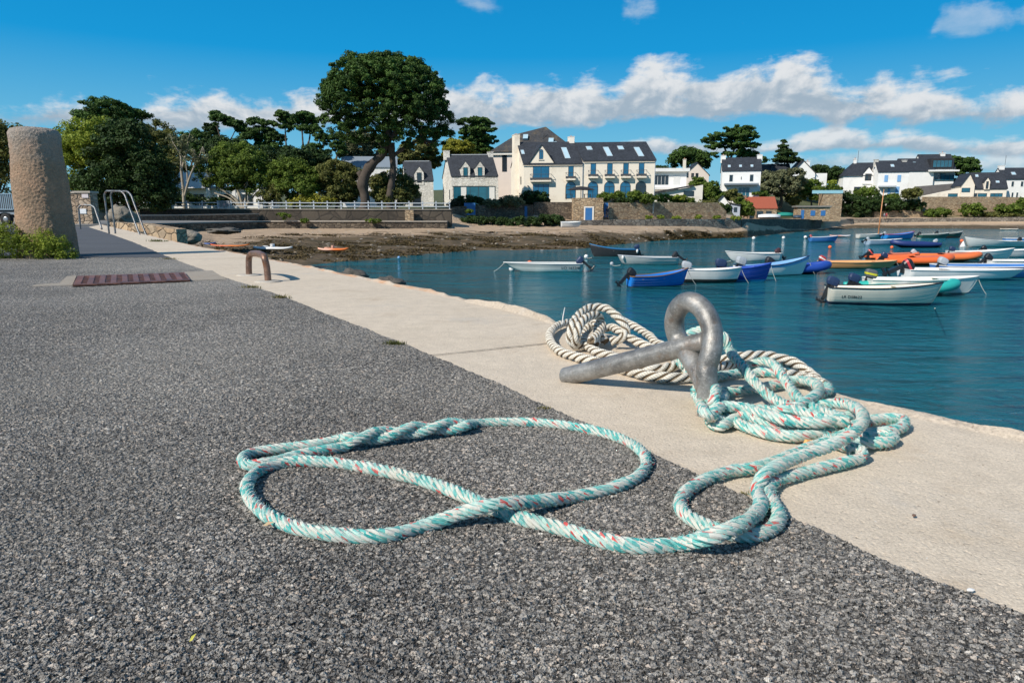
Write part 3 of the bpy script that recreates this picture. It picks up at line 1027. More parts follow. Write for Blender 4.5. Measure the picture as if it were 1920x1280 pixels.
def quad_mesh(name, V, Fq, mat, parent, U):
    tri = Fq[:, 2] == Fq[:, 3]
    loops = np.concatenate([Fq[~tri].ravel(), Fq[tri][:, :3].ravel()]).astype(np.int32)
    nq, nt = int((~tri).sum()), int(tri.sum())
    tot = np.concatenate([np.full(nq, 4), np.full(nt, 3)]).astype(np.int32)
    st = np.concatenate([[0], np.cumsum(tot)[:-1]]).astype(np.int32)
    me = bpy.data.meshes.new(name)
    me.vertices.add(len(V)); me.vertices.foreach_set('co', V.astype(np.float32).ravel())
    me.loops.add(len(loops)); me.loops.foreach_set('vertex_index', loops)
    me.polygons.add(nq + nt)
    me.polygons.foreach_set('loop_start', st); me.polygons.foreach_set('loop_total', tot)
    me.polygons.foreach_set('use_smooth', np.ones(nq + nt, dtype=bool))
    l = me.uv_layers.new(name='UVMap')
    l.data.foreach_set('uv', U.astype(np.float32)[loops].ravel())
    me.materials.append(mat)
    me.update(calc_edges=True); me.validate()
    o = bpy.data.objects.new(name, me)
    COL.objects.link(o)
    if parent: o.parent = parent
    return o


RT, RW = 0.0115, 0.0160
GZ = 0.010                                # asphalt chips lift the rope a little


def trace(pts, r):
    out = []
    for p in pts:
        z = p[2] if len(p) > 2 else r + 0.003
        if len(p) > 3: out.append(At(p[0], p[1], p[3]))
        else: out.append(G(p[0], p[1], z))
    return out


teal = empty('mooring_rope', G(900, 900))
tag(teal, 'teal and white rope with red flecks, looped on asphalt and heaped by the eye', 'rope')
TP = Matrix.Translation(-teal.location)


def child(o, root):
    o.matrix_parent_inverse = root.matrix_basis.inverted() if False else Matrix.Translation(-root.location)
    return o


# spliced eye: two parts of rope laid round each other, ending in a soft eye
def splice():
    ctr = catmull(trace([(655, 824, .030), (720, 814, .030), (800, 803, .030), (880, 796, .026)], RT), 0.004)
    n = len(ctr)
    ph = np.linspace(0, 2 * math.pi * 1.7, n) + 2.5
    Tn = np.gradient(ctr, axis=0); Tn /= np.linalg.norm(Tn, axis=1)[:, None]
    S = np.cross(Tn, np.array([0, 0, 1.0])); Uo = np.cross(S, Tn)
    off = (S * np.cos(ph)[:, None] + Uo * np.sin(ph)[:, None]) * 0.0082
    a, b = ctr + off, ctr - off
    eye = trace([(648, 836, .018), (600, 845, .018), (545, 856, .018), (500, 868, .018), (468, 872, .018), (455, 860, .018), (474, 848, .018), (530, 840, .018), (590, 833, .020), (640, 822, .026)], RT)
    one = list(map(Vector, b[::-6])) + [Vector(p) for p in eye] + list(map(Vector, a[::6]))
    return one


eye_path = splice()
o = rope('eye_splice', [eye_path], RT, TEAL, teal, fuzz=150); child(o, teal)

path_a = [(872, 797, .022), (900, 793), (960, 791), (1040, 795), (1110, 806), (1170, 824), (1205, 848), (1212, 868), (1195, 894), (1150, 914), (1080, 930), (1000, 940, .03), (930, 945, .044), (870, 960, .03), (800, 984), (720, 1004), (640, 1003), (560, 990), (500, 964), (468, 932), (465, 905), (490, 880), (540, 866), (600, 865), (680, 875), (760, 892), (830, 913), (880, 933, .016), (930, 955, .016), (980, 972), (1050, 990), (1130, 1013), (1200, 1024), (1270, 1020), (1340, 1003, .042), (1395, 980, .042), (1427, 945, .02), (1421, 915, .02), (1430, 893, .036), (1470, 868, .040), (1520, 848, .042), (1570, 829, .05), (1604, 808, .062), (1618, 783, .066), (1608, 766, .062), (1578, 756, .05), (1548, 757, .04), (1520, 764, .03)]
o = rope('rope_tail', [trace(path_a, RT)], (RT, .0135), TEAL, teal, fuzz=170); child(o, teal)

path_b = [(1592, 812, .018), (1560, 823, .018), (1500, 846, .018), (1450, 866, .018), (1410, 878), (1370, 883), (1318, 902), (1284, 925), (1275, 945), (1288, 966), (1320, 984), (1360, 998, .016), (1405, 1003, .016), (1445, 992), (1461, 968), (1452, 945), (1440, 922), (1452, 903), (1490, 890), (1540, 877), (1590, 865), (1613, 858), (1616, 846, .024), (1595, 838, .024), (1570, 826, .020)]
o = rope('rope_bight', [trace(path_b, .012)], .0122, TEAL, teal, fuzz=220); child(o, teal)

heap = [
    # two parts leading away from the hitch round the foot of the iron eye
    [(1312, 742, .03), (1345, 756, .03), (1400, 778, .03), (1452, 797, .022), (1505, 802, .022), (1560, 792, .03), (1600, 777, .034)],
    [(1338, 772, .018), (1372, 788, .018), (1420, 806, .018), (1475, 817, .018), (1530, 814, .018), (1585, 802, .02), (1625, 790, .02), (1662, 785, .02), (1692, 786, .02), (1694, 797, .018), (1664, 810, .018), (1625, 812, .018), (1590, 812, .018)],
    [(1345, 762, .045), (1395, 764, .045), (1440, 778, .045), (1490, 790, .045), (1540, 792, .046), (1580, 783, .05)],
    # part hanging from the eye
    [(1284, 688, 0, 2.04), (1272, 672, 0, 2.06), (1274, 648, 0, 2.06), (1288, 628, 0, 2.04), (1310, 620, 0, 2.03), (1340, 622, 0, 2.01), (1358, 632, 0, 1.99), (1367, 655, 0, 1.98), (1390, 684, .10), (1415, 716, .075), (1440, 740, .055), (1468, 757, .048), (1505, 772, .050), (1550, 786, .048), (1590, 790, .045)],
    # standing arch
    [(1392, 694, .05), (1408, 684, .07), (1430, 677, .085), (1452, 684, .085), (1466, 704, .07), (1482, 727, .055), (1497, 747, .046), (1530, 766, .046), (1580, 785, .05)],
    # round turn at the back
    [(1470, 716, .024), (1500, 712, .03), (1526, 718, .042), (1536, 732, .05), (1520, 748, .052), (1488, 764, .05), (1452, 770, .036), (1420, 768, .03)],
    # lower strand behind
    [(1352, 736, .018), (1400, 731, .018), (1450, 723, .018), (1490, 717, .018), (1525, 716, .018), (1550, 724, .018), (1554, 732, .018), (1540, 738, .018)],
    [(1300, 709, .018), (1286, 692, .03), (1275, 676, .04)],
    [(1345, 706, .018), (1375, 700, .018), (1420, 697, .018), (1455, 700, .018)],
    # right hand ends
    [(1560, 826, .018), (1600, 828, .018), (1640, 830, .018), (1666, 827, .018), (1672, 818, .018), (1650, 816, .018), (1610, 818, .018), (1570, 806, .018)],
    [(1490, 768, .02), (1530, 782, .022), (1570, 796, .024), (1600, 806, .03)],
    [(1380, 775, .018), (1430, 790, .018), (1480, 800, .018), (1540, 806, .018)],
    [(1548, 822, .018), (1575, 832, .018), (1602, 842, .018), (1600, 850, .018)],
]
o = rope('rope_heap', [trace(p, .0135) for p in heap], .0138, TEAL, teal, fuzz=220); child(o, teal)
hitch = [
    [(1352, 762, .05), (1333, 778, .04), (1332, 792, .018), (1352, 798, .018), (1372, 788, .018), (1384, 782, .018)],
    [(1312, 744, .03), (1316, 762, .04), (1326, 776, .05), (1342, 784, .03), (1356, 790, .018)],
    [(1308, 738, .018), (1304, 732, .03), (1318, 724, .05), (1334, 722, .066), (1342, 734, .072), (1338, 752, .06), (1330, 768, .036), (1336, 784, .018)],
    [(1304, 736, .018), (1310, 748, .02), (1326, 756, .036), (1346, 752, .05), (1358, 744, .045), (1350, 734, .03)],
]
o = rope('hitch', [trace(p, .0135) for p in hitch], .0135, TEAL, teal, fuzz=90); child(o, teal)

white = empty('old_mooring_rope', G(1150, 680))
tag(white, 'thick weathered white three strand rope with dark grooves, heaped behind the iron eye', 'rope')
coils = [
    [(1130, 612, .02), (1100, 604, .02), (1076, 603, .022), (1054, 607, .025), (1038, 616, .025), (1030, 630, .022), (1036, 646), (1054, 660), (1082, 669), (1110, 676), (1140, 684), (1170, 692), (1205, 702), (1240, 707), (1275, 708), (1310, 704), (1345, 690), (1385, 680), (1425, 675), (1460, 677), (1492, 687), (1518, 700), (1532, 712)],
    [(1104, 612, .06), (1096, 622, .05), (1095, 636, .035), (1104, 650, .025), (1120, 660, .022), (1142, 666), (1164, 672), (1190, 684), (1220, 692), (1250, 690), (1275, 680, .025), (1300, 672, .03), (1340, 676, .03), (1390, 668, .05), (1440, 667, .05), (1480, 676, .04), (1505, 690, .03), (1515, 700)],
    [(1100, 648, .02), (1078, 648, .025), (1069, 636, .05), (1072, 614, .09), (1086, 590, .125), (1108, 577, .14), (1132, 577, .14), (1152, 589, .125), (1167, 604, .10), (1174, 620, .07), (1166, 634, .045), (1146, 640, .03)],
    [(1078, 650, .02), (1080, 632, .06), (1088, 608, .10), (1104, 594, .115), (1122, 592, .11), (1128, 606, .08), (1122, 624, .06), (1108, 640, .05)],
    [(1136, 640, .03), (1124, 630, .045), (1128, 618, .06), (1146, 614, .065), (1166, 624, .06), (1190, 638, .04), (1216, 650, .03), (1240, 660, .025), (1268, 668, .022), (1290, 690)],
    [(1158, 596, .05), (1178, 606, .045), (1200, 618, .035), (1218, 630, .025), (1230, 642), (1262, 654), (1300, 662)],
    [(1470, 700, .03), (1500, 706), (1530, 714), (1546, 722)],
    [(1090, 640, .02), (1100, 620, .035), (1112, 604, .07), (1120, 622, .05), (1116, 645, .03)],
]
o = rope('rope_coil', [trace(p, RW) for p in coils], RW, WHITE, white, pitch=3.4, nstr=3, nseg=10, fuzz=110, hand=-1, fuzz_len=0.006); child(o, white)
mb = MB()
mb.tube([At(1054, 608, 2.45), At(1056, 592, 2.45), At(1059, 576, 2.45)], [.0022, .0022, .0014], 6)
o = mb.build('frayed_yarn', paint((0.72, 0.71, 0.68), 0.7), white); child(o, white)

# ------------------------------------------------------------------ the iron mooring eye with its bar
def iron_mat(name, base, rust, amt):
    m, t, bs, co = material(name)
    n = t.noise(co, 11, 7, 0.7)
    f = t.noise(co, 160, 5, 0.75)
    c = t.mix(t.sstep(n, .28, .72), [k * 0.5 for k in base], [k * 1.55 for k in base])
    c = t.mix(1.0, c, t.math('MULTIPLY_ADD', f, 0.9, 0.55), 'MULTIPLY')
    c = t.mix(t.math('MULTIPLY', t.sstep(t.noise(t.vmap(co, loc=(2, 5, 1)), 14, 7, 0.72), 0.50, 0.68), amt), c, rust)
    c = t.mix(t.math('MULTIPLY', t.sstep(f, 0.55, 0.68), 0.5), c, (0.50, 0.49, 0.46))
    t.put(bs.inputs['Base Color'], c)
    bs.inputs['Metallic'].default_value = 0.45
    t.put(bs.inputs['Roughness'], t.math('MULTIPLY_ADD', n, 0.35, 0.27))
    t.put(bs.inputs['Normal'], t.bump(t.math('ADD', t.math('MULTIPLY', f, 0.5), t.noise(co, 30, 5, 0.7)), 0.5, 0.004))
    return m


IRON = iron_mat('galvanised_iron', (0.245, 0.24, 0.228), (0.25, 0.16, 0.10), 0.6)


def mooring_eye():
    base = G(1328, 796)
    root = empty('mooring_eye', base)
    tag(root, 'big grey galvanised iron mooring eye with a thick bar through it, set in the quay', 'mooring ring')
    Y0 = base.y
    # the eye stands in a plane turned away from the viewer: near leg right, far leg left
    near, far = Y0 + 0.02, Y0 + 0.14
    loop = [(1327, 800, 1.655), (1327, 760, 1.655), (1326, 725, 1.66), (1325, 700, 1.665), (1326, 685, 1.67), (1331, 668, 1.67), (1335, 650, 1.675), (1336, 632, 1.685), (1334, 614, 1.695), (1327, 595, 1.71), (1315, 577, 1.735), (1300, 567, 1.755), (1285, 567, 1.78), (1272, 578, 1.80), (1265, 596, 1.815), (1265, 615, 1.82), (1270, 632, 1.815), (1280, 650, 1.79), (1294, 671, 1.75), (1306, 690, 1.715), (1318, 712, 1.68), (1324, 728, 1.665)]
    P = catmull([At(*p) for p in loop], 0.008)
    n = len(P)
    s = np.linspace(0, 1, n)
    r = 0.0264 + 0 * s
    mb = MB(); mb.tube([Vector(p) - base for p in P], list(r), 20)
    mb.build('eye_loop', IRON, root, True)
    # collar of weld at the root of the eye
    e0, e1 = At(1057, 707, 2.03), At(1324, 640, 1.735)
    P = [e0.lerp(e1, i / 59) for i in range(60)]
    n = len(P)
    r = []
    for i in range(n):
        e = i / (n - 1) * 0.60
        r.append((0.0288 - .0028 * i / n) * min(1.0, math.sqrt(max(0.0, 1 - (1 - min(1, (e + 0.004) / 0.016)) ** 2)) * 0.8 + 0.22))
    mb = MB(); mb.tube([Vector(p) - base for p in P], r, 20)
    mb.build('bar', IRON, root, True)


mooring_eye()

# rusty staple beside the drain
def staple():
    a, b = G(467, 516), G(503, 528)
    root = empty('mooring_staple', a)
    tag(root, 'small rusty brown iron mooring staple standing in the pale concrete edge near the drain', 'mooring ring')
    d = b - a
    pts = [a + Vector((0, 0, -.02)), At(466.5, 500, a.y), At(467, 483, a.y), At(470, 477, a.y).lerp(At(470, 477, b.y), .08), At(478, 475, (a.y * .7 + b.y * .3)), At(488, 476.5, (a.y * .35 + b.y * .65)), At(496, 484, b.y), At(500, 500, b.y), b + Vector((0, 0, -.02))]
    P = catmull(pts, 0.015)
    mb = MB(); mb.tube([Vector(p) - a for p in P], 0.0245, 14)
    mb.build('hoop', iron_mat('rusty_iron', (0.20, 0.115, 0.08), (0.30, 0.12, 0.05), 0.9), root, True)
    mb = MB()
    mm = concrete_mat('mortar', (0.5, 0.45, 0.38), 0, 0)
    for c, r in ((a, .1), (b, .1)):
        q = c - a
        mb = MB(); mb.lathe([(r * (1 + .0), -.01), (r, .004), (r * .6, .009), (0.01, .010)], 20, (q.x, q.y, 0))
        mb.build('mortar_patch', mm, root, True)


staple()

# drain grating in the asphalt
def grate():
    c = [G(137, 537, .012), G(357, 527, .012), G(346, 513, .012), G(146, 519.5, .012)]
    root = empty('drain_grate', c[0])
    tag(root, 'rusty brown cast iron drain grating set in the asphalt beside the stone bollard', 'drain grate')
    o0 = c[0]
    rust = iron_mat('grate_iron', (0.27, 0.115, 0.075), (0.34, 0.15, 0.085), 0.8)
    def P(u, v, z=0): return c[0].lerp(c[1], u).lerp(c[3].lerp(c[2], u), v) + Vector((0, 0, z)) - o0
    def q(mb, u0, u1, v0, v1, z0, z1, sk=0.0):
        p = [P(u0, v0, z0), P(u1, v0, z0), P(u1 + sk, v1, z0), P(u0 + sk, v1, z0), P(u0, v0, z1), P(u1, v0, z1), P(u1 + sk, v1, z1), P(u0 + sk, v1, z1)]
        mb.add(p, [(3, 2, 1, 0), (4, 5, 6, 7), (0, 1, 5, 4), (1, 2, 6, 5), (2, 3, 7, 6), (3, 0, 4, 7)])
    mb = MB(); q(mb, .0, 1., .0, 1., -.003, .0015)
    mb.build('pit', paint((0.012, 0.010, 0.009), 0.9), root)  # black plate painted as the darkness below the slats
    mb = MB()
    for a in ((0, 1, 0, .07), (0, 1, .93, 1), (0, .012, .07, .93), (.988, 1, .07, .93)): q(mb, *a, .0, .011)
    mb.build('frame', rust, root)
    mb = MB()
    nb = 10
    for i in range(nb):
        u = .012 + .976 * i / nb
        q(mb, u, u + .048, .07, .93, .0, .012)
        for k in range(9):
            v = .07 + .86 * (k + .75) / 9
            q(mb, u + .048, u + .0976, v, v + .035, .0, .009)
    mb.build('slats', rust, root)


grate()

# ------------------------------------------------------------------ granite bollard with its ivy
def bollard():
    c = G(93, 482)
    m, t, bs, co = material('granite')
    f = t.noise(co, 24, 8, 0.75); g = t.voro(co, 34)
    col = t.mix(t.noise(co, 60, 4, 0.7), (0.17, 0.115, 0.075), (0.42, 0.295, 0.195))
    zc = t.new('ShaderNodeSeparateXYZ'); t.put(zc.inputs[0], co)
    col = t.mix(t.math('MULTIPLY', t.sstep(t.noise(co, 4, 6, 0.7), 0.45, 0.65), 0.65), col, (0.44, 0.27, 0.17))
    top = t.sstep(t.math('ADD', zc.outputs[2], t.math('MULTIPLY', t.noise(co, 5, 5), 0.5)), 1.2, 1.75)
    col = t.mix(t.math('MULTIPLY', top, 0.7), col, (0.30, 0.29, 0.27))
    col = t.mix(1.0, col, t.math('MULTIPLY_ADD', f, 1.1, 0.42), 'MULTIPLY')
    t.put(bs.inputs['Base Color'], col)
    bs.inputs['Roughness'].default_value = 0.92
    dp = t.new('ShaderNodeDisplacement'); dp.inputs['Midlevel'].default_value = 0.5; dp.inputs['Scale'].default_value = 0.020
    t.put(dp.inputs['Height'], t.math('ADD', t.math('MULTIPLY', f, 0.9), t.math('MULTIPLY', g.outputs['Distance'], 0.5)))
    t.l.new(dp.outputs[0], t.n['Material Output'].inputs['Displacement'])
    m.displacement_method = 'BOTH'
    prof = [(.300, -.05)]
    for i in range(24):
        z = i / 23 * 1.37
        prof.append((.298 - .056 * z / 1.44 + .012 * mnoise.noise(Vector((z * 3, 2, 5))), z))
    prof += [(.236, 1.395), (.223, 1.416), (.19, 1.431), (.12, 1.438), (.02, 1.440)]
    mb = MB(); mb.lathe(prof, 40)
    o = mb.build('stone_bollard', m, None, True)
    o.location = c
    adaptive(o)
    tag(o, 'tall round rough granite bollard rising from a clump of green leaves', 'bollard')


bollard()


def leaf_cloud(rng, lobes, nclump, nleaf, cr, leaf, flat=1.0, up=0.35, inner=0.3, lower=0.35, elong=1.0, outw=1.0):
    """quads for leaves gathered in clumps over ellipsoid lobes; returns verts, faces, tint"""
    lobes = np.array(lobes, dtype=float)
    wgt = lobes[:, 3] * lobes[:, 4] + lobes[:, 3] * lobes[:, 5] + lobes[:, 4] * lobes[:, 5]
    wgt /= wgt.sum()
    idx = rng.choice(len(lobes), nclump, p=wgt)
    d = rng.normal(0, 1, (nclump, 3))
    d /= np.linalg.norm(d, axis=1)[:, None]
    low = (d[:, 2] < -0.2) & (rng.random(nclump) > lower)
    d[low, 2] *= -1
    rr = np.where(rng.random(nclump) < inner, rng.uniform(0.35, 0.8, nclump), rng.uniform(0.82, 1.04, nclump))
    cc = lobes[idx, :3] + d * lobes[idx, 3:6] * rr[:, None]
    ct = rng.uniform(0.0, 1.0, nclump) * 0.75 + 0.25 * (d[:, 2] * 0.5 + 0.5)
    csz = rng.uniform(0.65, 1.35, nclump)
    N = nclump * nleaf
    ci = np.repeat(np.arange(nclump), nleaf)
    off = rng.normal(0, 1, (N, 3))
    off /= np.linalg.norm(off, axis=1)[:, None]
    off *= (rng.random(N) ** 0.45)[:, None]
    pos = cc[ci] + off * (cr * csz[ci])[:, None] * np.array([1, 1, flat])
    nr = off * outw + np.array([0, 0, up]) + rng.normal(0, 0.45, (N, 3))
    nr /= np.linalg.norm(nr, axis=1)[:, None]
    a = np.cross(nr, rng.normal(0, 1, (N, 3)))
    a /= np.linalg.norm(a, axis=1)[:, None] + 1e-9
    b = np.cross(nr, a)
    sz = 0.86 * leaf * rng.uniform(0.6, 1.5, N)
    a *= (sz * elong)[:, None]; b *= (sz * 0.62)[:, None]
    V = np.stack([pos - a, pos - b * 0.9, pos + a, pos + b], axis=1).reshape(-1, 3)
    Fq = np.arange(N * 4).reshape(-1, 4)
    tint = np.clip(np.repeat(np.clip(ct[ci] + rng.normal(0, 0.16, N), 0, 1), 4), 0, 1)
    return V, Fq, tint


FO = {
    'pine': foliage_mat('pine_needles', (0.012, 0.030, 0.008), (0.100, 0.180, 0.034), 0.20),
    'dark': foliage_mat('dark_leaves', (0.010, 0.024, 0.008), (0.058, 0.105, 0.024), 0.2),
    'green': foliage_mat('green_leaves', (0.030, 0.062, 0.010), (0.210, 0.290, 0.045), 0.32),
    'lime': foliage_mat('lime_leaves', (0.055, 0.105, 0.012), (0.36, 0.42, 0.055), 0.32),
    'olive': foliage_mat('olive_leaves', (0.036, 0.048, 0.014), (0.23, 0.235, 0.065), 0.3),
    'grey': foliage_mat('grey_leaves', (0.05, 0.06, 0.028), (0.26, 0.27, 0.14), 0.28),
    'yellow': foliage_mat('yellow_leaves', (0.09, 0.10, 0.012), (0.42, 0.40, 0.05), 0.3),
    'brown': foliage_mat('brown_leaves', (0.035, 0.028, 0.014), (0.16, 0.12, 0.06), 0.2),
    'dry': foliage_mat('dry_grass', (0.10, 0.09, 0.03), (0.33, 0.29, 0.10), 0.2),
}
BARK = paint((0.085, 0.066, 0.05), 0.9, 0.5, 4.0, bump=0.8, bscale=9)
BARK_D = paint((0.075, 0.058, 0.045), 0.9, 0.65, 1.6, bump=1.0, bscale=5)
BARK_P = paint((0.36, 0.31, 0.24), 0.85, 0.35, 3.0, bump=0.5, bscale=9)


def ivy():
    rng = np.random.default_rng(3)
    c = G(50, 486)
    s = scale_at(c.y)
    lob = [(0, 0.1, .12, .42, .3, .22), (-.35, .1, .16, .38, .3, .25), (.20, .0, .09, .28, .2, .17), (.42, -.05, .03, .14, .12, .08), (-.6, .1, .16, .3, .3, .24)]
    V, Fq, tn = leaf_cloud(rng, lob, 300, 60, .060, .0105, up=.5, inner=.4, lower=.6, elong=1.5)
    o = np_mesh('ivy_bush', V, Fq, FO['lime'], tint=tn)
    o.location = c
    tag(o, 'low bright green leafy bush growing at the foot of the stone bollard', 'bush')


ivy()


def tuft(px, py, w, h, n, mat, label, seed, name='grass_tuft'):
    rng = np.random.default_rng(seed)
    c = G(px, py)
    V, Fq, T = [], [], []
    m = 14                                # the matted root pad the blades grow from
    V.append(np.array([0, 0, h * .10])); T.append(.2)
    for j in range(m):
        V.append(np.array([w * 1.02 * math.cos(6.2832 * j / m), w * .52 * math.sin(6.2832 * j / m), -.002])); T.append(.2)
    for j in range(0, m, 2): Fq.append((0, 1 + j, 1 + (j + 1) % m, 1 + (j + 2) % m))
    for i in range(n):
        x, y = float(np.clip(rng.normal(0, w * .42), -w, w)), float(np.clip(rng.normal(0, w * .2), -w * .5, w * .5))
        a = rng.uniform(0, 6.28)
        L = h * rng.uniform(.5, 1.2)
        lean = rng.uniform(.1, .9)
        d = np.array([math.cos(a), math.sin(a), 0])
        sd_ = np.array([-math.sin(a), math.cos(a), 0]) * h * .05
        p0 = np.array([x, y, 0]); p1 = p0 + d * L * lean * .4 + np.array([0, 0, L * .6]); p2 = p0 + d * L * lean + np.array([0, 0, L * (1 - .45 * lean)])
        b = len(V)
        V += [p0 - sd_, p0 + sd_, p1 + sd_, p1 - sd_, p2 + sd_ * .1, p2 - sd_ * .1]
        Fq += [(b, b + 1, b + 2, b + 3), (b + 3, b + 2, b + 4, b + 5)]
        T += [rng.uniform(0, 1)] * 6
    o = np_mesh(name, np.array(V), np.array(Fq), mat, tint=T)
    o.location = c
    tag(o, label, 'weed')


tuft(741, 648, .045, .022, 260, FO['olive'], 'green weed tuft on the asphalt border left of the concrete joint', 1)
tuft(1022, 770, .022, .014, 110, FO['dry'], 'small dry weed at the asphalt border below the iron bar', 2)
tuft(470, 541, .07, .03, 120, FO['dry'], 'flat dry weed on the asphalt border just below the rusty staple', 3)
tuft(527, 560, .06, .03, 110, FO['dry'], 'dry weed on the asphalt border right of the rusty staple', 4)
tuft(296, 453, .20, .05, 160, FO['olive'], 'weed growing on the pale concrete edge beyond the handrail', 5)
tuft(318, 487, .10, .03, 90, FO['dry'], 'dry weed where the path meets the older asphalt', 6)
tuft(1395, 928, .012, .008, 60, FO['dry'], 'tiny dry weed at the border inside the small rope loop', 8)


def bits():
    def chip(name, px, py, r, mat, label, cat, seed, zs=.45):
        mb = MB(); mb.ball((0, 0, r * zs * .7), (r, r * .7, r * zs), 8, 5, 0, .5)
        o = mb.build(name, mat); o.location = G(px, py, .004); o.rotation_euler = (0, 0, seed)
        tag(o, label, cat)
    chip('pebble', 1662, 842, .0065, paint((0.10, 0.085, 0.07), .9), 'dark pebble on the concrete right of the rope heap', 'pebble', .4, .7)
    chip('shell_chip', 1820, 1107, .0055, paint((0.82, 0.80, 0.76), .6), 'white shell chip on the concrete near the asphalt border', 'shell', .2, .3)
    chip('twig', 1714, 967, .0045, paint((0.17, 0.10, 0.07), .9), 'small brown scrap lying alone on the concrete slab', 'twig', .8, .4)
    def leaf(px, py, r, mat, label, rot):
        mb = MB()
        p = [(-r, 0, .004), (-r * .3, -r * .5, .006), (r, 0, .012), (-r * .2, r * .5, .009)]
        mb.add(p, [(0, 1, 2, 3)])
        o = mb.build('fallen_leaf', mat); o.location = G(px, py, .010); o.rotation_euler = (0, 0.2, rot)
        tag(o, label, 'leaf')
    leaf(360, 1207, .0038, paint((0.50, 0.47, 0.05), .6), 'tiny yellow leaf lying on the asphalt near the lower left', .9)
    leaf(502, 990, .0085, paint((0.52, 0.38, 0.22), .7), 'tan dry leaf on the asphalt beside the left rope loop', .3)
    mb = MB()
    c = G(1518, 829, .012)
    mb.box(-.014, .014, -.004, .004, -.006, .006)
    o = mb.build('orange_tag', paint((0.85, 0.42, 0.14), .6)); o.location = c; o.rotation_euler = (.3, .2, .35)
    md = o.modifiers.new('b', 'BEVEL'); md.width = .003; md.segments = 2
    tag(o, 'small orange tag sticking out under the teal rope heap', 'tag')


bits()
# ------------------------------------------------------------------ trees and shrubs
def limb(mb, p0, p1, r0, r1, rng, wig=0.06, n=7):
    p0, p1 = Vector(p0), Vector(p1)
    L = (p1 - p0).length
    pts, rr = [], []
    ph = rng.uniform(0, 6.28, 4)
    sag = Vector((rng.normal(0, .5), rng.normal(0, .5), rng.normal(0, .25))) * L * wig
    for i in range(n):
        t = i / (n - 1)
        w = math.sin(math.pi * t)
        pts.append(p0.lerp(p1, t) + sag * w + Vector((math.sin(5 * t + ph[0]), math.sin(4 * t + ph[1]), 0)) * L * 0.018 * w)
        rr.append(r0 + (r1 - r0) * t)
    mb.tube(pts, rr, 7)
    return pts


def tree(label, Y, base, lobes, mat, name='tree', cat='tree', trunks=None, nclump=120, nleaf=40, clump=None, leaf=None, flat=0.7, bark=None, seed=0, limbs=10, group=None, inner=0.3, lower=0.35, depth=0.85, tr=None, up=.35, elong=1.0, bare=False):
    """base (px, row) and lobes (px, row, rx, ry[, dy]) in sight-line units at northing Y"""
    rng = np.random.default_rng(seed + 100)
    s = scale_at(Y)
    B = At(base[0], base[1], Y)
    root = empty(name, B)
    tag(root, label, cat, group)
    L = []
    for lb in lobes:
        c = At(lb[0], lb[1], Y) - B
        L.append((c.x, c.y + (lb[4] * s if len(lb) > 4 else rng.normal(0, lb[2] * s * .25)), c.z, lb[2] * s, lb[2] * s * depth, lb[3] * s))
    size = max(l[3] for l in L)
    cr = clump * s if clump else size * 0.24
    lf = leaf * s if leaf else s * 2.6
    if not bare:
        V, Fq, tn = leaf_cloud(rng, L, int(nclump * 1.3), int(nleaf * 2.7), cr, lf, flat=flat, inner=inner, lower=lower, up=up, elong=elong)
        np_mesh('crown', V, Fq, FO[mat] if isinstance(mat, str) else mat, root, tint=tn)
    mb = MB()
    bark = bark or BARK
    if trunks is None:
        lc = L[int(np.argmin([l[2] for l in L]))]
        mean = Vector((sum(l[0] for l in L) / len(L), sum(l[1] for l in L) / len(L), sum(l[2] for l in L) / len(L)))
        r0 = tr * s if tr else size * 0.07
        fork = Vector((mean.x * .4, mean.y * .4, max(0.5, min(l[2] - l[5] for l in L) + .1)))
        tp = limb(mb, (0, 0, -.6), fork, r0 * 1.25, r0 * .85, rng, .08)
        for i in range(limbs):
            l = L[rng.integers(len(L))]
            q = Vector((l[0] + rng.uniform(-.6, .6) * l[3], l[1] + rng.uniform(-.6, .6) * l[4], l[2] + rng.uniform(-.5, .5) * l[5]))
            limb(mb, fork - Vector((0, 0, .1)), q, r0 * rng.uniform(.35, .6), r0 * .08, rng, .12)
    else:
        for tk in trunks:               # lists of (px, row, half width[, dy])
            pts = [At(p[0], p[1], Y) - B + Vector((0, (p[3] * s if len(p) > 3 else 0), 0)) for p in tk]
            rad = [p[2] * s for p in tk]
            P = catmull(pts, max(.15, rad[0] * .5))
            rr = np.interp(np.linspace(0, 1, len(P)), np.linspace(0, 1, len(rad)), rad)
            rr = [r * (1 + .30 * mnoise.noise(Vector((i * .45, r, 1)))) for i, r in enumerate(rr)]
            mb.tube([Vector(p) for p in P], list(rr), 9)
        tops = [At(t[-1][0], t[-1][1], Y) - B for t in trunks]
        for i in range(limbs):
            l = L[rng.integers(len(L))]
            q = Vector((l[0] + rng.uniform(-.7, .7) * l[3], l[1] + rng.uniform(-.7, .7) * l[4], l[2] + rng.uniform(-.6, .4) * l[5]))
            st = min(tops, key=lambda t: (t - q).length)
            limb(mb, st, q, trunks[0][-1][2] * s * rng.uniform(.4, .8), .02, rng, .1)
    mb.build('trunk', bark, root, True)
    return root


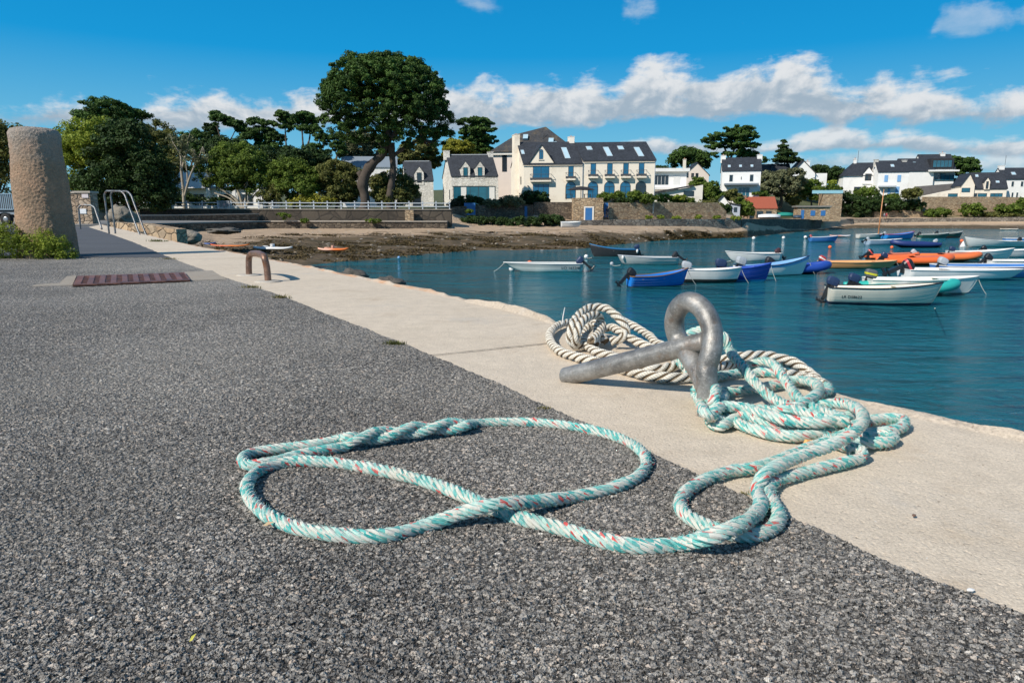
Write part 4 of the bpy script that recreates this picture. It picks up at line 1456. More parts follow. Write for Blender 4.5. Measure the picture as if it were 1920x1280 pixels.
def shrub(label, Y, lobes, mat, name='shrub', cat='shrub', nclump=50, nleaf=34, seed=0, clump=None, leaf=None, group=None, inner=.3, flat=.8, depth=.8, lower=.8, up=.4):
    rng = np.random.default_rng(seed + 500)
    s = scale_at(Y)
    B = At(lobes[0][0], lobes[0][1], Y)
    L = []
    for lb in lobes:
        c = At(lb[0], lb[1], Y) - B
        L.append((c.x, c.y + rng.normal(0, lb[2] * s * .1), c.z, lb[2] * s, min(lb[2], 22) * s * depth, lb[3] * s))
    size = min(max(l[3] for l in L), 3 * max(l[5] for l in L))
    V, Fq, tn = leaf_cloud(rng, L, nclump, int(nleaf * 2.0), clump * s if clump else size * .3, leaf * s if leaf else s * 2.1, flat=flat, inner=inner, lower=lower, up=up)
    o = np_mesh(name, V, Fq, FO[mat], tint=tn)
    o.location = B
    return tag(o, label, cat, group)


# the great pine
tree('huge dark green umbrella pine with twin leaning trunks towering behind the white fence', 92, (700, 392),
     [(722, 196, 118, 86, 0), (722, 200, 110, 78, -20), (700, 150, 82, 44, -10), (648, 192, 50, 50, 5), (775, 185, 66, 54, 0), (640, 234, 42, 26, 0), (802, 225, 46, 48, 10), (752, 238, 60, 40, -35), (690, 240, 50, 28, 20), (815, 258, 32, 28, 20), (735, 132, 66, 28, 10)],
     'pine', 'umbrella_pine', 'pine tree', trunks=[
         [(682, 396, 12), (685, 380, 9), (683, 362, 9), (680, 345, 10), (684, 330, 9), (690, 318, 10), (700, 305, 8), (712, 294, 8), (720, 280, 7), (732, 258, 5)],
         [(731, 396, 7), (730, 375, 6.5), (734, 345, 6.5), (737, 315, 6), (735, 292, 6), (733, 268, 7)],
         [(681, 340, 7), (676, 328, 6), (672, 322, 5)],
         [(724, 282, 5), (710, 262, 4), (700, 245, 3)], [(732, 262, 7), (722, 235, 5), (715, 210, 3)], [(733, 262, 7), (750, 238, 5), (765, 215, 3)],
         [(738, 292, 4), (760, 276, 3), (785, 262, 2)]],
     nclump=1150, nleaf=46, clump=7.6, leaf=2.0, flat=.66, bark=BARK_D, seed=1, limbs=26, inner=.22, lower=.35, up=.5)

# left hand group
tree('dark tree at the left edge of the view behind the stone bollard', 78, (-20, 425), [(-30, 290, 52, 62), (0, 260, 28, 34), (-10, 340, 45, 60), (-70, 300, 60, 80)], 'olive', nclump=200, nleaf=44, clump=15, leaf=2.6, seed=2)
tree('broad bushy tree with yellow green leaves right behind the stone bollard', 80, (170, 412),
     [(150, 265, 46, 38), (185, 290, 55, 50), (130, 320, 40, 50), (125, 370, 34, 34), (200, 250, 40, 30)], 'lime', 'leafy_tree', nclump=230, nleaf=46, clump=13, leaf=2.6, seed=3, lower=.8)
tree('large dark evergreen tree in front of the yellow green tree, left of the handrail', 77, (235, 412),
     [(225, 290, 58, 52), (262, 320, 54, 52), (215, 350, 62, 40), (280, 365, 44, 28), (170, 365, 40, 30), (230, 250, 40, 26)], 'dark', 'evergreen_tree', nclump=330, nleaf=50, clump=13, leaf=2.6, seed=4, lower=.9)
tree('flat topped umbrella pine standing above the dark evergreen at left', 105, (205, 392), [(200, 207, 50, 20), (165, 218, 34, 12), (235, 216, 34, 14), (200, 222, 58, 14)], 'pine', 'umbrella_pine', 'pine tree', trunks=[[(205, 392, 6), (203, 300, 5), (200, 240, 3)]], nclump=170, nleaf=44, clump=8, leaf=2.0, flat=.55, seed=5, limbs=14, lower=.4)
tree('brownish tree between the dark evergreen and the bare pale tree', 100, (300, 396), [(292, 262, 34, 32), (312, 285, 34, 34), (285, 300, 30, 36), (320, 320, 28, 32)], 'olive', nclump=150, nleaf=42, clump=9, leaf=2.3, seed=6)
tree('nearly bare pale barked tree with forked white branches', 93, (348, 388), [(355, 300, 26, 44), (330, 270, 16, 20), (378, 310, 16, 30)], 'grey', 'bare_tree', trunks=[
    [(346, 394, 3.2), (344, 360, 2.8), (340, 320, 2.4), (338, 290, 1.8), (325, 268, 1.0), (318, 252, .5)], [(340, 320, 2), (348, 292, 1.6), (352, 268, 1), (356, 250, .5)],
    [(345, 372, 2.4), (352, 345, 2), (360, 322, 1.6), (372, 298, 1.0), (380, 275, .5)], [(352, 345, 1.5), (350, 318, 1.2), (345, 296, .8), (330, 282, .5)], [(360, 322, 1.2), (366, 300, .9), (364, 280, .5)]],
    nclump=34, nleaf=16, clump=8, leaf=1.9, bark=BARK_P, seed=7, limbs=10)
tree('round bright green tree with many splayed stems behind the fence', 94, (450, 390),
     [(428, 303, 52, 38), (462, 318, 34, 36), (400, 325, 36, 30), (470, 340, 26, 20), (430, 335, 45, 20)], 'green', 'round_tree', trunks=[
         [(455, 392, 3), (440, 372, 2.4), (415, 355, 1.6), (395, 340, 1)], [(456, 392, 3), (450, 368, 2.4), (440, 345, 1.6)], [(457, 392, 3), (462, 365, 2), (464, 340, 1.3)], [(458, 392, 3), (472, 372, 2), (488, 355, 1)], [(454, 392, 2), (430, 372, 1.6), (402, 362, 1)]],
     nclump=260, nleaf=52, clump=9, leaf=2.0, bark=BARK_P, seed=8, limbs=12, lower=.6)
tree('lower rounded green tree between the round bright tree and the big pine', 94, (545, 390), [(540, 325, 40, 28), (565, 338, 34, 26), (518, 335, 26, 26), (560, 355, 36, 16)], 'green', 'round_tree', trunks=[[(552, 392, 3), (545, 372, 2.2), (530, 352, 1.4)], [(553, 392, 3), (556, 370, 2.2), (562, 350, 1.4)]], nclump=220, nleaf=48, clump=8.5, leaf=2.0, seed=9, limbs=10, lower=.7)
tree('olive green tree touching the left trunk of the big pine', 95, (630, 392), [(632, 330, 36, 30), (655, 340, 26, 28), (612, 340, 24, 26), (640, 360, 32, 18)], 'olive', 'round_tree', nclump=190, nleaf=46, clump=8.5, leaf=2.0, seed=10, lower=.8)
shrub('yellowish shrub between two round green trees', 93, [(518, 366, 22, 18), (500, 372, 18, 14)], 'olive', seed=11, nclump=60)
shrub('low light green shrub behind the fence left of the big pine', 92.5, [(590, 376, 34, 9), (560, 378, 18, 7)], 'yellow', seed=12, nclump=60)
tree('olive bushy tree between the twin pine trunks and the granite cottage', 95, (745, 392), [(740, 345, 30, 26), (712, 350, 20, 24), (765, 358, 18, 20), (740, 368, 34, 16)], 'olive', 'bushy_tree', nclump=170, nleaf=44, clump=8, leaf=2.0, seed=13, lower=.9)
shrub('clipped dark hedge in front of the low white building', 97, [(345, 373, 26, 9), (300, 374, 30, 9), (395, 378, 20, 6), (420, 378, 20, 6)], 'dark', 'hedge', 'hedge', seed=14, nclump=90)
# pines on the skyline
tree('windblown pine leaning left on the skyline', 135, (432, 380), [(402, 218, 12, 9), (420, 226, 18, 10), (440, 236, 20, 10), (455, 246, 10, 8)], 'pine', 'skyline_pine', 'pine tree', trunks=[[(428, 380, 2.4), (424, 300, 2), (414, 260, 1.6), (404, 230, 1)], [(424, 275, 1.2), (436, 255, 1), (442, 242, .6)]], nclump=80, nleaf=36, clump=5.5, leaf=2.1, flat=.5, seed=15, limbs=8, group=None)
tree('small dark conifer at the foot of the leaning skyline pine', 138, (397, 380), [(397, 245, 11, 14), (397, 262, 17, 14), (400, 280, 22, 14)], 'dark', 'conifer', nclump=80, nleaf=34, clump=6, leaf=2.2, flat=.5, seed=16)
tree('dark rounded tree on the skyline behind the bare pale tree', 140, (362, 385), [(362, 262, 24, 16), (350, 278, 26, 20), (378, 285, 26, 20)], 'pine', nclump=90, nleaf=36, clump=7, leaf=2.2, seed=17)
tree('spreading pine on the skyline left of the tall slender pair', 135, (490, 380), [(480, 232, 16, 10), (505, 234, 18, 11), (490, 250, 30, 12), (470, 262, 22, 11), (515, 262, 20, 12), (505, 280, 28, 14)], 'pine', 'skyline_pine', 'pine tree', trunks=[[(495, 380, 3), (492, 300, 2.4), (487, 260, 1.6)], [(492, 290, 1.8), (505, 262, 1.2)]], nclump=130, nleaf=40, clump=6.5, leaf=2.1, flat=.5, seed=18, limbs=12)
tree('slender pine with a small high crown, left of the tall skyline pair', 132, (536, 380), [(530, 218, 12, 9), (540, 226, 14, 10), (536, 240, 10, 8)], 'pine', 'skyline_pine', 'pine tree', trunks=[[(540, 380, 2), (538, 300, 1.8), (534, 232, 1)]], nclump=70, nleaf=36, clump=5.5, leaf=2.0, flat=.5, seed=19, limbs=8)
tree('tall forked pine with open crown on the skyline left of the big pine', 130, (570, 380), [(568, 220, 18, 9), (582, 228, 14, 12), (556, 228, 12, 8), (575, 245, 16, 9)], 'pine', 'skyline_pine', 'pine tree', trunks=[[(570, 380, 2.6), (569, 290, 2.2), (566, 240, 1.2)], [(571, 285, 2), (580, 262, 1.5), (582, 235, 1)]], nclump=90, nleaf=38, clump=5.5, leaf=2.0, flat=.5, seed=20, limbs=9)
tree('thin ragged pine with sparse side branches beside the big pine crown', 128, (600, 380), [(597, 245, 12, 12), (607, 262, 14, 10), (592, 275, 10, 8), (612, 285, 8, 7)], 'pine', 'skyline_pine', 'pine tree', trunks=[[(598, 380, 1.8), (598, 300, 1.5), (600, 250, .8)]], nclump=60, nleaf=32, clump=5, leaf=2.0, flat=.5, seed=21, limbs=9)
tree('small pine sapling shape hanging under the left of the big pine crown', 126, (634, 380), [(630, 262, 12, 9), (634, 275, 14, 9), (640, 286, 10, 7)], 'pine', 'skyline_pine', 'pine tree', nclump=50, nleaf=32, clump=5, leaf=2.0, flat=.5, seed=22, tr=2)
for k, (lb, lab) in enumerate(((
        [(520, 295, 40, 20), (480, 300, 34, 22), (555, 300, 34, 20)], 'dense dark tree mass behind the round trees at left centre'), (
        [(590, 305, 36, 22), (575, 290, 24, 14)], 'dark rounded tree behind the lower round green tree'), (
        [(445, 285, 30, 20), (415, 275, 22, 16)], 'dark tree rising behind the round bright green tree'), (
        [(330, 335, 40, 40), (300, 345, 30, 32)], 'deep shaded tree behind the bare pale tree'))):
    tree(lab, 118 + 3 * k, (lb[0][0], 390), lb, 'dark', 'background_tree', nclump=130, nleaf=40, clump=8, leaf=2.2, seed=30 + k, lower=.9)
tree('greyish green tree seen under the left half of the big pine crown', 136, (680, 385), [(680, 275, 34, 24), (700, 290, 28, 20), (660, 292, 20, 16)], 'grey', 'background_tree', nclump=130, nleaf=40, clump=8, leaf=2.2, seed=40, lower=.8)
tree('dark layered tree seen under the right half of the big pine crown', 138, (785, 385), [(785, 285, 34, 20), (800, 300, 26, 14), (765, 298, 20, 16)], 'olive', 'background_tree', nclump=130, nleaf=40, clump=7.5, leaf=2.2, seed=41, lower=.8, flat=.5)
tree('layered dark cypress pine behind the granite house roof', 142, (893, 385), [(890, 232, 34, 10), (905, 245, 26, 10), (880, 250, 26, 10), (900, 262, 30, 10), (885, 275, 30, 10), (905, 285, 26, 9)], 'pine', 'cypress', trunks=[[(893, 385, 3.5), (893, 300, 3), (892, 240, 1.5)]], nclump=220, nleaf=40, clump=6, leaf=2.1, flat=.4, seed=42, limbs=16, lower=.6)
tree('rounded yellow green tree behind the granite house roof', 138, (860, 385), [(858, 280, 26, 17), (845, 288, 16, 12), (875, 290, 18, 12)], 'yellow', 'round_tree', nclump=120, nleaf=40, clump=6, leaf=2.0, seed=43, lower=.8)

# planting round the hotel and along the shore walls
shrub('big block of dark clipped hedge in front of the cream hotel', 103, [(1003, 369, 26, 11), (990, 374, 18, 9), (1016, 373, 16, 10), (1003, 378, 24, 6)], 'dark', 'hedge', 'hedge', seed=50, nclump=150, clump=5, leaf=1.7)
for k, (x, y, w, h, m, lab) in enumerate((
        (1137, 369, 15, 7, 'green', 'green tussock under the leftmost arched windows of the hotel'), (1160, 366, 10, 6, 'green', 'round green tussock between two arched hotel windows'),
        (1190, 367, 13, 8, 'green', 'larger green tussock below the right arched hotel windows'), (1215, 371, 18, 8, 'green', 'green tussock at the right corner of the hotel'),
        (1170, 375, 20, 5, 'dark', 'low clipped hedge on the stone wall under the hotel terrace'), (1255, 371, 30, 7, 'lime', 'bright low hedge in front of the flat roofed white house'),
        (1283, 377, 18, 7, 'green', 'dark green bush at the end of the bright low hedge'), (1330, 384, 22, 9, 'olive', 'olive shrubs spilling over the right end of the stone wall'),
        (1357, 390, 12, 8, 'dark', 'dark shrub beside the little white hut'))):
    shrub(lab, 104 if x < 1230 else 107.5 + (x - 1230) * .04, [(x, y, w, h), (x + w * .4, y + 1, w * .6, h * .8), (x - w * .4, y + 1, w * .6, h * .85)], m, 'shrub', 'shrub', seed=60 + k, nclump=46, clump=4.5, leaf=1.7)
for k, (x, y, w, h, m, lab) in enumerate((
        (890, 414, 30, 8, 'dark', 'dark weeds on the rocky bank under the blue gate'), (935, 416, 34, 8, 'dark', 'dark shaded scrub along the foot of the wall below the hotel gable'),
        (985, 416, 34, 9, 'dark', 'dark shaded scrub left of the stone pavilion'), (1030, 412, 28, 9, 'dark', 'dark scrub against the left side of the stone pavilion'),
        (925, 381, 24, 6, 'grey', 'grey leaved bank on the wall under the hotel gable'), (960, 378, 24, 9, 'grey', 'grey leaved mound left of the clipped dark hedge'),
        (880, 376, 30, 8, 'dark', 'dark hedge in front of the granite house glazing'), (855, 385, 14, 8, 'brown', 'brown dry bush at the end of the white fence'))):
    shrub(lab, 93 if y > 400 else 99, [(x, y, w, h), (x + w * .3, y + 1, w * .6, h * .8), (x - w * .3, y - 1, w * .6, h * .8)], m, 'scrub', 'shrub', seed=80 + k, nclump=60, clump=5, leaf=1.9)
for k, (x, y, w, h, lab) in enumerate(((452, 418, 10, 4, 'weed tuft high on the shaded sea wall near its corner'), (530, 405, 14, 6, 'green creeper hanging on the shaded sea wall below the fence'), (572, 414, 8, 3, 'small weed on the ledge of the sea wall'),
                                      (310, 424, 12, 4, 'weeds on the rough wall behind the handrail'), (700, 414, 14, 3, 'line of weeds on the sea wall ledge under the big pine'), (880, 396, 6, 3, 'tuft beside the blue gate'))):
    shrub(lab, 83.5, [(x, y, w, h)], 'green', 'wall_weed', 'weed', seed=95 + k, nclump=22, nleaf=22, clump=3, leaf=1.6)
for k, (x, lab) in enumerate(((1217, 'leftmost green tuft on the lower shore wall'), (1238, 'second green tuft on the lower shore wall'), (1268, 'middle green tuft on the lower shore wall'), (1310, 'yellowish tuft on the lower shore wall below the hut'), (1342, 'tuft on the lower shore wall near the standing people'), (1378, 'rightmost bushy tuft on the lower shore wall'))):
    shrub(lab, 100.5 + (x - 1217) * .045, [(x, 407 + (k % 3), 7 + k % 3, 3.2)], 'lime', 'wall_weed', 'weed', seed=110 + k, nclump=20, nleaf=20, clump=2.6, leaf=1.4)

# right shore
tree('rounded dark oak behind the pink house', 190, (1290, 345), [(1285, 292, 24, 14), (1305, 298, 24, 14), (1270, 300, 16, 12), (1320, 306, 14, 10)], 'pine', 'oak_tree', nclump=150, nleaf=40, clump=6, leaf=1.9, seed=120, lower=.8)
tree('tall spreading dark cypress with bare limbs behind the white house', 185, (1368, 345), [(1385, 243, 28, 8), (1350, 256, 24, 7), (1392, 256, 28, 8), (1372, 270, 30, 7), (1340, 275, 14, 8), (1400, 276, 24, 9), (1378, 290, 24, 8), (1405, 292, 18, 8), (1332, 292, 12, 8), (1422, 300, 14, 6), (1335, 262, 18, 5)], 'pine', 'cypress', trunks=[[(1370, 345, 3), (1370, 300, 2.4), (1378, 275, 1.8), (1380, 250, 1)], [(1370, 310, 2), (1362, 285, 1.5), (1352, 262, 1)], [(1372, 305, 1.6), (1390, 285, 1.2), (1402, 268, .7)]], nclump=250, nleaf=42, clump=5.5, leaf=1.9, flat=.42, seed=121, limbs=18, lower=.5)
tree('pointed layered conifer standing alone on the skyline', 190, (1472, 330), [(1469, 268, 4, 6), (1469, 276, 9, 6), (1471, 284, 14, 6), (1472, 292, 19, 6), (1476, 300, 25, 5)], 'dark', 'conifer', trunks=[[(1472, 335, 1.5), (1470, 290, 1.2), (1468, 262, .5)]], nclump=130, nleaf=36, clump=4, leaf=1.8, flat=.4, seed=122, limbs=10, lower=.6)
tree('dark tree on the skyline right of the white gabled houses', 215, (1545, 345), [(1535, 320, 18, 10), (1560, 324, 18, 10), (1548, 328, 26, 9)], 'dark', nclump=90, nleaf=36, clump=5.5, leaf=1.9, seed=123, lower=.9)
tree('dark wind shaped tree behind the modern dark roofed house', 240, (1798, 345), [(1790, 302, 24, 9), (1812, 308, 22, 11), (1802, 318, 28, 12), (1775, 310, 16, 9)], 'pine', 'cypress', nclump=140, nleaf=38, clump=5.5, leaf=1.9, flat=.5, seed=124, lower=.8)
tree('large pale flowering round tree right of the white house', 166, (1462, 385), [(1455, 336, 30, 16), (1480, 332, 26, 15), (1440, 345, 22, 14), (1490, 345, 20, 14), (1462, 352, 40, 14)], 'grey', 'round_tree', nclump=200, nleaf=44, clump=6, leaf=1.9, seed=125, lower=.8)
tree('green bushy tree right of the pale round tree', 168, (1522, 385), [(1520, 348, 20, 12), (1508, 358, 16, 12), (1530, 362, 16, 12)], 'green', 'bushy_tree', nclump=100, nleaf=40, clump=5.5, leaf=1.8, seed=126, lower=.9)
tree('small dark round bush tree above the blue doored stone hut', 165, (1492, 395), [(1492, 371, 13, 11)], 'olive', 'bushy_tree', nclump=60, nleaf=38, clump=4.5, leaf=1.8, seed=127, lower=1)
tree('leafy shrub tree in front of the white house gable', 140, (1335, 390), [(1335, 350, 12, 10), (1325, 360, 14, 12), (1340, 368, 18, 12)], 'green', 'bushy_tree', nclump=100, nleaf=38, clump=5, leaf=1.8, seed=128, lower=1)
tree('green shrub tree between the pink house and the white house', 150, (1310, 375), [(1308, 342, 12, 9), (1318, 350, 14, 10), (1300, 352, 10, 9)], 'green', 'bushy_tree', nclump=80, nleaf=36, clump=5, leaf=1.8, seed=129, lower=1)
tree('dark leafy tree between the little hut and the red roof', 133, (1395, 402), [(1395, 388, 14, 10), (1388, 378, 10, 8), (1402, 396, 11, 8)], 'green', 'bushy_tree', nclump=80, nleaf=36, clump=4.5, leaf=1.8, seed=130, lower=1)
tree('leafy bush in front of the white house veranda', 143, (1372, 385), [(1372, 362, 10, 8), (1358, 368, 12, 7), (1380, 370, 12, 7)], 'olive', 'bushy_tree', nclump=70, nleaf=36, clump=4.5, leaf=1.8, seed=131, lower=1)
shrub('clipped hedge on the terrace right of the white house', 148, [(1418, 364, 22, 5)], 'green', 'hedge', 'hedge', seed=132, nclump=50, clump=4, leaf=1.6)
for k, (lb, lab) in enumerate((
        ([(1600, 385, 24, 16), (1590, 372, 16, 12), (1612, 398, 18, 10), (1622, 382, 16, 14)], 'big dark green hedge right of the stone tower'),
        ([(1660, 384, 24, 12), (1690, 385, 22, 11), (1715, 386, 18, 10), (1640, 380, 18, 14)], 'long dark hedge below the white house with blue shutters'),
        ([(1625, 362, 20, 10), (1610, 368, 16, 10)], 'light green shrubs left of the blue shuttered house front'),
        ([(1672, 372, 12, 6)], 'round dark shrub in front of the blue shuttered house'))):
    shrub(lab, 196 if k < 2 else 199, lb, 'dark' if k < 2 else 'green', 'hedge', 'hedge', seed=140 + k, nclump=150 if k < 2 else 60, clump=5.5, leaf=1.9)
for k, (x, y, w, h, m, lab) in enumerate((
        (1560, 343, 30, 6, 'lime', 'pale green meadow bank left of the blue shuttered house'), (1555, 354, 22, 6, 'green', 'green bank of bushes above the pale blue railing'), (1750, 341, 30, 6, 'dark', 'dark hedge under the modern house'), (1790, 342, 20, 6, 'dark', 'dark hedge right of the modern house'),
        (1822, 392, 22, 11, 'green', 'green mound of creeper on the shore wall'), (1760, 398, 24, 6, 'green', 'low creeper at the foot of the shore wall'), (1890, 392, 22, 9, 'green', 'green creeper on the shore wall by the right edge'), (1918, 385, 12, 14, 'green', 'tall green bush at the right edge of the shore'),
        (1880, 402, 40, 4, 'olive', 'low scrub at the foot of the wall near the right edge'), (1708, 362, 16, 8, 'olive', 'olive bush right of the blue shuttered house'))):
    shrub(lab, 236 if y < 350 else 194, [(x, y, w, h), (x + w * .4, y + 1, w * .5, h * .8), (x - w * .4, y + 1, w * .5, h * .8)], m, 'shrub', 'shrub', seed=160 + k, nclump=50, clump=5, leaf=1.9)
# far woods closing the skyline
for k, (x, y, w, h, lab) in enumerate(((1238, 318, 16, 6, 'low dark wood behind the flat roofed house'), (1440, 318, 26, 6, 'dark copse behind the white house roofs'), (1580, 335, 34, 8, 'dark copse on the skyline left of the blue shuttered house'))):
    shrub(lab, 260, [(x, y, w, h), (x - w * .5, y + 2, w * .6, h * .8)], 'dark', 'copse', 'wood', seed=180 + k, nclump=60, clump=6, leaf=2.0)


# ------------------------------------------------------------------ loose weed and stones of the foreshore
def foreshore_stuff():
    V, Z, cols = TERR
    rng = np.random.default_rng(77)
    ok = (cols > 330) & (cols < 1400)
    A, ZA = V[ok], Z[ok]
    nc, nr = ZA.shape
    cand = [(i, j) for i in range(nc - 1) for j in range(nr - 1) if 1.95 < ZA[i, j] < 4.3]
    P, T = [], []
    st = []
    for _ in range(5200):
        i, j = cand[rng.integers(len(cand))]
        u, v = rng.random(2)
        p = A[i, j] * (1 - u) * (1 - v) + A[i + 1, j] * u * (1 - v) + A[i, j + 1] * (1 - u) * v + A[i + 1, j + 1] * u * v
        g = mnoise.fractal(Vector((p[0] * .22, p[1] * .4, 9)), 1.0, 2.0, 5)
        dens = .55 - .22 * max(0, ZA[i, j] - 2.6)
        if g > .55 - dens * 1.1: P.append(p)
        elif rng.random() < .035: st.append(p)
    P = np.array(P)
    n = len(P); k = 16
    N = n * k
    ci = np.repeat(np.arange(n), k)
    sz = rng.uniform(.25, .75, n)
    pos = P[ci] + rng.normal(0, 1, (N, 3)) * np.array([1.2, .9, .06]) * sz[ci][:, None] * .5
    pos[:, 2] = P[ci][:, 2] + np.abs(rng.normal(0, .04, N)) + .01
    nr_ = rng.normal(0, .35, (N, 3)) + np.array([0, 0, 1.0]); nr_ /= np.linalg.norm(nr_, axis=1)[:, None]
    a = np.cross(nr_, rng.normal(0, 1, (N, 3))); a /= np.linalg.norm(a, axis=1)[:, None]
    b = np.cross(nr_, a)
    s = rng.uniform(.05, .15, N)
    a *= s[:, None] * 1.5; b *= s[:, None] * .5
    Vq = np.stack([pos - a, pos - b, pos + a, pos + b], axis=1).reshape(-1, 3)
    o = np_mesh('seaweed', Vq, np.arange(N * 4).reshape(-1, 4), foliage_mat('seaweed', (0.032, 0.024, 0.010), (0.19, 0.135, 0.055), .1), tint=np.repeat(np.clip(rng.normal(.4, .25, N), 0, 1), 4))
    tag(o, 'dark brown seaweed strewn over the muddy foreshore', 'seaweed', kind='stuff')
    mb = MB()
    for p in st:
        r = rng.uniform(.07, .22)
        mb.ball(p + np.array([0, 0, r * .2]), (r, r * .8, r * .55), 7, 5, 0, .5)
    o = mb.build('beach_stones', paint((0.27, 0.22, 0.165), .9, .4, 1.5))
    tag(o, 'small pale stones scattered over the foreshore', 'stones', kind='stuff')


foreshore_stuff()
# ------------------------------------------------------------------ walls and buildings
CREAM = paint((0.83, 0.745, 0.615), 0.85, 0.08, 0.8, bump=0.15, bscale=30, dirt=(0.50, 0.42, 0.33))
CREAM_P = paint((0.80, 0.68, 0.585), 0.85, 0.1, 0.8)
WHITEW = paint((0.86, 0.84, 0.80), 0.8, 0.07, 0.7, dirt=(0.60, 0.57, 0.52))
WARMW = paint((0.82, 0.76, 0.67), 0.8, 0.07, 0.7, dirt=(0.58, 0.52, 0.45))
TRIM = paint((0.72, 0.71, 0.68), 0.6, 0.08, 2)
DARK = paint((0.03, 0.03, 0.033), 0.6, 0.2, 2)
METAL = paint((0.07, 0.072, 0.078), 0.5, 0.2, 2)
ZINC = paint((0.42, 0.45, 0.48), 0.45, 0.12, 2)
BLUEP = paint((0.035, 0.16, 0.40), 0.55, 0.2, 3)
PALEB = paint((0.20, 0.40, 0.66), 0.55, 0.12, 3)
FENCEW = paint((0.50, 0.54, 0.58), 0.55, 0.1, 4)
SLATE = slate_mat()
SLATE_B = slate_mat((0.055, 0.055, 0.058), (0.16, 0.12, 0.07))
ZINCROOF = paint((0.22, 0.26, 0.30), 0.5, 0.15, 0.6)
REDTILE = paint((0.34, 0.085, 0.045), 0.8, 0.35, 5, bump=.5, bscale=6)
GLASS, GLASS_D = window_glass((0.015, 0.115, 0.225)), window_glass((0.02, 0.03, 0.04))
GLASS_T = window_glass((0.02, 0.11, 0.16))
SKYL = paint((0.42, 0.58, 0.66), 0.15, 0.15, 1)
GRANW = stone_mat('pale_granite', [(0.60, 0.575, 0.52), (0.72, 0.69, 0.63), (0.80, 0.77, 0.71)], (0.50, 0.475, 0.42), 2.4, 2.4, .5)
STONE_B = stone_mat('brown_stone', [(0.27, 0.18, 0.105), (0.42, 0.295, 0.18), (0.54, 0.40, 0.25), (0.33, 0.255, 0.175)], (0.25, 0.185, 0.12), 2.0, 1.8, .7)
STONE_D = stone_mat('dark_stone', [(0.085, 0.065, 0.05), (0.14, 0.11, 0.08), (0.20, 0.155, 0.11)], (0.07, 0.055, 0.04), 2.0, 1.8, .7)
STONE_G = stone_mat('shore_stone', [(0.17, 0.145, 0.12), (0.26, 0.225, 0.18), (0.36, 0.31, 0.25)], (0.13, 0.11, 0.09), 1.3, 1.6, .8, (-1.9, -0.7))


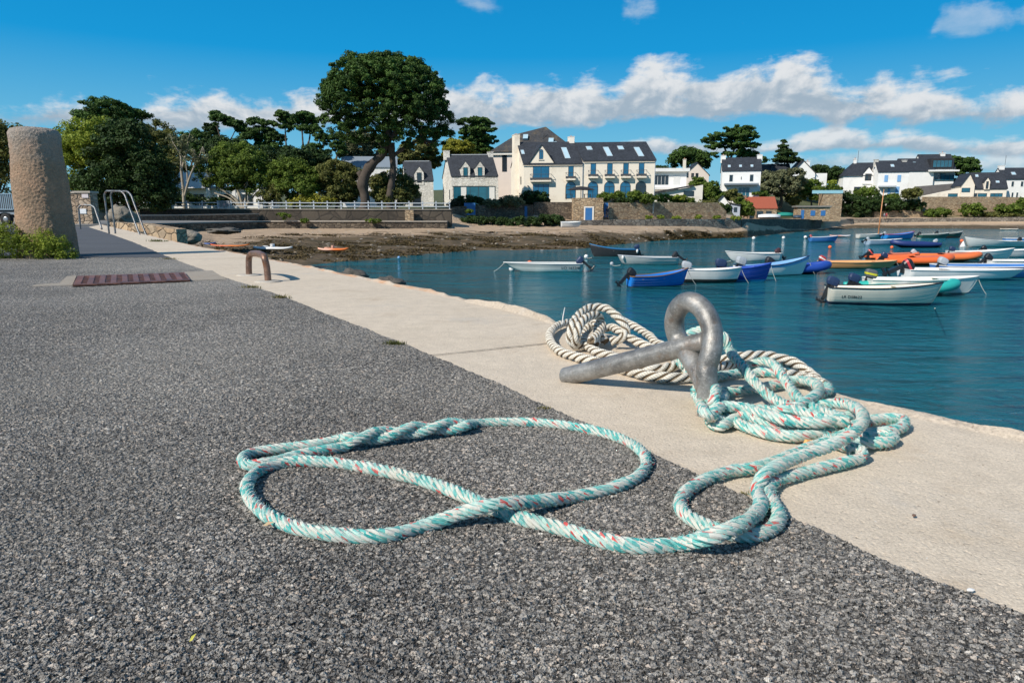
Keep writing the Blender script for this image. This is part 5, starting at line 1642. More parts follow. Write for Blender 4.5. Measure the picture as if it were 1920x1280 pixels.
class House:
    """a building measured in sight-line units; local x right, y away, z up from its base"""
    def __init__(self, label, px, row, Y, yaw=0.0, skew=0.0, name='house', cat='house', group=None):
        self.s = scale_at(Y)
        self.k = skew
        self.root = empty(name, At(px, row, Y), R(yaw))
        tag(self.root, label, cat, group)

    def fin(self, mb, name, mat, parent=None, smooth=False):
        s, k = self.s, self.k
        return mb.build(name, mat, parent or self.root, smooth, lambda p: (s * (p[0] - k * max(0.0, p[1])), s * p[1], s * p[2]))

    def box(self, name, x0, x1, y0, y1, z0, z1, mat, parent=None):
        return self.fin(MB().box(x0, x1, y0, y1, z0, z1), name, mat, parent)

    def gable(self, x0, x1, d, eave, ridge, mat, roofm, y0=0, over=1.6, low=-12, th=1.6, name='wall', rx=1.2):
        ym = y0 + d / 2
        self.fin(MB().prism_x([(y0, low), (y0 + d, low), (y0 + d, eave), (ym, ridge), (y0, eave)], x0, x1), name, mat)
        t = (ridge - eave) / (d / 2)
        mb = MB()
        e = .25
        mb.prism_x([(y0 - over, eave - over * t + e), (ym, ridge + e), (ym, ridge + th + e), (y0 - over, eave - over * t + th + e)], x0 - rx, x1 + rx)
        mb.prism_x([(ym, ridge + e), (y0 + d + over, eave - over * t + e), (y0 + d + over, eave - over * t + th + e), (ym, ridge + th + e)], x0 - rx, x1 + rx)
        self.roof_slope = (y0, eave, ym, ridge, th + e)
        return self.fin(mb, 'roof', roofm)

    def front_gable(self, x0, x1, d, eave, ridge, mat, roofm, y0=0, over=1.6, low=-12, th=1.5, xm=None):
        xm = xm if xm is not None else (x0 + x1) / 2
        self.fin(MB().prism_y([(x0, low), (x1, low), (x1, eave), (xm, ridge), (x0, eave)], y0, y0 + d), 'wall', mat)
        mb = MB()
        e = .25
        tl, tr_ = (ridge - eave) / (xm - x0), (ridge - eave) / (x1 - xm)
        mb.prism_y([(x0 - over, eave - over * tl + e), (xm, ridge + e), (xm, ridge + th + e), (x0 - over, eave - over * tl + th + e)], y0 - over, y0 + d + 1)
        mb.prism_y([(xm, ridge + e), (x1 + over, eave - over * tr_ + e), (x1 + over, eave - over * tr_ + th + e), (xm, ridge + th + e)], y0 - over, y0 + d + 1)
        return self.fin(mb, 'roof', roofm)

    def win(self, x, z, w, h, y=0.0, glass=None, arch=False, frame=None, name='window', fr=.55, mull=0):
        fm = frame or DARK
        f = MB()
        y1, y2 = y - .35, y + .6
        pl = []
        if arch:
            r = w / 2
            zs = z + h - r
            outer = [(x - r, z), (x + r, z)] + [(x + r * math.cos(a), zs + r * math.sin(a)) for a in [math.pi * i / 10 for i in range(11)]]
            inner = [(x - r + fr, z + fr), (x + r - fr, z + fr)] + [(x + (r - fr) * math.cos(a), zs + (r - fr) * math.sin(a)) for a in [math.pi * i / 10 for i in range(11)]]
            n = len(outer)
            v = [(a, y1, b) for a, b in outer] + [(a, y1, b) for a, b in inner]
            f.add(v, [(i, (i + 1) % n, (i + 1) % n + n, i + n) for i in range(n)])
            v = [(a, y1, b) for a, b in outer] + [(a, y2, b) for a, b in outer]
            f.add(v, [((i + 1) % n, i, i + n, (i + 1) % n + n) for i in range(n)])
            f.box(x - r + fr, x + r - fr, y1, y2, zs - .35, zs + .35)
            f.box(x - .3, x + .3, y1, y2, z + fr, zs - .35)
            pl = inner
        else:
            a, b = x - w / 2, x + w / 2
            f.box(a, a + fr, y1, y2, z, z + h); f.box(b - fr, b, y1, y2, z, z + h)
            f.box(a + fr, b - fr, y1, y2, z, z + fr); f.box(a + fr, b - fr, y1, y2, z + h - fr, z + h)
            for i in range(mull):
                c = a + (b - a) * (i + 1) / (mull + 1)
                f.box(c - .3, c + .3, y1, y2, z + fr, z + h - fr)
            pl = [(a + fr, z + fr), (b - fr, z + fr), (b - fr, z + h - fr), (a + fr, z + h - fr)]
        fo = self.fin(f, name, fm)
        p = MB(); p.add([(q[0], y - .12, q[1]) for q in pl], [tuple(range(len(pl)))])
        self.fin(p, 'pane', glass or GLASS, fo)
        return fo

    def chimney(self, x, y, z0, z1, w, d=None, mat=None, pots=1):
        d = d or w
        mb = MB(); mb.box(x - w / 2, x + w / 2, y - d / 2, y + d / 2, z0, z1 - 1)
        mb.box(x - w / 2 - .6, x + w / 2 + .6, y - d / 2 - .6, y + d / 2 + .6, z1 - 1, z1)
        c = self.fin(mb, 'chimney', mat or WHITEW)
        for i in range(pots):
            q = MB(); q.lathe([(.9, z1), (.75, z1 + 2.2), (.01, z1 + 2.2)], 8, (x + (i - (pots - 1) / 2) * 2.4, y, 0))
            self.fin(q, 'chimney_pot', paint((0.42, 0.17, 0.10), .8), c)
        return c

    def skylight(self, x, t, w, L, name='skylight'):
        y0, e, ym, r, th = self.roof_slope
        d = Vector((0, ym - y0, r - e)); ln = d.length; d /= ln
        nrm = Vector((0, -d.z, d.y))
        c = Vector((x, y0, e)) + d * (ln * t) + nrm * (th * .75)
        def bx(mb, w, L, h0, h1):
            p = []
            for hh in (h0, h1):
                for sx, sl_ in ((-1, -1), (1, -1), (1, 1), (-1, 1)):
                    p.append(c + Vector((sx * w / 2, 0, 0)) + d * (sl_ * L / 2) + nrm * hh)
            mb.add(p, [(3, 2, 1, 0), (4, 5, 6, 7), (0, 1, 5, 4), (1, 2, 6, 5), (2, 3, 7, 6), (3, 0, 4, 7)])
            return mb
        f = self.fin(bx(MB(), w, L, 0, .9), name, ZINC)
        self.fin(bx(MB(), w - 1.2, L - 1.2, .9, 1.05), 'pane', SKYL, f)

    def dormer(self, x, w, z0, zt, za, y0, y1, mat, glass=None, ww=None, wz=None):
        """gabled dormer: front at y0, running back to y1"""
        mb = MB(); mb.prism_y([(x - w / 2, z0), (x + w / 2, z0), (x + w / 2, zt), (x, za), (x - w / 2, zt)], y0, y1)
        d = self.fin(mb, 'dormer', mat)
        mb = MB()
        t = (za - zt) / (w / 2)
        for sg in (-1, 1):
            p = [(x + sg * (w / 2 + 1.0), zt - t * 1.0 + .2), (x, za + .2), (x, za + 1.2), (x + sg * (w / 2 + 1.0), zt - t * 1.0 + 1.2)]
            mb.prism_y(p if sg > 0 else p[::-1], y0 - .5, y1)
        self.fin(mb, 'dormer_roof', SLATE, d)
        self.win(x, wz if wz else z0 + 2, ww or w * .5, zt - (wz if wz else z0 + 2) + .5, y0, glass or GLASS_D)


# ---------------------------------------------------------------- hotel
def hotel():
    h = House('long cream three storey hotel with dark slate roof, blue arched windows and small balconies', 982, 386, 107, -7, .36, 'hotel', 'hotel')
    h.gable(0, 108, 100, 76, 118, CREAM, SLATE, low=-14, name='wall')
    sl1 = h.roof_slope
    h.gable(109.5, 240, 92, 81, 116, CREAM, SLATE, y0=.8, low=-14, name='wall')
    sl2 = h.roof_slope
    # street front gable of the left block
    mb = MB(); mb.prism_y([(11, 74), (55, 74), (55, 78), (33, 109), (11, 78)], -.5, 46)
    h.fin(mb, 'front_gable', CREAM)
    mb = MB()
    for sg in (-1, 1):
        p = [(33 + sg * 24, 76.2), (33, 109.6), (33, 111.2), (33 + sg * 24, 77.8)]
        mb.prism_y(p if sg > 0 else p[::-1], -2.2, 46)
    h.fin(mb, 'gable_roof', SLATE)
    h.win(32, 84, 7.5, 18, -.5, GLASS, arch=True)
    h.box('sill', 27, 37, -2, -.7, 82.5, 83.8, CREAM)
    h.win(32, 47, 30, 25, 0, GLASS, mull=1)
    h.win(32, 12, 30, 27, 0, GLASS, mull=2)
    ups = [(87, 50), (128, 53.5), (158, 53.5), (187, 53.5), (215, 53.5)]
    for i, (x, z) in enumerate(ups):
        h.win(x, z, 9.5, 22, 0 if i == 0 else .8, GLASS)
        h.win(x, 13, 19, 31, 0 if i == 0 else .8, GLASS if i < 4 else GLASS_D, arch=True, fr=.9)
    for i, (x, z, w) in enumerate([(32, 46, 39)] + [(x, z - 1.5, 18) for x, z in ups]):
        y0 = .8 if i > 1 else 0
        mb = MB(); mb.box(x - w / 2, x + w / 2, y0 - 9, y0 - .1, z - 2.6, z)
        b = h.fin(mb, 'balcony', CREAM)
        mb = MB()
        mb.box(x - w / 2, x + w / 2, y0 - 9, y0 - 8.5, z + .8, z + 4.6); mb.box(x - w / 2, x - w / 2 + .5, y0 - 8.5, y0 - .1, z + .8, z + 4.6); mb.box(x + w / 2 - .5, x + w / 2, y0 - 8.5, y0 - .1, z + .8, z + 4.6)
        for q in range(int(w / 4) + 1):
            xx = x - w / 2 + .25 + q * (w - .5) / int(w / 4)
            mb.box(xx - .18, xx + .18, y0 - 8.9, y0 - 8.55, z, z + 11)
        mb.box(x - w / 2, x + w / 2, y0 - 9, y0 - 8.5, z + 10.6, z + 11.3)
        for sx in (-1, 1): mb.box(x + sx * w / 2 - .25, x + sx * w / 2 + .25, y0 - 8.5, y0 - .1, z + 10.6, z + 11.3)
        h.fin(mb, 'railing', METAL, b)
    h.roof_slope = sl1
    h.skylight(4, .52, 6, 13)
    h.skylight(84, .46, 10, 34)
    h.roof_slope = sl2
    for x, t, w, L in ((130, .66, 10, 12), (161, .45, 10, 30), (188, .66, 10, 12), (217, .42, 10, 30)): h.skylight(x, t, w, L)
    h.chimney(-2.2, 52, 20, 134, 10, 20, CREAM, 2)
    h.chimney(103, 52, 100, 129, 9, 12, WARMW, 1)
    # downpipes, wall lamp, terrace rail
    mb = MB(); mb.box(108.2, 109.2, -1, 0, -10, 78); h.fin(mb, 'downpipe', ZINC)
    mb = MB(); mb.box(238.5, 239.4, -.2, .75, -10, 80); h.fin(mb, 'downpipe', ZINC)
    h.box('gutter', -2, 108, -3, -1.9, 73.2, 74.4, METAL)
    h.box('gutter', 109.5, 241, -2.2, -1.1, 78.2, 79.4, METAL)
    mb = MB(); mb.ball((8, -1.5, 36), 1.3, 8, 6); h.fin(mb, 'wall_lamp', DARK)
    # windows in the gable wall
    for y, z, hh in ((18, 40, 14), (20, 8, 12), (78, 60, 14)):
        mb = MB(); mb.box(-.6, .3, y, y + 7, z, z + hh); h.fin(mb, 'side_window', GLASS_D)


def hotel_rear():
    h = House('tall rear wing of the hotel with a weathered brown hipped slate roof', 925, 386, 131, -7, 0, 'rear_wing', 'building')
    h.box('wall', -2, 150, 2, 90, -20, 98, CREAM_P)
    mb = MB()
    e = 97
    A = [(-8, -4, e), (156, -4, e), (156, 96, e), (-8, 96, e)]
    T = [(40, 46, 134), (92, 46, 146), (94, 48, 146), (40, 48, 134)]
    mb.add(A + T, [(0, 1, 5, 4), (1, 2, 6, 5), (2, 3, 7, 6), (3, 0, 4, 7), (4, 5, 6, 7), (3, 2, 1, 0)])
    h.fin(mb, 'roof', SLATE_B)
    h.box('cornice', -6, 154, -2, 1.8, 92, 95.5, WARMW)
    h.win(21, 62, 9, 30, 2, GLASS_D)
    for (x, y, z, w) in ((106, 10, 112, 9), (112, 4, 105, 9), (58, 18, 120, 9)):
        mb = MB()
        d = Vector((0, .72, .69))
        p = [Vector((x - w / 2, y, z)), Vector((x + w / 2, y, z)), Vector((x + w / 2, y, z)) + d * 12, Vector((x - w / 2, y, z)) + d * 12]
        q = [a + Vector((0, -2.5, 2.5)) for a in p]
        mb.add([*p, *q], [(3, 2, 1, 0), (4, 5, 6, 7), (0, 1, 5, 4), (1, 2, 6, 5), (2, 3, 7, 6), (3, 0, 4, 7)])
        h.fin(mb, 'skylight', SKYL)
    mb = MB(); mb.box(89.6, 90.2, 20, 20.6, 115, 140)
    for z in (138, 134, 130): mb.box(84, 96, 20, 20.4, z, z + .4)
    h.fin(mb, 'aerial', METAL)


hotel(); hotel_rear()


def granite_house():
    h = House('pale granite block house with slate roof, two dormers and a wide glazed front', 850, 386, 119, -5, .42, 'granite_house', 'house')
    h.gable(-2, 84, 74, 54, 93, GRANW, SLATE, low=-10)
    h.chimney(-2.5, 37, 86, 103, 10, 9, GRANW, 0)
    h.chimney(81, 37, 86, 100, 9, 9, GRANW, 0)
    h.box('ridge_cap', 4, 78, 35.5, 38.5, 94.6, 96, ZINC)
    h.dormer(24, 17, 50, 69, 80, -1, 24, GRANW, GLASS_T, 8.5, 52)
    h.dormer(51, 17, 50, 69, 80, -1, 24, GRANW, GLASS_T, 8.5, 52)
    h.box('lintel_band', -2.4, 84.4, -1.4, -.1, 36, 49, GRANW)
    h.win(40, 2, 79, 33, -.2, GLASS_T, mull=4)
    for x in (20, 73): h.box('curtain', x - 5, x + 5, -.9, -.6, 3, 34, TRIM)
    h.box('pier', 80, 85, -3, -1.6, -8, 36, GRANW)
    mb = MB(); mb.box(-2.7, -1.9, 16, 20, 12, 30); h.fin(mb, 'side_window', GLASS_D)
    g = House('smaller granite cottage wing with one dormer beside the big pine trunk', 768, 386, 124, -5, .35, 'granite_cottage', 'house')
    g.gable(-6, 46, 66, 46, 81, GRANW, SLATE, low=-10)
    g.dormer(20, 17, 38, 60, 71, -1, 26, GRANW, GLASS_D, 9, 42)
    g.win(14, -2, 16, 24, -.1, GLASS_D)
    g.box('ridge_cap', -4, 44, 31.5, 34.5, 82.6, 84, ZINC)


granite_house()

h = House('grey roofed house half hidden behind the big pine trunk', 692, 386, 128, 4, .1, 'grey_house', 'house')
h.gable(-48, 54, 60, 70, 90, WHITEW, ZINCROOF, low=-10)
mb = MB(); mb.prism_y([(-18, 40), (4, 40), (-10, 74)], -3, -.2); h.fin(mb, 'porch_gable', WHITEW)
h.win(-30, 20, 14, 24, 0, GLASS_D)

h = House('low white building with posts and shaded windows behind the trees at left', 400, 388, 112, 2, 0, 'low_building', 'house')
h.box('wall', -105, 105, 8, 60, -12, 34, WHITEW)
h.box('flat_roof', -110, 110, 2, 64, 34, 38, ZINCROOF)
mb = MB(); mb.prism_x([(-6, 34), (34, 34), (34, 66)], -100, -10); h.fin(mb, 'sloped_roof', paint((0.55, 0.53, 0.5), .7))
for x in (-90, -52, -8, 40, 85): h.box('post', x - 3, x + 3, -1, 3, -12, 33.8, WHITEW)
for x in (-72, -28, 18, 62): h.win(x, 2, 20, 22, 8, GLASS_D, frame=TRIM, mull=1)

h = House('white flat roofed modern house right of the hotel', 1222, 382, 134, -4, 0, 'flat_house', 'house')
h.box('wall', -4, 62, 0, 60, -14, 58, WHITEW)
h.box('roof_slab', -7, 66, -8, 62, 58, 64, WHITEW)
h.win(16, 34, 27, 18, 0, GLASS_D, frame=TRIM, mull=3)
h.box('shutter', 38, 50, -.5, -.1, 35, 51, TRIM)
h.box('balcony_slab', -6, 62, -10, -.2, 26, 30, TRIM)
h.win(22, 2, 40, 20, 0, GLASS_D, mull=3)

h = House('white lean-to garage with a sloping dark roof below the flat roofed house', 1226, 386, 131, -6, 0, 'lean_to', 'building')
h.fin(MB().prism_y([(0, -10), (88, -10), (88, 38), (0, 22)], 0, 44), 'wall', WARMW)
h.fin(MB().prism_y([(-4, 22), (70, 35.2), (70, 38), (-4, 25)], -6, -.3), 'canopy', DARK)
h.win(63, 17, 19, 10, 0, GLASS_D)

h = House('pale pink house with dark roof and arched doors behind the hedges', 1305, 364, 168, -4, 0, 'pink_house', 'house')
h.front_gable(-24, 22, 50, 34, 56, CREAM_P, SLATE)
h.chimney(-22, 10, 40, 64, 5, 5, CREAM, 1)
for x, z, w, hh, a in ((-18, 30, 5, 8, 0), (-8, 30, 5, 8, 0), (0, 30, 5, 8, 0), (-2, 6, 9, 14, 1), (14, 12, 9, 10, 1)): h.win(x, z, w, hh, 0, GLASS_D, arch=bool(a))

h = House('white house with slate roof and two chimneys on the slope right of the pink house', 1352, 368, 148, -14, 0, 'white_house', 'house')
h.gable(0, 68, 60, 46, 70, WHITEW, SLATE, low=-14)
h.chimney(1.5, 30, 62, 76, 9, 9); h.chimney(66.5, 30, 62, 76, 9, 9)
for x in (12, 32, 52): h.skylight(x, .3, 5, 7)
for x in (16, 52): h.win(x, 26, 7, 13, 0, GLASS_D, frame=TRIM)
h.box('veranda_roof', 4, 64, -14, -.2, 20, 23, ZINCROOF)
h.win(40, -4, 20, 20, 0, GLASS_T, frame=TRIM, mull=2)
mb = MB(); mb.box(33.5, 34.3, -.8, -.1, 30, 35); h.fin(mb, 'wall_lamp', DARK)

h = House('long low house with slate roof behind the pale round tree', 1418, 352, 190, -8, 0, 'low_house', 'house')
h.gable(-6, 42, 40, 24, 42, WARMW, SLATE); h.chimney(38, 20, 36, 50, 6, 6)
h.win(6, 8, 6, 9, 0, PALEB)
h = House('white gabled house with an attached lower wing right of the pale round tree', 1505, 352, 185, -10, 0, 'gabled_house', 'house')
h.front_gable(-20, 20, 60, 26, 48, WHITEW, SLATE, xm=-2); h.chimney(12, 30, 36, 50, 7, 7)
h.box('wing', 20.2, 42, 4, 44, -12, 26, WHITEW); h.win(-3, 24, 4, 6, 0, GLASS_D); h.win(26, 6, 5, 9, 4, GLASS_D)
h.gable(-52, -20.5, 34, 28, 44, WARMW, SLATE, y0=16)

h = House('small white hut with dark roof standing above the shore wall', 1358, 402, 131, -12, 0, 'white_hut', 'hut')
h.front_gable(-20, 12, 36, 14, 33, WHITEW, SLATE, xm=-3)
h.box('annex', 12.3, 28, 3, 30, -10, 18, paint((0.42, 0.46, 0.52), .8, .1, 2))
h.fin(MB().prism_y([(11.8, 19), (29, 15.5), (29, 17.4), (11.8, 21)], 1, 32), 'annex_roof', SLATE)
h.win(20, 4, 6, 9, 3, GLASS_D); h.win(7, 2, 3, 7, 0, GLASS_D)

h = House('boat shed with a bright red tiled roof on the shore', 1420, 409, 140, -8, 0, 'boat_shed', 'shed')
h.gable(-22, 34, 56, 18, 38, STONE_B, REDTILE, low=-6)
h.chimney(-21, 28, 34, 42, 8, 8, STONE_B, 0)
for x, w in ((-10, 8), (4, 12), (20, 10)): h.win(x, 0, w, 13, 0, GLASS_D)

h = House('flat roofed stone hut with blue door and two blue shutters', 1496, 406, 150, -10, 0, 'stone_hut', 'hut')
h.box('wall', -2, 56, 0, 30, -6, 17, STONE_B)
h.box('roof', -5, 58, -3, 34, 17, 20, paint((0.20, 0.19, 0.17), .9, .2, 2))
h.box('door', 5, 10.5, -.6, -.1, -4, 12, BLUEP)
for x in (26, 44): h.box('shutter', x - 4, x + 4, -.6, -.1, 1.5, 11, BLUEP)

h = House('square brown stone tower beside the blue doored hut, pale blue railing on top', 1538, 407, 158, -10, 0, 'stone_tower', 'building')
h.box('wall', 2, 36, 0, 30, -8, 43, STONE_B)
h.box('rail_panel', -18, 36, -1, 0, 43.2, 49, paint((0.30, 0.55, 0.62), .4, .1, 2))

h = House('white two storey house with pale blue shutters above the long dark hedge', 1642, 376, 200, -12, 0, 'shuttered_house', 'house')
h.gable(0, 52, 50, 52, 72, WHITEW, SLATE, low=-10)
h.chimney(1, 25, 62, 76, 7, 7, GRANW, 0); h.chimney(49, 25, 62, 74, 8, 8, GRANW, 0)
for x in (14, 36): h.box('shutter', x - 3, x + 3, -.7, -.1, 34, 46, PALEB)
h.box('shutter', 32, 38, -.7, -.1, 12, 25, PALEB); h.box('door', 19, 23, -.7, -.1, 6, 22, PALEB)
h.box('porch_roof', 2, 30, -10, -.2, 24, 26.5, ZINC)
h.skylight(26, .5, 6, 8)
h = House('white wing with hipped dark roof and small gable left of the blue shuttered house', 1604, 372, 206, -12, 0, 'white_wing', 'house')
h.box('wall', -24, 36, 0, 46, -10, 42, WHITEW)
mb = MB(); mb.add([(-27, -3, 41), (38, -3, 41), (38, 50, 41), (-27, 50, 41), (-4, 22, 66), (34, 22, 66), (34, 24, 66), (-4, 24, 66)], [(0, 1, 5, 4), (1, 2, 6, 5), (2, 3, 7, 6), (3, 0, 4, 7), (4, 5, 6, 7), (3, 2, 1, 0)])
h.fin(mb, 'roof', SLATE)
h.dormer(18, 18, 26, 44, 56, -2, 14, WHITEW, GLASS_D, 11, 32)
h.chimney(-1, 23, 60, 73, 5, 5)
h.win(2, 12, 12, 9, 0, GLASS_D)
mb = MB(); mb.tube([(4, 23, 60), (4, 23, 88)], .35, 5); h.fin(mb, 'aerial', METAL)

h = House('large modern house with dark roofs and a glazed upper floor on the hill', 1738, 345, 228, -8, 0, 'modern_house', 'house')
h.gable(-46, 10, 44, 24, 46, WHITEW, SLATE, low=-10)
h.gable(-8, 48, 50, 28, 54, WHITEW, SLATE, y0=6, low=-10)
h.box('roof_terrace', -1, 50, -8, 5.6, 22, 25, WHITEW)
h.win(24, 30, 33, 13, 2.6, GLASS_T, mull=4)
h.box('attic_wall', 4, 44, 3.2, 24, 28, 46, DARK)
h.win(24, 6, 48, 14, 5, GLASS_T, mull=5)
h.chimney(34, 30, 48, 58, 8, 6); h.skylight(-20, .35, 6, 7)

h = House('cream house with steep slate roof and picture windows above the brown sea wall', 1800, 372, 200, -14, 0, 'cream_house', 'house')
h.front_gable(0, 22, 50, 24, 44, CREAM, SLATE, xm=12)
h.gable(22.2, 76, 44, 18, 46, CREAM, SLATE, y0=3)
h.dormer(42, 9, 16, 30, 37, 0, 16, CREAM, GLASS_D, 4, 17)
h.win(8, 11, 14, 8, 0, GLASS_T); h.win(37, 0, 15, 9, 3, GLASS_T); h.win(60, 0, 20, 9, 3, GLASS_T, mull=2); h.win(26, 0, 5, 9, 3, GLASS_D)
h.skylight(30, .8, 5, 6); h.skylight(62, .38, 6, 5)
h.fin(MB().prism_y([(-62, -8), (-.3, -8), (-.3, 18), (-62, 4)], 2, 30), 'annex', CREAM)
h.win(-12, -1, 16, 10, 2, GLASS_T)

h = House('white rendered house with dark roof at the right edge of the shore', 1884, 373, 205, -8, 0, 'end_house', 'house')
h.gable(-6, 70, 46, 36, 56, WHITEW, SLATE); h.chimney(-2, 22, 50, 62, 9, 7, WHITEW, 0)
for x in (10, 26, 44): h.win(x, 22, 5, 10, 0, GLASS_D, frame=TRIM)
for x in (12, 20, 34): h.win(x, 2, 4, 10, 0, GLASS_D, frame=TRIM)
h.skylight(14, .45, 7, 8)
mb = MB(); mb.tube([(4, 22, 55), (4, 22, 80)], .35, 5); h.fin(mb, 'aerial', METAL)


# ---------------------------------------------------------------- sea walls
def wall(label, pts, th, mat, name='sea_wall', cap=None, capm=None, cat='wall'):
    """pts: (px, Y, row of foot, row of top)"""
    top, bot = [], []
    for px, Y, rf, rt in pts:
        a, b = At(px, rf, Y), At(px, rt, Y)
        bot.append(Vector((b.x, Y, a.z - .4))); top.append(b)
    root = Vector(bot[0])
    mb = MB()
    v, f = [], []
    n = len(pts)
    sub = []
    for i in range(n):
        v += [bot[i] - root, top[i] - root, top[i] + Vector((0, th, 0)) - root, bot[i] + Vector((0, th, 0)) - root]
    for i in range(n - 1):
        for j in range(4):
            k = (j + 1) % 4
            f.append((i * 4 + j, i * 4 + k, (i + 1) * 4 + k, (i + 1) * 4 + j))
    f += [(3, 2, 1, 0), tuple((n - 1) * 4 + j for j in range(4))]
    mb.add(v, [q[::-1] for q in f])
    if cap:
        e = empty(name, root); tag(e, label, cat)
        mb.build('masonry', mat, e)
        c = MB()
        for i in range(n - 1):
            a, b = top[i] - root, top[i + 1] - root
            d = Vector((0, .12, 0))
            p = [a - d, b - d, b + d + Vector((0, th, 0)), a + d + Vector((0, th, 0))]
            c.add([q + Vector((0, 0, .004)) for q in p] + [q + Vector((0, 0, cap)) for q in p], [(3, 2, 1, 0), (4, 5, 6, 7), (0, 1, 5, 4), (1, 2, 6, 5), (2, 3, 7, 6), (3, 0, 4, 7)])
        c.build('coping', capm, e)
        return e
    o = mb.build(name, mat); o.location = root
    return tag(o, label, cat)


COPE = paint((0.42, 0.37, 0.31), .9, .2, 1.5)
SHAD = stone_mat('shaded_render', [(0.060, 0.048, 0.036), (0.085, 0.068, 0.05), (0.11, 0.088, 0.066)], (0.055, 0.045, 0.035), .7, 1.2, .4)  # shade on the sea wall is painted in as dark tones
wall('dark shaded sea wall under the white fence', [(262, 85.2, 424, 392.5), (430, 85.6, 424, 392.5), (470, 86.4, 424, 393), (700, 86.4, 424, 393.5), (846, 87.5, 424, 393.5)], 1.2, SHAD, cap=.10, capm=COPE)
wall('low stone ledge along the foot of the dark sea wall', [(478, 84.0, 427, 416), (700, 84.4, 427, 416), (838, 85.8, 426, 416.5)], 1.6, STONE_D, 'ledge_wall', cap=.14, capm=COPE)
wall('rough rubble wall climbing from the handrail to the sea wall corner', [(262, 62, 424, 405), (330, 74, 428, 404.5), (480, 83.6, 428, 402)], 1.0, STONE_D, 'rubble_wall', cap=.12, capm=COPE)
wall('low broken stone wall behind the handrail by the quay', [(206, 27.8, 441, 417), (260, 26.2, 446, 419), (330, 24.6, 448, 430)], .8, STONE_B, 'broken_wall')
wall('pale lit buttress in the dark sea wall below the granite cottage', [(759, 86.0, 418, 394), (775, 86.0, 418, 394)], .6, STONE_B, 'buttress')
wall('shaded garden wall with a blue gate below the granite house', [(846, 95, 410, 388), (930, 99, 410, 384), (1000, 100.4, 412, 384)], .7, STONE_D, 'garden_wall')  # dark stone paints the shade onto this garden wall and the next
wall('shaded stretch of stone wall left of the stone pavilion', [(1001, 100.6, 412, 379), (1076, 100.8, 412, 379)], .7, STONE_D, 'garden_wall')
wall('brown stone terrace wall below the hotel hedges', [(1142, 101.6, 411, 380), (1250, 105.7, 410, 380), (1346, 109.4, 412, 380), (1362, 110, 412, 396)], .8, STONE_B, 'terrace_wall')
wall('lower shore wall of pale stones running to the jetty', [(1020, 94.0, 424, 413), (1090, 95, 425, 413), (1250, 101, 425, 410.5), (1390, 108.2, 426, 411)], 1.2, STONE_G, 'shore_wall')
wall('dark stone jetty wall ending at the water', [(1391, 108.3, 427, 411), (1460, 130, 429, 410.5), (1541, 157.8, 431, 411.5)], 5.5, STONE_D, 'jetty')
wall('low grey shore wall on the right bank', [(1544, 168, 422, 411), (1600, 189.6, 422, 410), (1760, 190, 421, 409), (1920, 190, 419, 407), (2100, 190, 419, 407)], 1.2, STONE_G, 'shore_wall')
wall('high brown stone sea wall below the cream house', [(1733, 198, 407, 369), (1870, 197.6, 407, 369), (1945, 197.6, 407, 371), (2100, 197.6, 407, 371)], 1.0, STONE_B, 'sea_wall')
wall('short brown stone wall below the dark hedge on the right bank', [(1640, 196, 412, 397), (1690, 196, 410, 394), (1733, 196, 410, 397)], 1.0, STONE_B, 'garden_wall')
wall('dark board fence climbing the slope beside the cream house', [(1715, 212, 366, 350), (1790, 214, 356, 344)], .3, paint((0.20, 0.18, 0.17), .9, .3, 1), 'board_fence', cat='fence')


def gate(label, px, Y, row, w, h, mat=BLUEP, name='blue_gate', surround=None):
    s = scale_at(Y)
    root = empty(name, At(px, row, Y)); tag(root, label, 'gate')
    mb = MB()
    n = max(3, int(w / 3))
    for i in range(n):
        x0 = (-w / 2 + w * i / n) * s
        mb.box(x0 + .01, x0 + w / n * s - .01, -.05, .0, 0, h * s)
    mb.build('boards', mat, root)
    mb = MB(); mb.box(-w / 2 * s, w / 2 * s, -.08, -.052, h * .2 * s, h * .28 * s); mb.box(-w / 2 * s, w / 2 * s, -.08, -.052, h * .74 * s, h * .82 * s)
    mb.build('rail', mat, root)
    if surround:
        mb = MB(); W_ = w / 2 * s
        mb.box(-W_ - .22, -W_, -.1, .02, 0, h * s); mb.box(W_, W_ + .22, -.1, .02, 0, h * s); mb.box(-W_ - .22, W_ + .22, -.1, .02, h * s, h * s + .2)
        mb.build('surround', surround, root)


gate('wide bright blue double gate in the shaded garden wall', 881, 96.4, 403, 21, 22)
gate('narrow blue door in the shaded garden wall below the clipped hedge', 986, 100.1, 406, 5, 19)

# stone pavilion with the blue door
h = House('square brown stone pavilion with a blue door below the hotel terrace', 1075, 413, 99.0, -3, .1, 'stone_pavilion', 'building')
h.box('wall', 0, 55, 0, 26, -4, 41, STONE_B)
h.box('door', 22, 35, -.9, -.2, 0, 23, BLUEP)
mb = MB(); mb.box(19.5, 21.9, -1.0, -.1, 0, 23); mb.box(35.1, 38, -1.0, -.1, 0, 23); mb.box(19.5, 38, -1.0, -.1, 23.1, 25.5)
h.fin(mb, 'door_surround', WARMW)
gate('tall blue gate in the dark gap right of the stone pavilion', 1136, 101.2, 407, 8, 26)

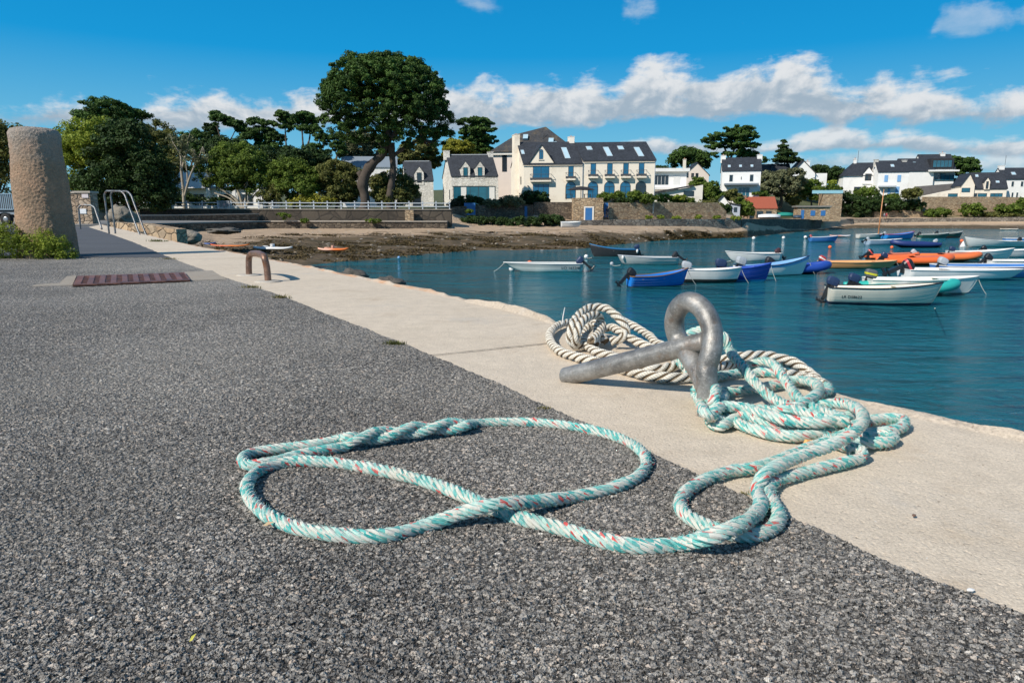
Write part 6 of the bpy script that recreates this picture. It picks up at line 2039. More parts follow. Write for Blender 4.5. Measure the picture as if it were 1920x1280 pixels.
# terrace parasol of the hotel
def parasol():
    Y = 102; s = scale_at(Y)
    root = empty('parasol', At(1089, 374, Y)); tag(root, 'wide black parasol open on the hotel terrace', 'parasol')
    mb = MB(); mb.tube([(0, 0, 0), (0, 0, 22 * s)], .05, 8); mb.build('pole', METAL, root, True)
    mb = MB(); n = 8
    top = (0, 0, 24 * s)
    ring = [(27 * s * math.cos(2 * math.pi * i / n), 20 * s * math.sin(2 * math.pi * i / n), 17 * s + (.0 if i % 2 else .05)) for i in range(n)]
    mid = [(a * .5, b * .5, 22.3 * s) for a, b, c in ring]
    mb.add([top] + mid + ring, [(0, 1 + i, 1 + (i + 1) % n) for i in range(n)] + [(1 + i, 1 + n + i, 1 + n + (i + 1) % n, 1 + (i + 1) % n) for i in range(n)])
    mb.build('canopy', paint((0.02, 0.02, 0.024), .8), root)
    for i, x in enumerate((-22, 12)):
        t = empty('terrace_table', At(1089 + x, 374, Y - .5)); tag(t, ('small dark table on the hotel terrace, left of the parasol pole', 'small dark table on the hotel terrace, right of the parasol pole')[i], 'table')
        mb = MB(); mb.box(-.5, .5, -.4, .4, .70, .75); mb.build('table_top', DARK, t)
        for a in (-1, 1):
            for b in (-1, 1):
                mb = MB(); mb.box(a * .42 - .03, a * .42 + .03, b * .32 - .03, b * .32 + .03, 0, .70); mb.build('leg', DARK, t)


parasol()


# ---------------------------------------------------------------- the white post and rail fence
def fence(label, p0, p1, n, row0, row1, Y0, Y1, name='rail_fence'):
    a, b = At(p0, row0, Y0), At(p1, row1, Y1)
    root = empty(name, a); tag(root, label, 'fence')
    s = scale_at((Y0 + Y1) / 2)
    d = b - a
    H = 14 * s
    for i in range(n):
        q = d * (i / (n - 1))
        mb = MB(); mb.box(-.065, .065, -.065, .065, -.25, H)
        mb.box(-.10, .10, -.10, .10, H + .003, H + .05)
        o = mb.build('post', FENCEW, root); o.location = q
    ang = math.atan2(d.y, d.x); L = math.hypot(d.x, d.y)
    for z in (.36, .80):
        mb = MB(); mb.box(0, L, -.13, -.09, H * z - .05, H * z + .05)
        o = mb.build('rail', FENCEW, root); o.rotation_euler = (0, -math.atan2(d.z, L), ang)


fence('white post and rail fence left of the grey gate panel', 178, 409, 9, 391.5, 391.5, 87.2, 86.4)
fence('long white post and rail fence running from the grey gate panel past the big pine', 434, 843, 17, 391.5, 392.5, 87.2, 88.4)
def gate_panel():
    root = empty('gate_panel', At(421, 392, 86.6)); tag(root, 'grey wire gate panel with a small red sign between the two fences', 'gate')
    s = scale_at(86.6)
    mb = MB(); w, hh = 10 * s, 15 * s
    mb.box(-w, -w + .06, -.03, .03, 0, hh); mb.box(w - .06, w, -.03, .03, 0, hh); mb.box(-w + .06, w - .06, -.03, .03, hh - .06, hh); mb.box(-w + .06, w - .06, -.03, .03, 0, .06)
    mb.build('frame', ZINC, root)
    mb = MB()
    for i in range(14):
        x = -w + .06 + (2 * w - .12) * (i + .5) / 14
        mb.box(x - .018, x + .018, -.012, .012, .06, hh - .06)
    mb.build('bars', ZINC, root)
    mb = MB(); mb.box(-.14, .14, -.06, -.04, hh * .45, hh * .68)
    mb.build('sign_plate', paint((0.55, 0.35, 0.33), .5), root)


gate_panel()


# ---------------------------------------------------------------- objects at the left end of the quay
GALV = iron_mat('galvanised_tube', (0.16, 0.175, 0.185), (0.36, 0.17, 0.07), 0.55)


def bend(pts, r, step=.02):
    return catmull(pts, step)


def handrail(label, pts, off, r, name='handrail'):
    """pts: (px, row, Y)"""
    P = [At(*p) for p in pts]
    root = empty(name, P[0]); tag(root, label, 'handrail')
    for k, o in enumerate(off):
        q = []
        for i in range(len(P) - 1):
            a, b = P[i] + Vector(o), P[i + 1] + Vector(o)
            e = min(.3, .10 / (b - a).length)
            for t in (0.0 if i == 0 else e, .25, .5, .75, 1.0 if i == len(P) - 2 else 1 - e): q.append(a.lerp(b, t))
        C = catmull([Vector(p) - P[0] for p in q], .05)
        mb = MB(); mb.tube([Vector(c) for c in C], r, 9)
        mb.build('rail_tube', GALV, root, True)


handrail('tall galvanised double tube handrail over the quay steps', [(205, 440, 17.2), (195, 358, 17.2), (231, 358.5, 16.9), (264, 446, 16.4)], [(0, 0, 0), (.075, .14, 0)], .022)
handrail('smaller grey tube handrail nearer the stone gate pillars', [(151, 431, 22), (147, 384, 22), (176, 385, 22), (191, 430, 21.6)], [(0, 0, 0)], .028)


def gate_pillars():
    Y = 33
    s = scale_at(Y)
    for i, (px, w, hgt, lab) in enumerate(((160, 29, 58, 'short stone gate pillar with white plaques, right of its pair'), (132, 27, 58, 'short stone gate pillar beside the granite bollard, darker and partly hidden'))):
        root = empty('gate_pillar', At(px, 421, Y + i * .6)); tag(root, lab, 'pillar')
        mb = MB(); mb.box(-w / 2 * s, w / 2 * s, 0, .6, -.3, hgt * s); mb.build('masonry', stone_mat('pillar_stone', [(0.30, 0.22, 0.15), (0.42, 0.32, 0.23), (0.5, 0.4, 0.3)], (0.25, 0.19, 0.14), 3.2, 1.5, .7), root)
        mb = MB(); mb.box(-w / 2 * s - .05, w / 2 * s + .05, -.05, .65, hgt * s + .004, hgt * s + .09); mb.build('capstone', COPE, root)
        if i == 0:
            mb = MB(); mb.box(0, 12 * s, -.03, -.004, 49 * s, 56 * s); mb.build('plaque', paint((0.66, 0.58, 0.58), .5), root)
            mb = MB(); mb.box(-8 * s, 5 * s, -.03, -.004, 20 * s, 29 * s); mb.build('plaque', paint((0.78, 0.80, 0.82), .4), root)
        else:
            for z in (52, 56):
                mb = MB(); mb.box(-10 * s, -2 * s, -.05, -.02, z * s, (z + 2.2) * s); mb.build('sign_strip', paint((0.75, 0.40, 0.12), .5), root)
            mb = MB(); mb.box(-14 * s, -3 * s, -.04, -.004, 12 * s, 42 * s); mb.build('dark_panel', DARK, root)


gate_pillars()


def trailer():
    Y = 31
    s = scale_at(Y)
    root = empty('trailer', At(0, 422, Y)); tag(root, 'silver slatted cage trailer with a black wheel at the left edge of the view', 'trailer')
    x0, x1 = -60, 29
    mb = MB()
    for i in range(26):
        x = x0 + (x1 - x0) * i / 25
        mb.box((x - .8) * s, (x + .8) * s, 0, .02, 28 * s, 57 * s)
    for z in (28, 56.5): mb.box(x0 * s, x1 * s, -.03, -.004, z * s, (z + 1.8) * s)
    mb.build('side_cage', paint((0.55, 0.60, 0.64), .3, .15, 3, .8), root)
    mb = MB(); mb.box(x0 * s, x1 * s, .05, 1.5, 24 * s, 57 * s); mb.build('box_body', paint((0.06, 0.07, 0.08), .6), root)
    mb = MB(); mb.box(x0 * s, x1 * s, .02, 1.5, 19.5 * s, 23.8 * s); mb.build('chassis', paint((0.40, 0.43, 0.46), .4, .1, 3, .6), root)
    c = Vector((13 * s, -.02, 11 * s))
    def wheel_ring(prof, mat, name, par=None):
        mb = MB()
        rings = [[c + Vector((r * math.cos(2 * math.pi * j / 24), y, r * math.sin(2 * math.pi * j / 24))) for j in range(24)] for r, y in prof]
        mb.loft(rings)
        return mb.build(name, mat, par or root, True)
    wh = wheel_ring([(6 * s, -.02), (10 * s, -.03), (11 * s, .03), (11 * s, .13), (10 * s, .17), (5 * s, .17)], paint((0.015, 0.015, 0.016), .8), 'wheel')
    wheel_ring([(.2 * s, -.03), (3 * s, -.035), (5.8 * s, -.01), (5.8 * s, .05)], paint((0.40, 0.41, 0.42), .35, .1, 5, .7), 'rim', wh)
    mb = MB()
    n = 14
    A = [c + Vector((13.5 * s * math.cos(math.pi * (.06 + .88 * j / n)), -.05, 12.5 * s * math.sin(math.pi * (.06 + .88 * j / n)))) for j in range(n + 1)]
    v = []
    for p in A: v += [p, p + Vector((0, .24, 0))]
    mb.add(v, [(2 * j, 2 * j + 2, 2 * j + 3, 2 * j + 1) for j in range(n)])
    mb.build('mudguard', paint((0.02, 0.02, 0.022), .5), root)


trailer()


def rock(label, px, row, Y, rx, ry, mat, seed, depth=.8, name='boulder', rough=.35):
    s = scale_at(Y)
    mb = MB()
    rng = random.Random(seed)
    o3 = Vector((rng.uniform(0, 50), rng.uniform(0, 50), 0))
    v, f = [], []
    bm = bmesh.new()
    bmesh.ops.create_icosphere(bm, subdivisions=4, radius=1.0)
    for q in bm.verts:
        d = q.co.normalized()
        k = 1 + rough * mnoise.fractal(d * 1.3 + o3, 1.0, 2.0, 5) + .12 * abs(mnoise.noise(d * 3 + o3))
        cell = mnoise.cell(d * 1.6 + o3) * .06
        q.co = Vector((d.x * rx * s * (k + cell), d.y * rx * s * depth * (k + cell), d.z * ry * s * (k + cell)))
    me = bpy.data.meshes.new(name); bm.to_mesh(me); bm.free()
    me.materials.append(mat)
    me.polygons.foreach_set('use_smooth', [True] * len(me.polygons))
    o = bpy.data.objects.new(name, me); COL.objects.link(o)
    o.location = At(px, row, Y)
    return tag(o, label, 'rock')


def rock_mat(name, a, b):
    m, t, bs, co = material(name)
    n = t.noise(co, 2.5, 8, 0.7); f = t.noise(co, 14, 6, 0.75)
    c = t.mix(n, a, b)
    c = t.mix(1.0, c, t.math('MULTIPLY_ADD', f, 1.0, 0.5), 'MULTIPLY')
    t.put(bs.inputs['Base Color'], c); bs.inputs['Roughness'].default_value = .9
    t.put(bs.inputs['Normal'], t.bump(t.math('ADD', n, t.math('MULTIPLY', f, .4)), .9, .12))
    return m


RK, RKD = rock_mat('pale_rock', (0.20, 0.17, 0.13), (0.40, 0.35, 0.28)), rock_mat('dark_rock', (0.06, 0.055, 0.05), (0.20, 0.18, 0.15))
rock('weathered grey boulder standing behind the tall handrail', 228, 410, 30, 24, 22, RK, 1, rough=.5)
rock('smooth rounded boulder lying on the beach beside the quay', 349, 445, 34, 28, 13, RK, 2, rough=.18)
rock('dark flat rock between the rounded boulder and the handrail', 300, 440, 30, 26, 9, RKD, 3)
rock('dark rocks along the beach right of the rounded boulder', 420, 433, 55, 30, 6, RKD, 4)
rock('armour rock showing just over the quay edge, nearer the rusty staple', 655, 520, 6.35, 31, 15, RKD, 5)
rock('armour rock showing just over the quay edge, nearer the heap of rope', 728, 534, 5.7, 30, 15, RKD, 6)
rock('small dark rock at the foot of the handrail', 268, 444, 20, 8, 8, RKD, 7)
# ------------------------------------------------------------------ boats
BL = paint((0.018, 0.02, 0.024), .4, .15, 3)
NAVY = paint((0.02, 0.04, 0.10), .4, .15, 3)
GREYM = paint((0.42, 0.45, 0.48), .35, .1, 3)
WOOD = paint((0.22, 0.12, 0.06), .6, .3, 6)
ROPEP = paint((0.6, 0.58, 0.52), .8)
WATERP = G


def hull_mat(top, bottom, zb, stripe=None, zs=None, strakes=0.0, rough=.38):
    key = ('hull', tuple(top), tuple(bottom), zb, tuple(stripe or ()), zs, strakes)
    if key in _cache: return _cache[key]
    m, t, bs, co = material('hull_paint')
    z = t.new('ShaderNodeSeparateXYZ'); t.put(z.inputs[0], co)
    n = t.noise(co, 1.8, 5, .6)
    zz = t.math('ADD', z.outputs[2], t.math('MULTIPLY', t.math('SUBTRACT', n, .5), .02))
    c = t.mix(t.sstep(zz, zb - .012, zb + .012), bottom, top)
    if stripe:
        sh = t.new('ShaderNodeAttribute', attribute_name='tint').outputs['Fac']
        c = t.mix(t.math('GREATER_THAN', sh, zs), c, stripe)
    c = t.mix(1.0, c, t.math('MULTIPLY_ADD', n, .25, .87), 'MULTIPLY')
    # weather stains run down the sides
    st = t.noise(t.vmap(co, (5, 5, .5)), 2.0, 5, .7)
    c = t.mix(t.math('MULTIPLY', t.sstep(st, .55, .75), .18), c, (.34, .30, .24))
    t.put(bs.inputs['Base Color'], c)
    bs.inputs['Roughness'].default_value = rough
    if strakes:
        fr = t.math('FRACT', t.math('MULTIPLY', t.new('ShaderNodeAttribute', attribute_name='tint').outputs['Fac'], strakes))
        t.put(bs.inputs['Normal'], t.bump(fr, .9, .05))
    _cache[key] = m
    return m


def outboard(parent, x, z, tilt, cowl, size=1.0, band=None, y=0.0):
    """outboard hung on the transom at (x, y, z); tilt swings the leg up and aft"""
    M = Matrix.Translation((x, y, z)) @ Matrix.Rotation(R(tilt), 4, 'Y')
    k = size * .92
    root = MB()
    prof = [(-.06, .20, .12), (-.03, .25, .15), (.10, .29, .165), (.22, .28, .16), (.29, .22, .13), (.315, .12, .08)]
    rings = []
    for zz, a, b in prof:
        rings.append([M @ Vector((-.02 * k + a * k * .95 * math.copysign(abs(math.cos(t)) ** .55, math.cos(t)) - .05 * k * zz / .46, b * k * math.copysign(abs(math.sin(t)) ** .55, math.sin(t)), (.06 + zz) * k)) for t in [2 * math.pi * j / 12 for j in range(12)]])
    root.loft(rings)
    c = root.build('outboard_motor', cowl, parent)
    mb = MB()
    mb.box(-.20 * k, -.04 * k, -.06 * k, .06 * k, -.62 * k, .06 * k, M=M)
    mb.box(-.30 * k, .02 * k, -.10 * k, .10 * k, -.64 * k, -.62 * k, M=M)
    mb.box(-.20 * k, -.08 * k, -.045 * k, .045 * k, -.86 * k, -.645 * k, M=M)
    mb.build('motor_leg', BL, c)
    mb = MB(); mb.tube([M @ Vector((-.38 * k, 0, -.76 * k)), M @ Vector((-.1 * k, 0, -.76 * k)), M @ Vector((.04 * k, 0, -.76 * k))], [.05 * k, .065 * k, .02 * k], 8)
    for j in range(3):
        a = 2 * math.pi * j / 3
        mb.add([M @ Vector((-.38 * k, 0, -.76 * k)), M @ Vector((-.41 * k, .13 * k * math.cos(a - .3), -.76 * k + .13 * k * math.sin(a - .3))), M @ Vector((-.36 * k, .13 * k * math.cos(a + .4), -.76 * k + .13 * k * math.sin(a + .4)))], [(0, 1, 2)])
    mb.build('propeller', BL, c)
    mb = MB(); mb.box(-.10 * k, .07 * k, -.13 * k, .13 * k, -.20 * k, .05 * k, M=Matrix.Translation((x, y, z)))
    mb.build('bracket', BL, c)
    if band:
        mb = MB()
        rr = []
        for zz, a, b in ((.06, .285, .168), (.15, .30, .175)):
            rr.append([M @ Vector((-.02 * k + a * k * .95 * math.copysign(abs(math.cos(t)) ** .55, math.cos(t)) - .05 * k * zz / .46, b * k * math.copysign(abs(math.sin(t)) ** .55, math.sin(t)), (.06 + zz) * k)) for t in [2 * math.pi * j / 12 for j in range(12)]])
        mb.loft(rr, cap=False); mb.build('motor_band', band, c)
    return c


def boat_root(label, name, px, row, head, z=WZ, cat='boat', group=None):
    p = G(px, row, z)
    r = empty(name, p, R(head))
    tag(r, label, cat, group)
    return r, p


def hull_at(L, B, fb, rise, stern, t, u, full=.9, rake=.12, draft=.16):
    """point on the shell. t along 0 stern..1 bow, u around 0 keel..1 gunwale"""
    w = (1 - max(0, (t - .38) / .62) ** 2.3) * (stern + (1 - stern) * min(1, t / .38) ** .8)
    w = max(w, .0)
    sheer = fb * (1 + rise * max(0, (t - .2) / .8) ** 2.2 + .04 * (1 - t))
    keel = -draft + (draft + .05) * max(0, (t - .75) / .25) ** 2.2
    yy = B / 2 * w * (u ** (.42 if t < .6 else .42 + .5 * (t - .6) / .4)) * (1.0 + 0.0 * u)
    zz = keel + (sheer - keel) * (u ** 1.5 * .75 + .25 * u)
    xx = -L / 2 + L * t * .94 + L * .06 * t * 1 + rake * L * (u - .5) * max(0, (t - .55) / .45) ** 1.5 * .8
    return Vector((xx, yy, zz)), sheer


def open_boat(label, px, row, wpx, head, top=(0.75, 0.74, 0.70), bottom=(.05, .06, .09), fb=.5, beam=.36, rise=.55, inside=None, rail=None, stripe=None, zs=.8, strakes=0, zb=.06,
              motor=None, tilt=55, msize=1.0, band=None, thw=2, stern=.82, name='motor_boat', z=WZ, L=None, text=None, group='boats moored in the harbour', rake=.12, cat='boat', flip=0, deck=0.0, fender=None, thw_mat=None, roll=0, mpos=0.0):
    p = G(px, row, z)
    zc = p.y * CT - (z - HC) * ST
    if L is None: L = wpx * zc / F / max(.45, abs(math.cos(R(head) + math.atan2(p.x, p.y))))
    root, p = boat_root(label, name, px, row, head, z, cat, group)
    if roll: root.rotation_euler[0] = R(roll)
    B = L * beam if beam < 1 else beam
    fbm = fb * 1.02
    nt, nu = 26, 12
    mb = MB(); tint = []
    rows = []
    for i in range(nt + 1):
        t = (i / nt) ** .9
        t = min(t, .999)
        ring = []
        for j in range(-nu, nu + 1):
            u = max(abs(j) / nu, .0001)
            q, sh = hull_at(L, B, fbm, rise, stern, t, u, rake=rake)
            ring.append(Vector((q.x, q.y * (1 if j > 0 else -1), q.z)))
        rows.append(ring)
    n = 2 * nu + 1
    V = [q for r in rows for q in r]
    tint = [abs(j) / nu for r in rows for j in range(-nu, nu + 1)]
    Fq = [(i * n + j, i * n + j + 1, (i + 1) * n + j + 1, (i + 1) * n + j) for i in range(nt) for j in range(n - 1)]
    mat = hull_mat(top, bottom, zb, stripe, zs, strakes)
    hull = np_mesh('hull', [tuple(v) for v in V], Fq, mat, root, True, tint=tint)
    md = hull.modifiers.new('s', 'SOLIDIFY'); md.thickness = .025; md.offset = 1 if False else -1
    tr = MB(); tr.add(rows[0], [tuple(range(n))]); tr.build('transom', mat, root)
    im = inside or paint((0.55, 0.54, 0.50), .6, .1, 3)
    # sole boards or decks inside
    mb = MB()
    zf = .10
    pts = []
    for i in range(1, nt - 2):
        t = i / nt
        uu = .55
        q, sh = hull_at(L, B, fbm, rise, stern, t, uu, rake=rake)
        pts.append((q.x, q.y * .96, q.z))
    v = []
    for a in pts: v += [(a[0], a[1], a[2]), (a[0], -a[1], a[2])]
    mb.add(v, [(2 * i, 2 * i + 1, 2 * i + 3, 2 * i + 2) for i in range(len(pts) - 1)])
    mb.build('sole', im, root)
    if deck:
        mb = MB(); v = []
        k = 0
        for i in range(nt + 1):
            t = i / nt
            if t < 1 - deck: continue
            q, sh = hull_at(L, B, fbm, rise, stern, min(t, .998), .985, rake=rake)
            v += [(q.x, q.y, q.z - .005), (q.x, 0, q.z + .05 * (1 - t) + .01), (q.x, -q.y, q.z - .005)]; k += 1
        mb.add(v, [f for i in range(k - 1) for f in ((3 * i, 3 * i + 1, 3 * i + 4, 3 * i + 3), (3 * i + 1, 3 * i + 2, 3 * i + 5, 3 * i + 4))])
        mb.build('foredeck', paint(tuple(top), .4, .08, 3), root, True)
    for k in range(thw):
        t = .22 + .30 * k
        q, sh = hull_at(L, B, fbm, rise, stern, t, .88, rake=rake)
        mb = MB(); mb.box(q.x - .13, q.x + .13, -q.y * .97, q.y * .97, q.z - .04, q.z - .005)
        mb.build('thwart', thw_mat or im, root)
    # gunwale
    for sg in (-1, 1):
        pp = []
        for i in range(nt + 1):
            t = min((i / nt) ** .9, .998)
            q, sh = hull_at(L, B, fbm, rise, stern, t, 1.0, rake=rake)
            pp.append(Vector((q.x, (q.y + .01) * sg, q.z + .012)))
        mb = MB(); mb.tube(pp, .03, 6); mb.build('gunwale', rail or TRIM, root, True)
    q, sh = hull_at(L, B, fbm, rise, stern, .0, 1.0, rake=rake)
    mb = MB(); mb.box(q.x - .02, q.x + .03, -q.y, q.y, q.z - .01, q.z + .035); mb.build('transom_cap', rail or TRIM, root)
    if motor is not None: outboard(root, q.x + (.16 if tilt < 30 else .04), q.z + .05, tilt, motor, msize, band, mpos * B)
    if text:
        cu = bpy.data.curves.new('registration_number', 'FONT')
        cu.body = text[0]; cu.size = text[1]; cu.extrude = .002
        cu.materials.append(text[5] if len(text) > 5 else BL)
        cu.align_x = 'CENTER'; cu.align_y = 'CENTER'
        tmp = bpy.data.objects.new('tmp', cu); COL.objects.link(tmp)
        bpy.context.view_layer.update()
        me = bpy.data.meshes.new_from_object(tmp.evaluated_get(bpy.context.evaluated_depsgraph_get()))
        bpy.data.objects.remove(tmp)
        o = bpy.data.objects.new('registration_number', me); COL.objects.link(o); o.parent = root
        t, side, u = text[2], text[3], text[4]
        a, _ = hull_at(L, B, fbm, rise, stern, t, u, rake=rake); b, _ = hull_at(L, B, fbm, rise, stern, t + .06, u, rake=rake); c, _ = hull_at(L, B, fbm, rise, stern, t, u + .12, rake=rake)
        for w in (a, b, c): w.y *= side
        tx = (b - a).normalized() * (1 if side < 0 else -1)
        up = (c - a); up = (up - tx * up.dot(tx)).normalized()
        nz = tx.cross(up)
        M = Matrix((tx, up, nz)).transposed().to_4x4(); M.translation = a + nz * .012
        o.matrix_local = M
    bq, _ = hull_at(L, B, fbm, rise, stern, .985, 1.0, rake=rake)
    BOWS[label] = (root, bq)
    if fender:
        q, _ = hull_at(L, B, fbm, rise, stern, fender[0], 1.0, rake=rake)
        mb = MB(); mb.ball((q.x, (q.y + .10) * fender[1], q.z - .12), (.10, .10, .17), 10, 8); mb.build('fender', TRIM, root, True)
    return root, L


BOWS = {}


def rib(label, px, row, wpx, head, tube, hullc=(.03, .03, .035), r=.21, motor=None, tilt=55, band=None, L=None, group='boats moored in the harbour', floor=None, name='inflatable_boat', msize=1.0, flatb=False, cover=None):
    p = G(px, row, WZ)
    zc = p.y * CT - (WZ - HC) * ST
    if L is None: L = wpx * zc / F / max(.45, abs(math.cos(R(head) + math.atan2(p.x, p.y))))
    root, p = boat_root(label, name, px, row, head, WZ, 'boat', group)
    B = L * .42
    yb = B / 2 - r
    pts = [(-L / 2, yb, r + .12), (-L * .3, yb, r + .1), (L * .1, yb, r + .12), (L * .3, yb * .85, r + .18), (L * .43, yb * .42, r + .27), (L * .48, 0, r + .31)]
    pts = pts + [(a, -b, c) for a, b, c in pts[-2::-1]]
    C = catmull(pts, .12)
    n = len(C)
    rad = [r * min(1, .55 + 4 * min(i, n - 1 - i) / n) for i in range(n)]
    mb = MB(); mb.tube([Vector(c) for c in C], rad, 12); mb.build('tube', tube, root, True)
    nt = 14
    V = []
    for i in range(nt + 1):
        t = i / nt
        x = -L * .46 + L * .9 * t
        w = (yb + r * .4) * (1 - max(0, (t - .4) / .6) ** 2.2)
        k = -.12 + .38 * max(0, (t - .6) / .4) ** 2
        V += [(x, w, .16 + .12 * t * t), (x, 0, k), (x, -w, .16 + .12 * t * t)]
    mb = MB(); mb.add(V, [f for i in range(nt) for f in ((3 * i + 1, 3 * i, 3 * i + 3, 3 * i + 4), (3 * i + 2, 3 * i + 1, 3 * i + 4, 3 * i + 5))]); mb.build('hull', paint(tuple(hullc), .5, .1, 2), root, True)
    mb = MB(); mb.box(-L * .45, L * .3, -yb, yb, .20, .24); mb.build('floor', floor or GREYM, root)
    mb = MB(); mb.box(-L * .46, -L * .44, -yb, yb, .02, .56); mb.build('transom', BL, root)
    mb = MB(); mb.box(-L * .02, L * .05, -yb, yb, .40, .46); mb.build('seat', GREYM, root)
    if cover:
        mb = MB(); v = []
        for i in range(9):
            t = i / 8; x = L * (-.05 + .48 * t); w = max(.05, yb * (1 - t ** 2.5))
            v += [(x, w, r + .34 + .06 * t), (x, 0, r + .42 + .05 * t), (x, -w, r + .34 + .06 * t)]
        mb.add(v, [f for i in range(8) for f in ((3 * i, 3 * i + 1, 3 * i + 4, 3 * i + 3), (3 * i + 1, 3 * i + 2, 3 * i + 5, 3 * i + 4))]); mb.build('bow_cover', cover, root, True)
    if motor is not None: outboard(root, -L * .46, .56, tilt, motor, msize, band)
    return root, L


def buoy(label, px, row, rpx, mat, kind='ball', z=WZ, lift=.35, cat='buoy', mooring=None):
    p = G(px, row, z)
    s = (p.y * CT - (z - HC) * ST) / F
    root = empty('mooring_buoy', p); tag(root, label, cat)
    r = rpx * s
    mb = MB()
    if kind == 'ball': mb.ball((0, 0, r * .75), r, 14, 10)
    else: mb.lathe([(.01, -.05), (r, -.05), (r, .05), (r * .75, r * .8), (.05, r * 2.1), (.01, r * 2.15)], 14)
    mb.build('float', mat, root, True)
    mb = MB(); mb.tube([(0, 0, r * 1.6), (0, 0, r * 1.6 + .1), (.07, 0, r * 1.6 + .15)], .02, 6); mb.build('eye', BL, root, True)
    return root


def mooring_line(label, a, b, sag=.3, r=.018, name='mooring_line'):
    P = [a.lerp(b, t / 8) + Vector((0, 0, -sag * math.sin(math.pi * t / 8))) for t in range(9)]
    mb = MB(); mb.tube([p - a for p in P], r, 5)
    o = mb.build(name, ROPEP, None, True); o.location = a
    tag(o, label, 'rope')


WH = (0.85, 0.84, 0.80)
ORB, WHB = paint((0.85, 0.16, 0.05), .5, .1, 5), paint((0.80, 0.79, 0.76), .5, .08, 5)
# nearest group on the right
open_boat('cream white clinker motor boat with black rail and dark blue bottom, nearest in the harbour', 1650, 571, 180, -13, (0.88, 0.83, 0.70), (.02, .035, .08), fb=.66, rise=.42, rail=BL, strakes=7, zb=.13, motor=NAVY, tilt=18, msize=1.05, deck=.42, inside=paint((0.66, 0.62, 0.54), .6), text=('LR D58622', .165, .20, -1, .68), stern=.86, beam=.34, thw=1)
rib('teal green inflatable dinghy behind the cream clinker boat', 1690, 552, 176, -9, paint((0.03, 0.42, 0.37), .45, .1, 4), (.05, .2, .2), .23, NAVY, 20, msize=1.1, floor=paint((0.05, 0.30, 0.28), .6))
open_boat('white motor boat with teal inside and yellow marked grey motor', 1722, 549, 172, -10, (0.85, 0.82, 0.75), (.20, .26, .22), fb=.60, rise=.35, rail=TRIM, inside=paint((0.03, 0.36, 0.30), .5), motor=paint((0.10, 0.11, 0.12), .4), tilt=12, msize=1.15, band=paint((0.62, 0.58, 0.04), .4), deck=.35, stern=.86, thw_mat=paint((0.50, 0.12, 0.08), .6))
open_boat('sleek white speedboat with teal bottom and tilted black motor', 1796, 525, 176, -6, (0.87, 0.86, 0.84), (.02, .22, .27), fb=.56, rise=.10, rail=TRIM, motor=BL, tilt=62, msize=1.5, band=paint((0.6, 0.05, 0.06), .4), deck=.62, stern=.9, zb=.16, rake=.2, name='speedboat', beam=.32)
open_boat('long mid blue boat moored behind the white speedboat', 1880, 519, 200, -5, (0.06, 0.20, 0.52), (.03, .08, .22), fb=.62, rise=.25, rail=WHB, motor=GREYM, tilt=25, msize=1.2, inside=GREYM, deck=.2)
open_boat('white boat with black tilted motor near the right edge, ahead of the blue boat', 1915, 503, 110, -5, WH, (.5, .5, .5), fb=.5, rise=.2, motor=BL, tilt=45, msize=1.15)
# the orange row
open_boat('pale orange flat boat with a red motor', 1606, 503, 122, -5, (0.78, 0.36, 0.14), (.05, .03, .03), fb=.42, rise=.25, rail=paint((0.80, 0.45, 0.22), .5), inside=paint((0.70, 0.36, 0.16), .6), motor=paint((0.45, 0.05, 0.05), .4), tilt=30, msize=1.0, band=WHB, deck=.3)
rib('orange inflatable with a black and red motor, left of its two neighbours', 1672, 489, 84, -6, paint((0.80, 0.16, 0.05), .5, .08, 4), motor=BL, tilt=50, band=paint((0.7, 0.08, 0.08), .4), cover=paint((0.78, 0.20, 0.08), .5))
rib('longest orange inflatable with white fender in the middle of the harbour', 1716, 497, 116, -7, paint((0.82, 0.15, 0.035), .5, .08, 4), motor=NAVY, tilt=40, cover=paint((0.80, 0.17, 0.05), .5), r=.25)
rib('orange inflatable with two tilted motors, right of the longest one', 1770, 490, 112, -8, paint((0.83, 0.19, 0.05), .5, .08, 4), motor=GREYM, tilt=45, cover=paint((0.82, 0.22, 0.07), .5), r=.24)
open_boat('white boat with a dark red bottom between the orange inflatables and the speedboat', 1836, 487, 66, -9, WH, (.12, .03, .03), fb=.62, rise=.5, motor=NAVY, tilt=25, strakes=5, zb=.10, L=4.6)
open_boat('white boat with black motor right of the red bottomed boat', 1893, 482, 84, -6, (0.70, 0.70, 0.68), (.1, .2, .22), fb=.55, rise=.25, motor=BL, tilt=55, L=4.6)
open_boat('long white open boat with its bow to the left and a small black motor', 1862, 463, 82, 184, WH, (.16, .16, .15), fb=.62, rise=.75, motor=BL, tilt=45, msize=1.0, strakes=5)
open_boat('bright blue boat cut by the right edge of the view', 1922, 457, 34, -20, (0.04, 0.25, 0.60), (.03, .10, .2), fb=.6, rise=.4, L=4.5)
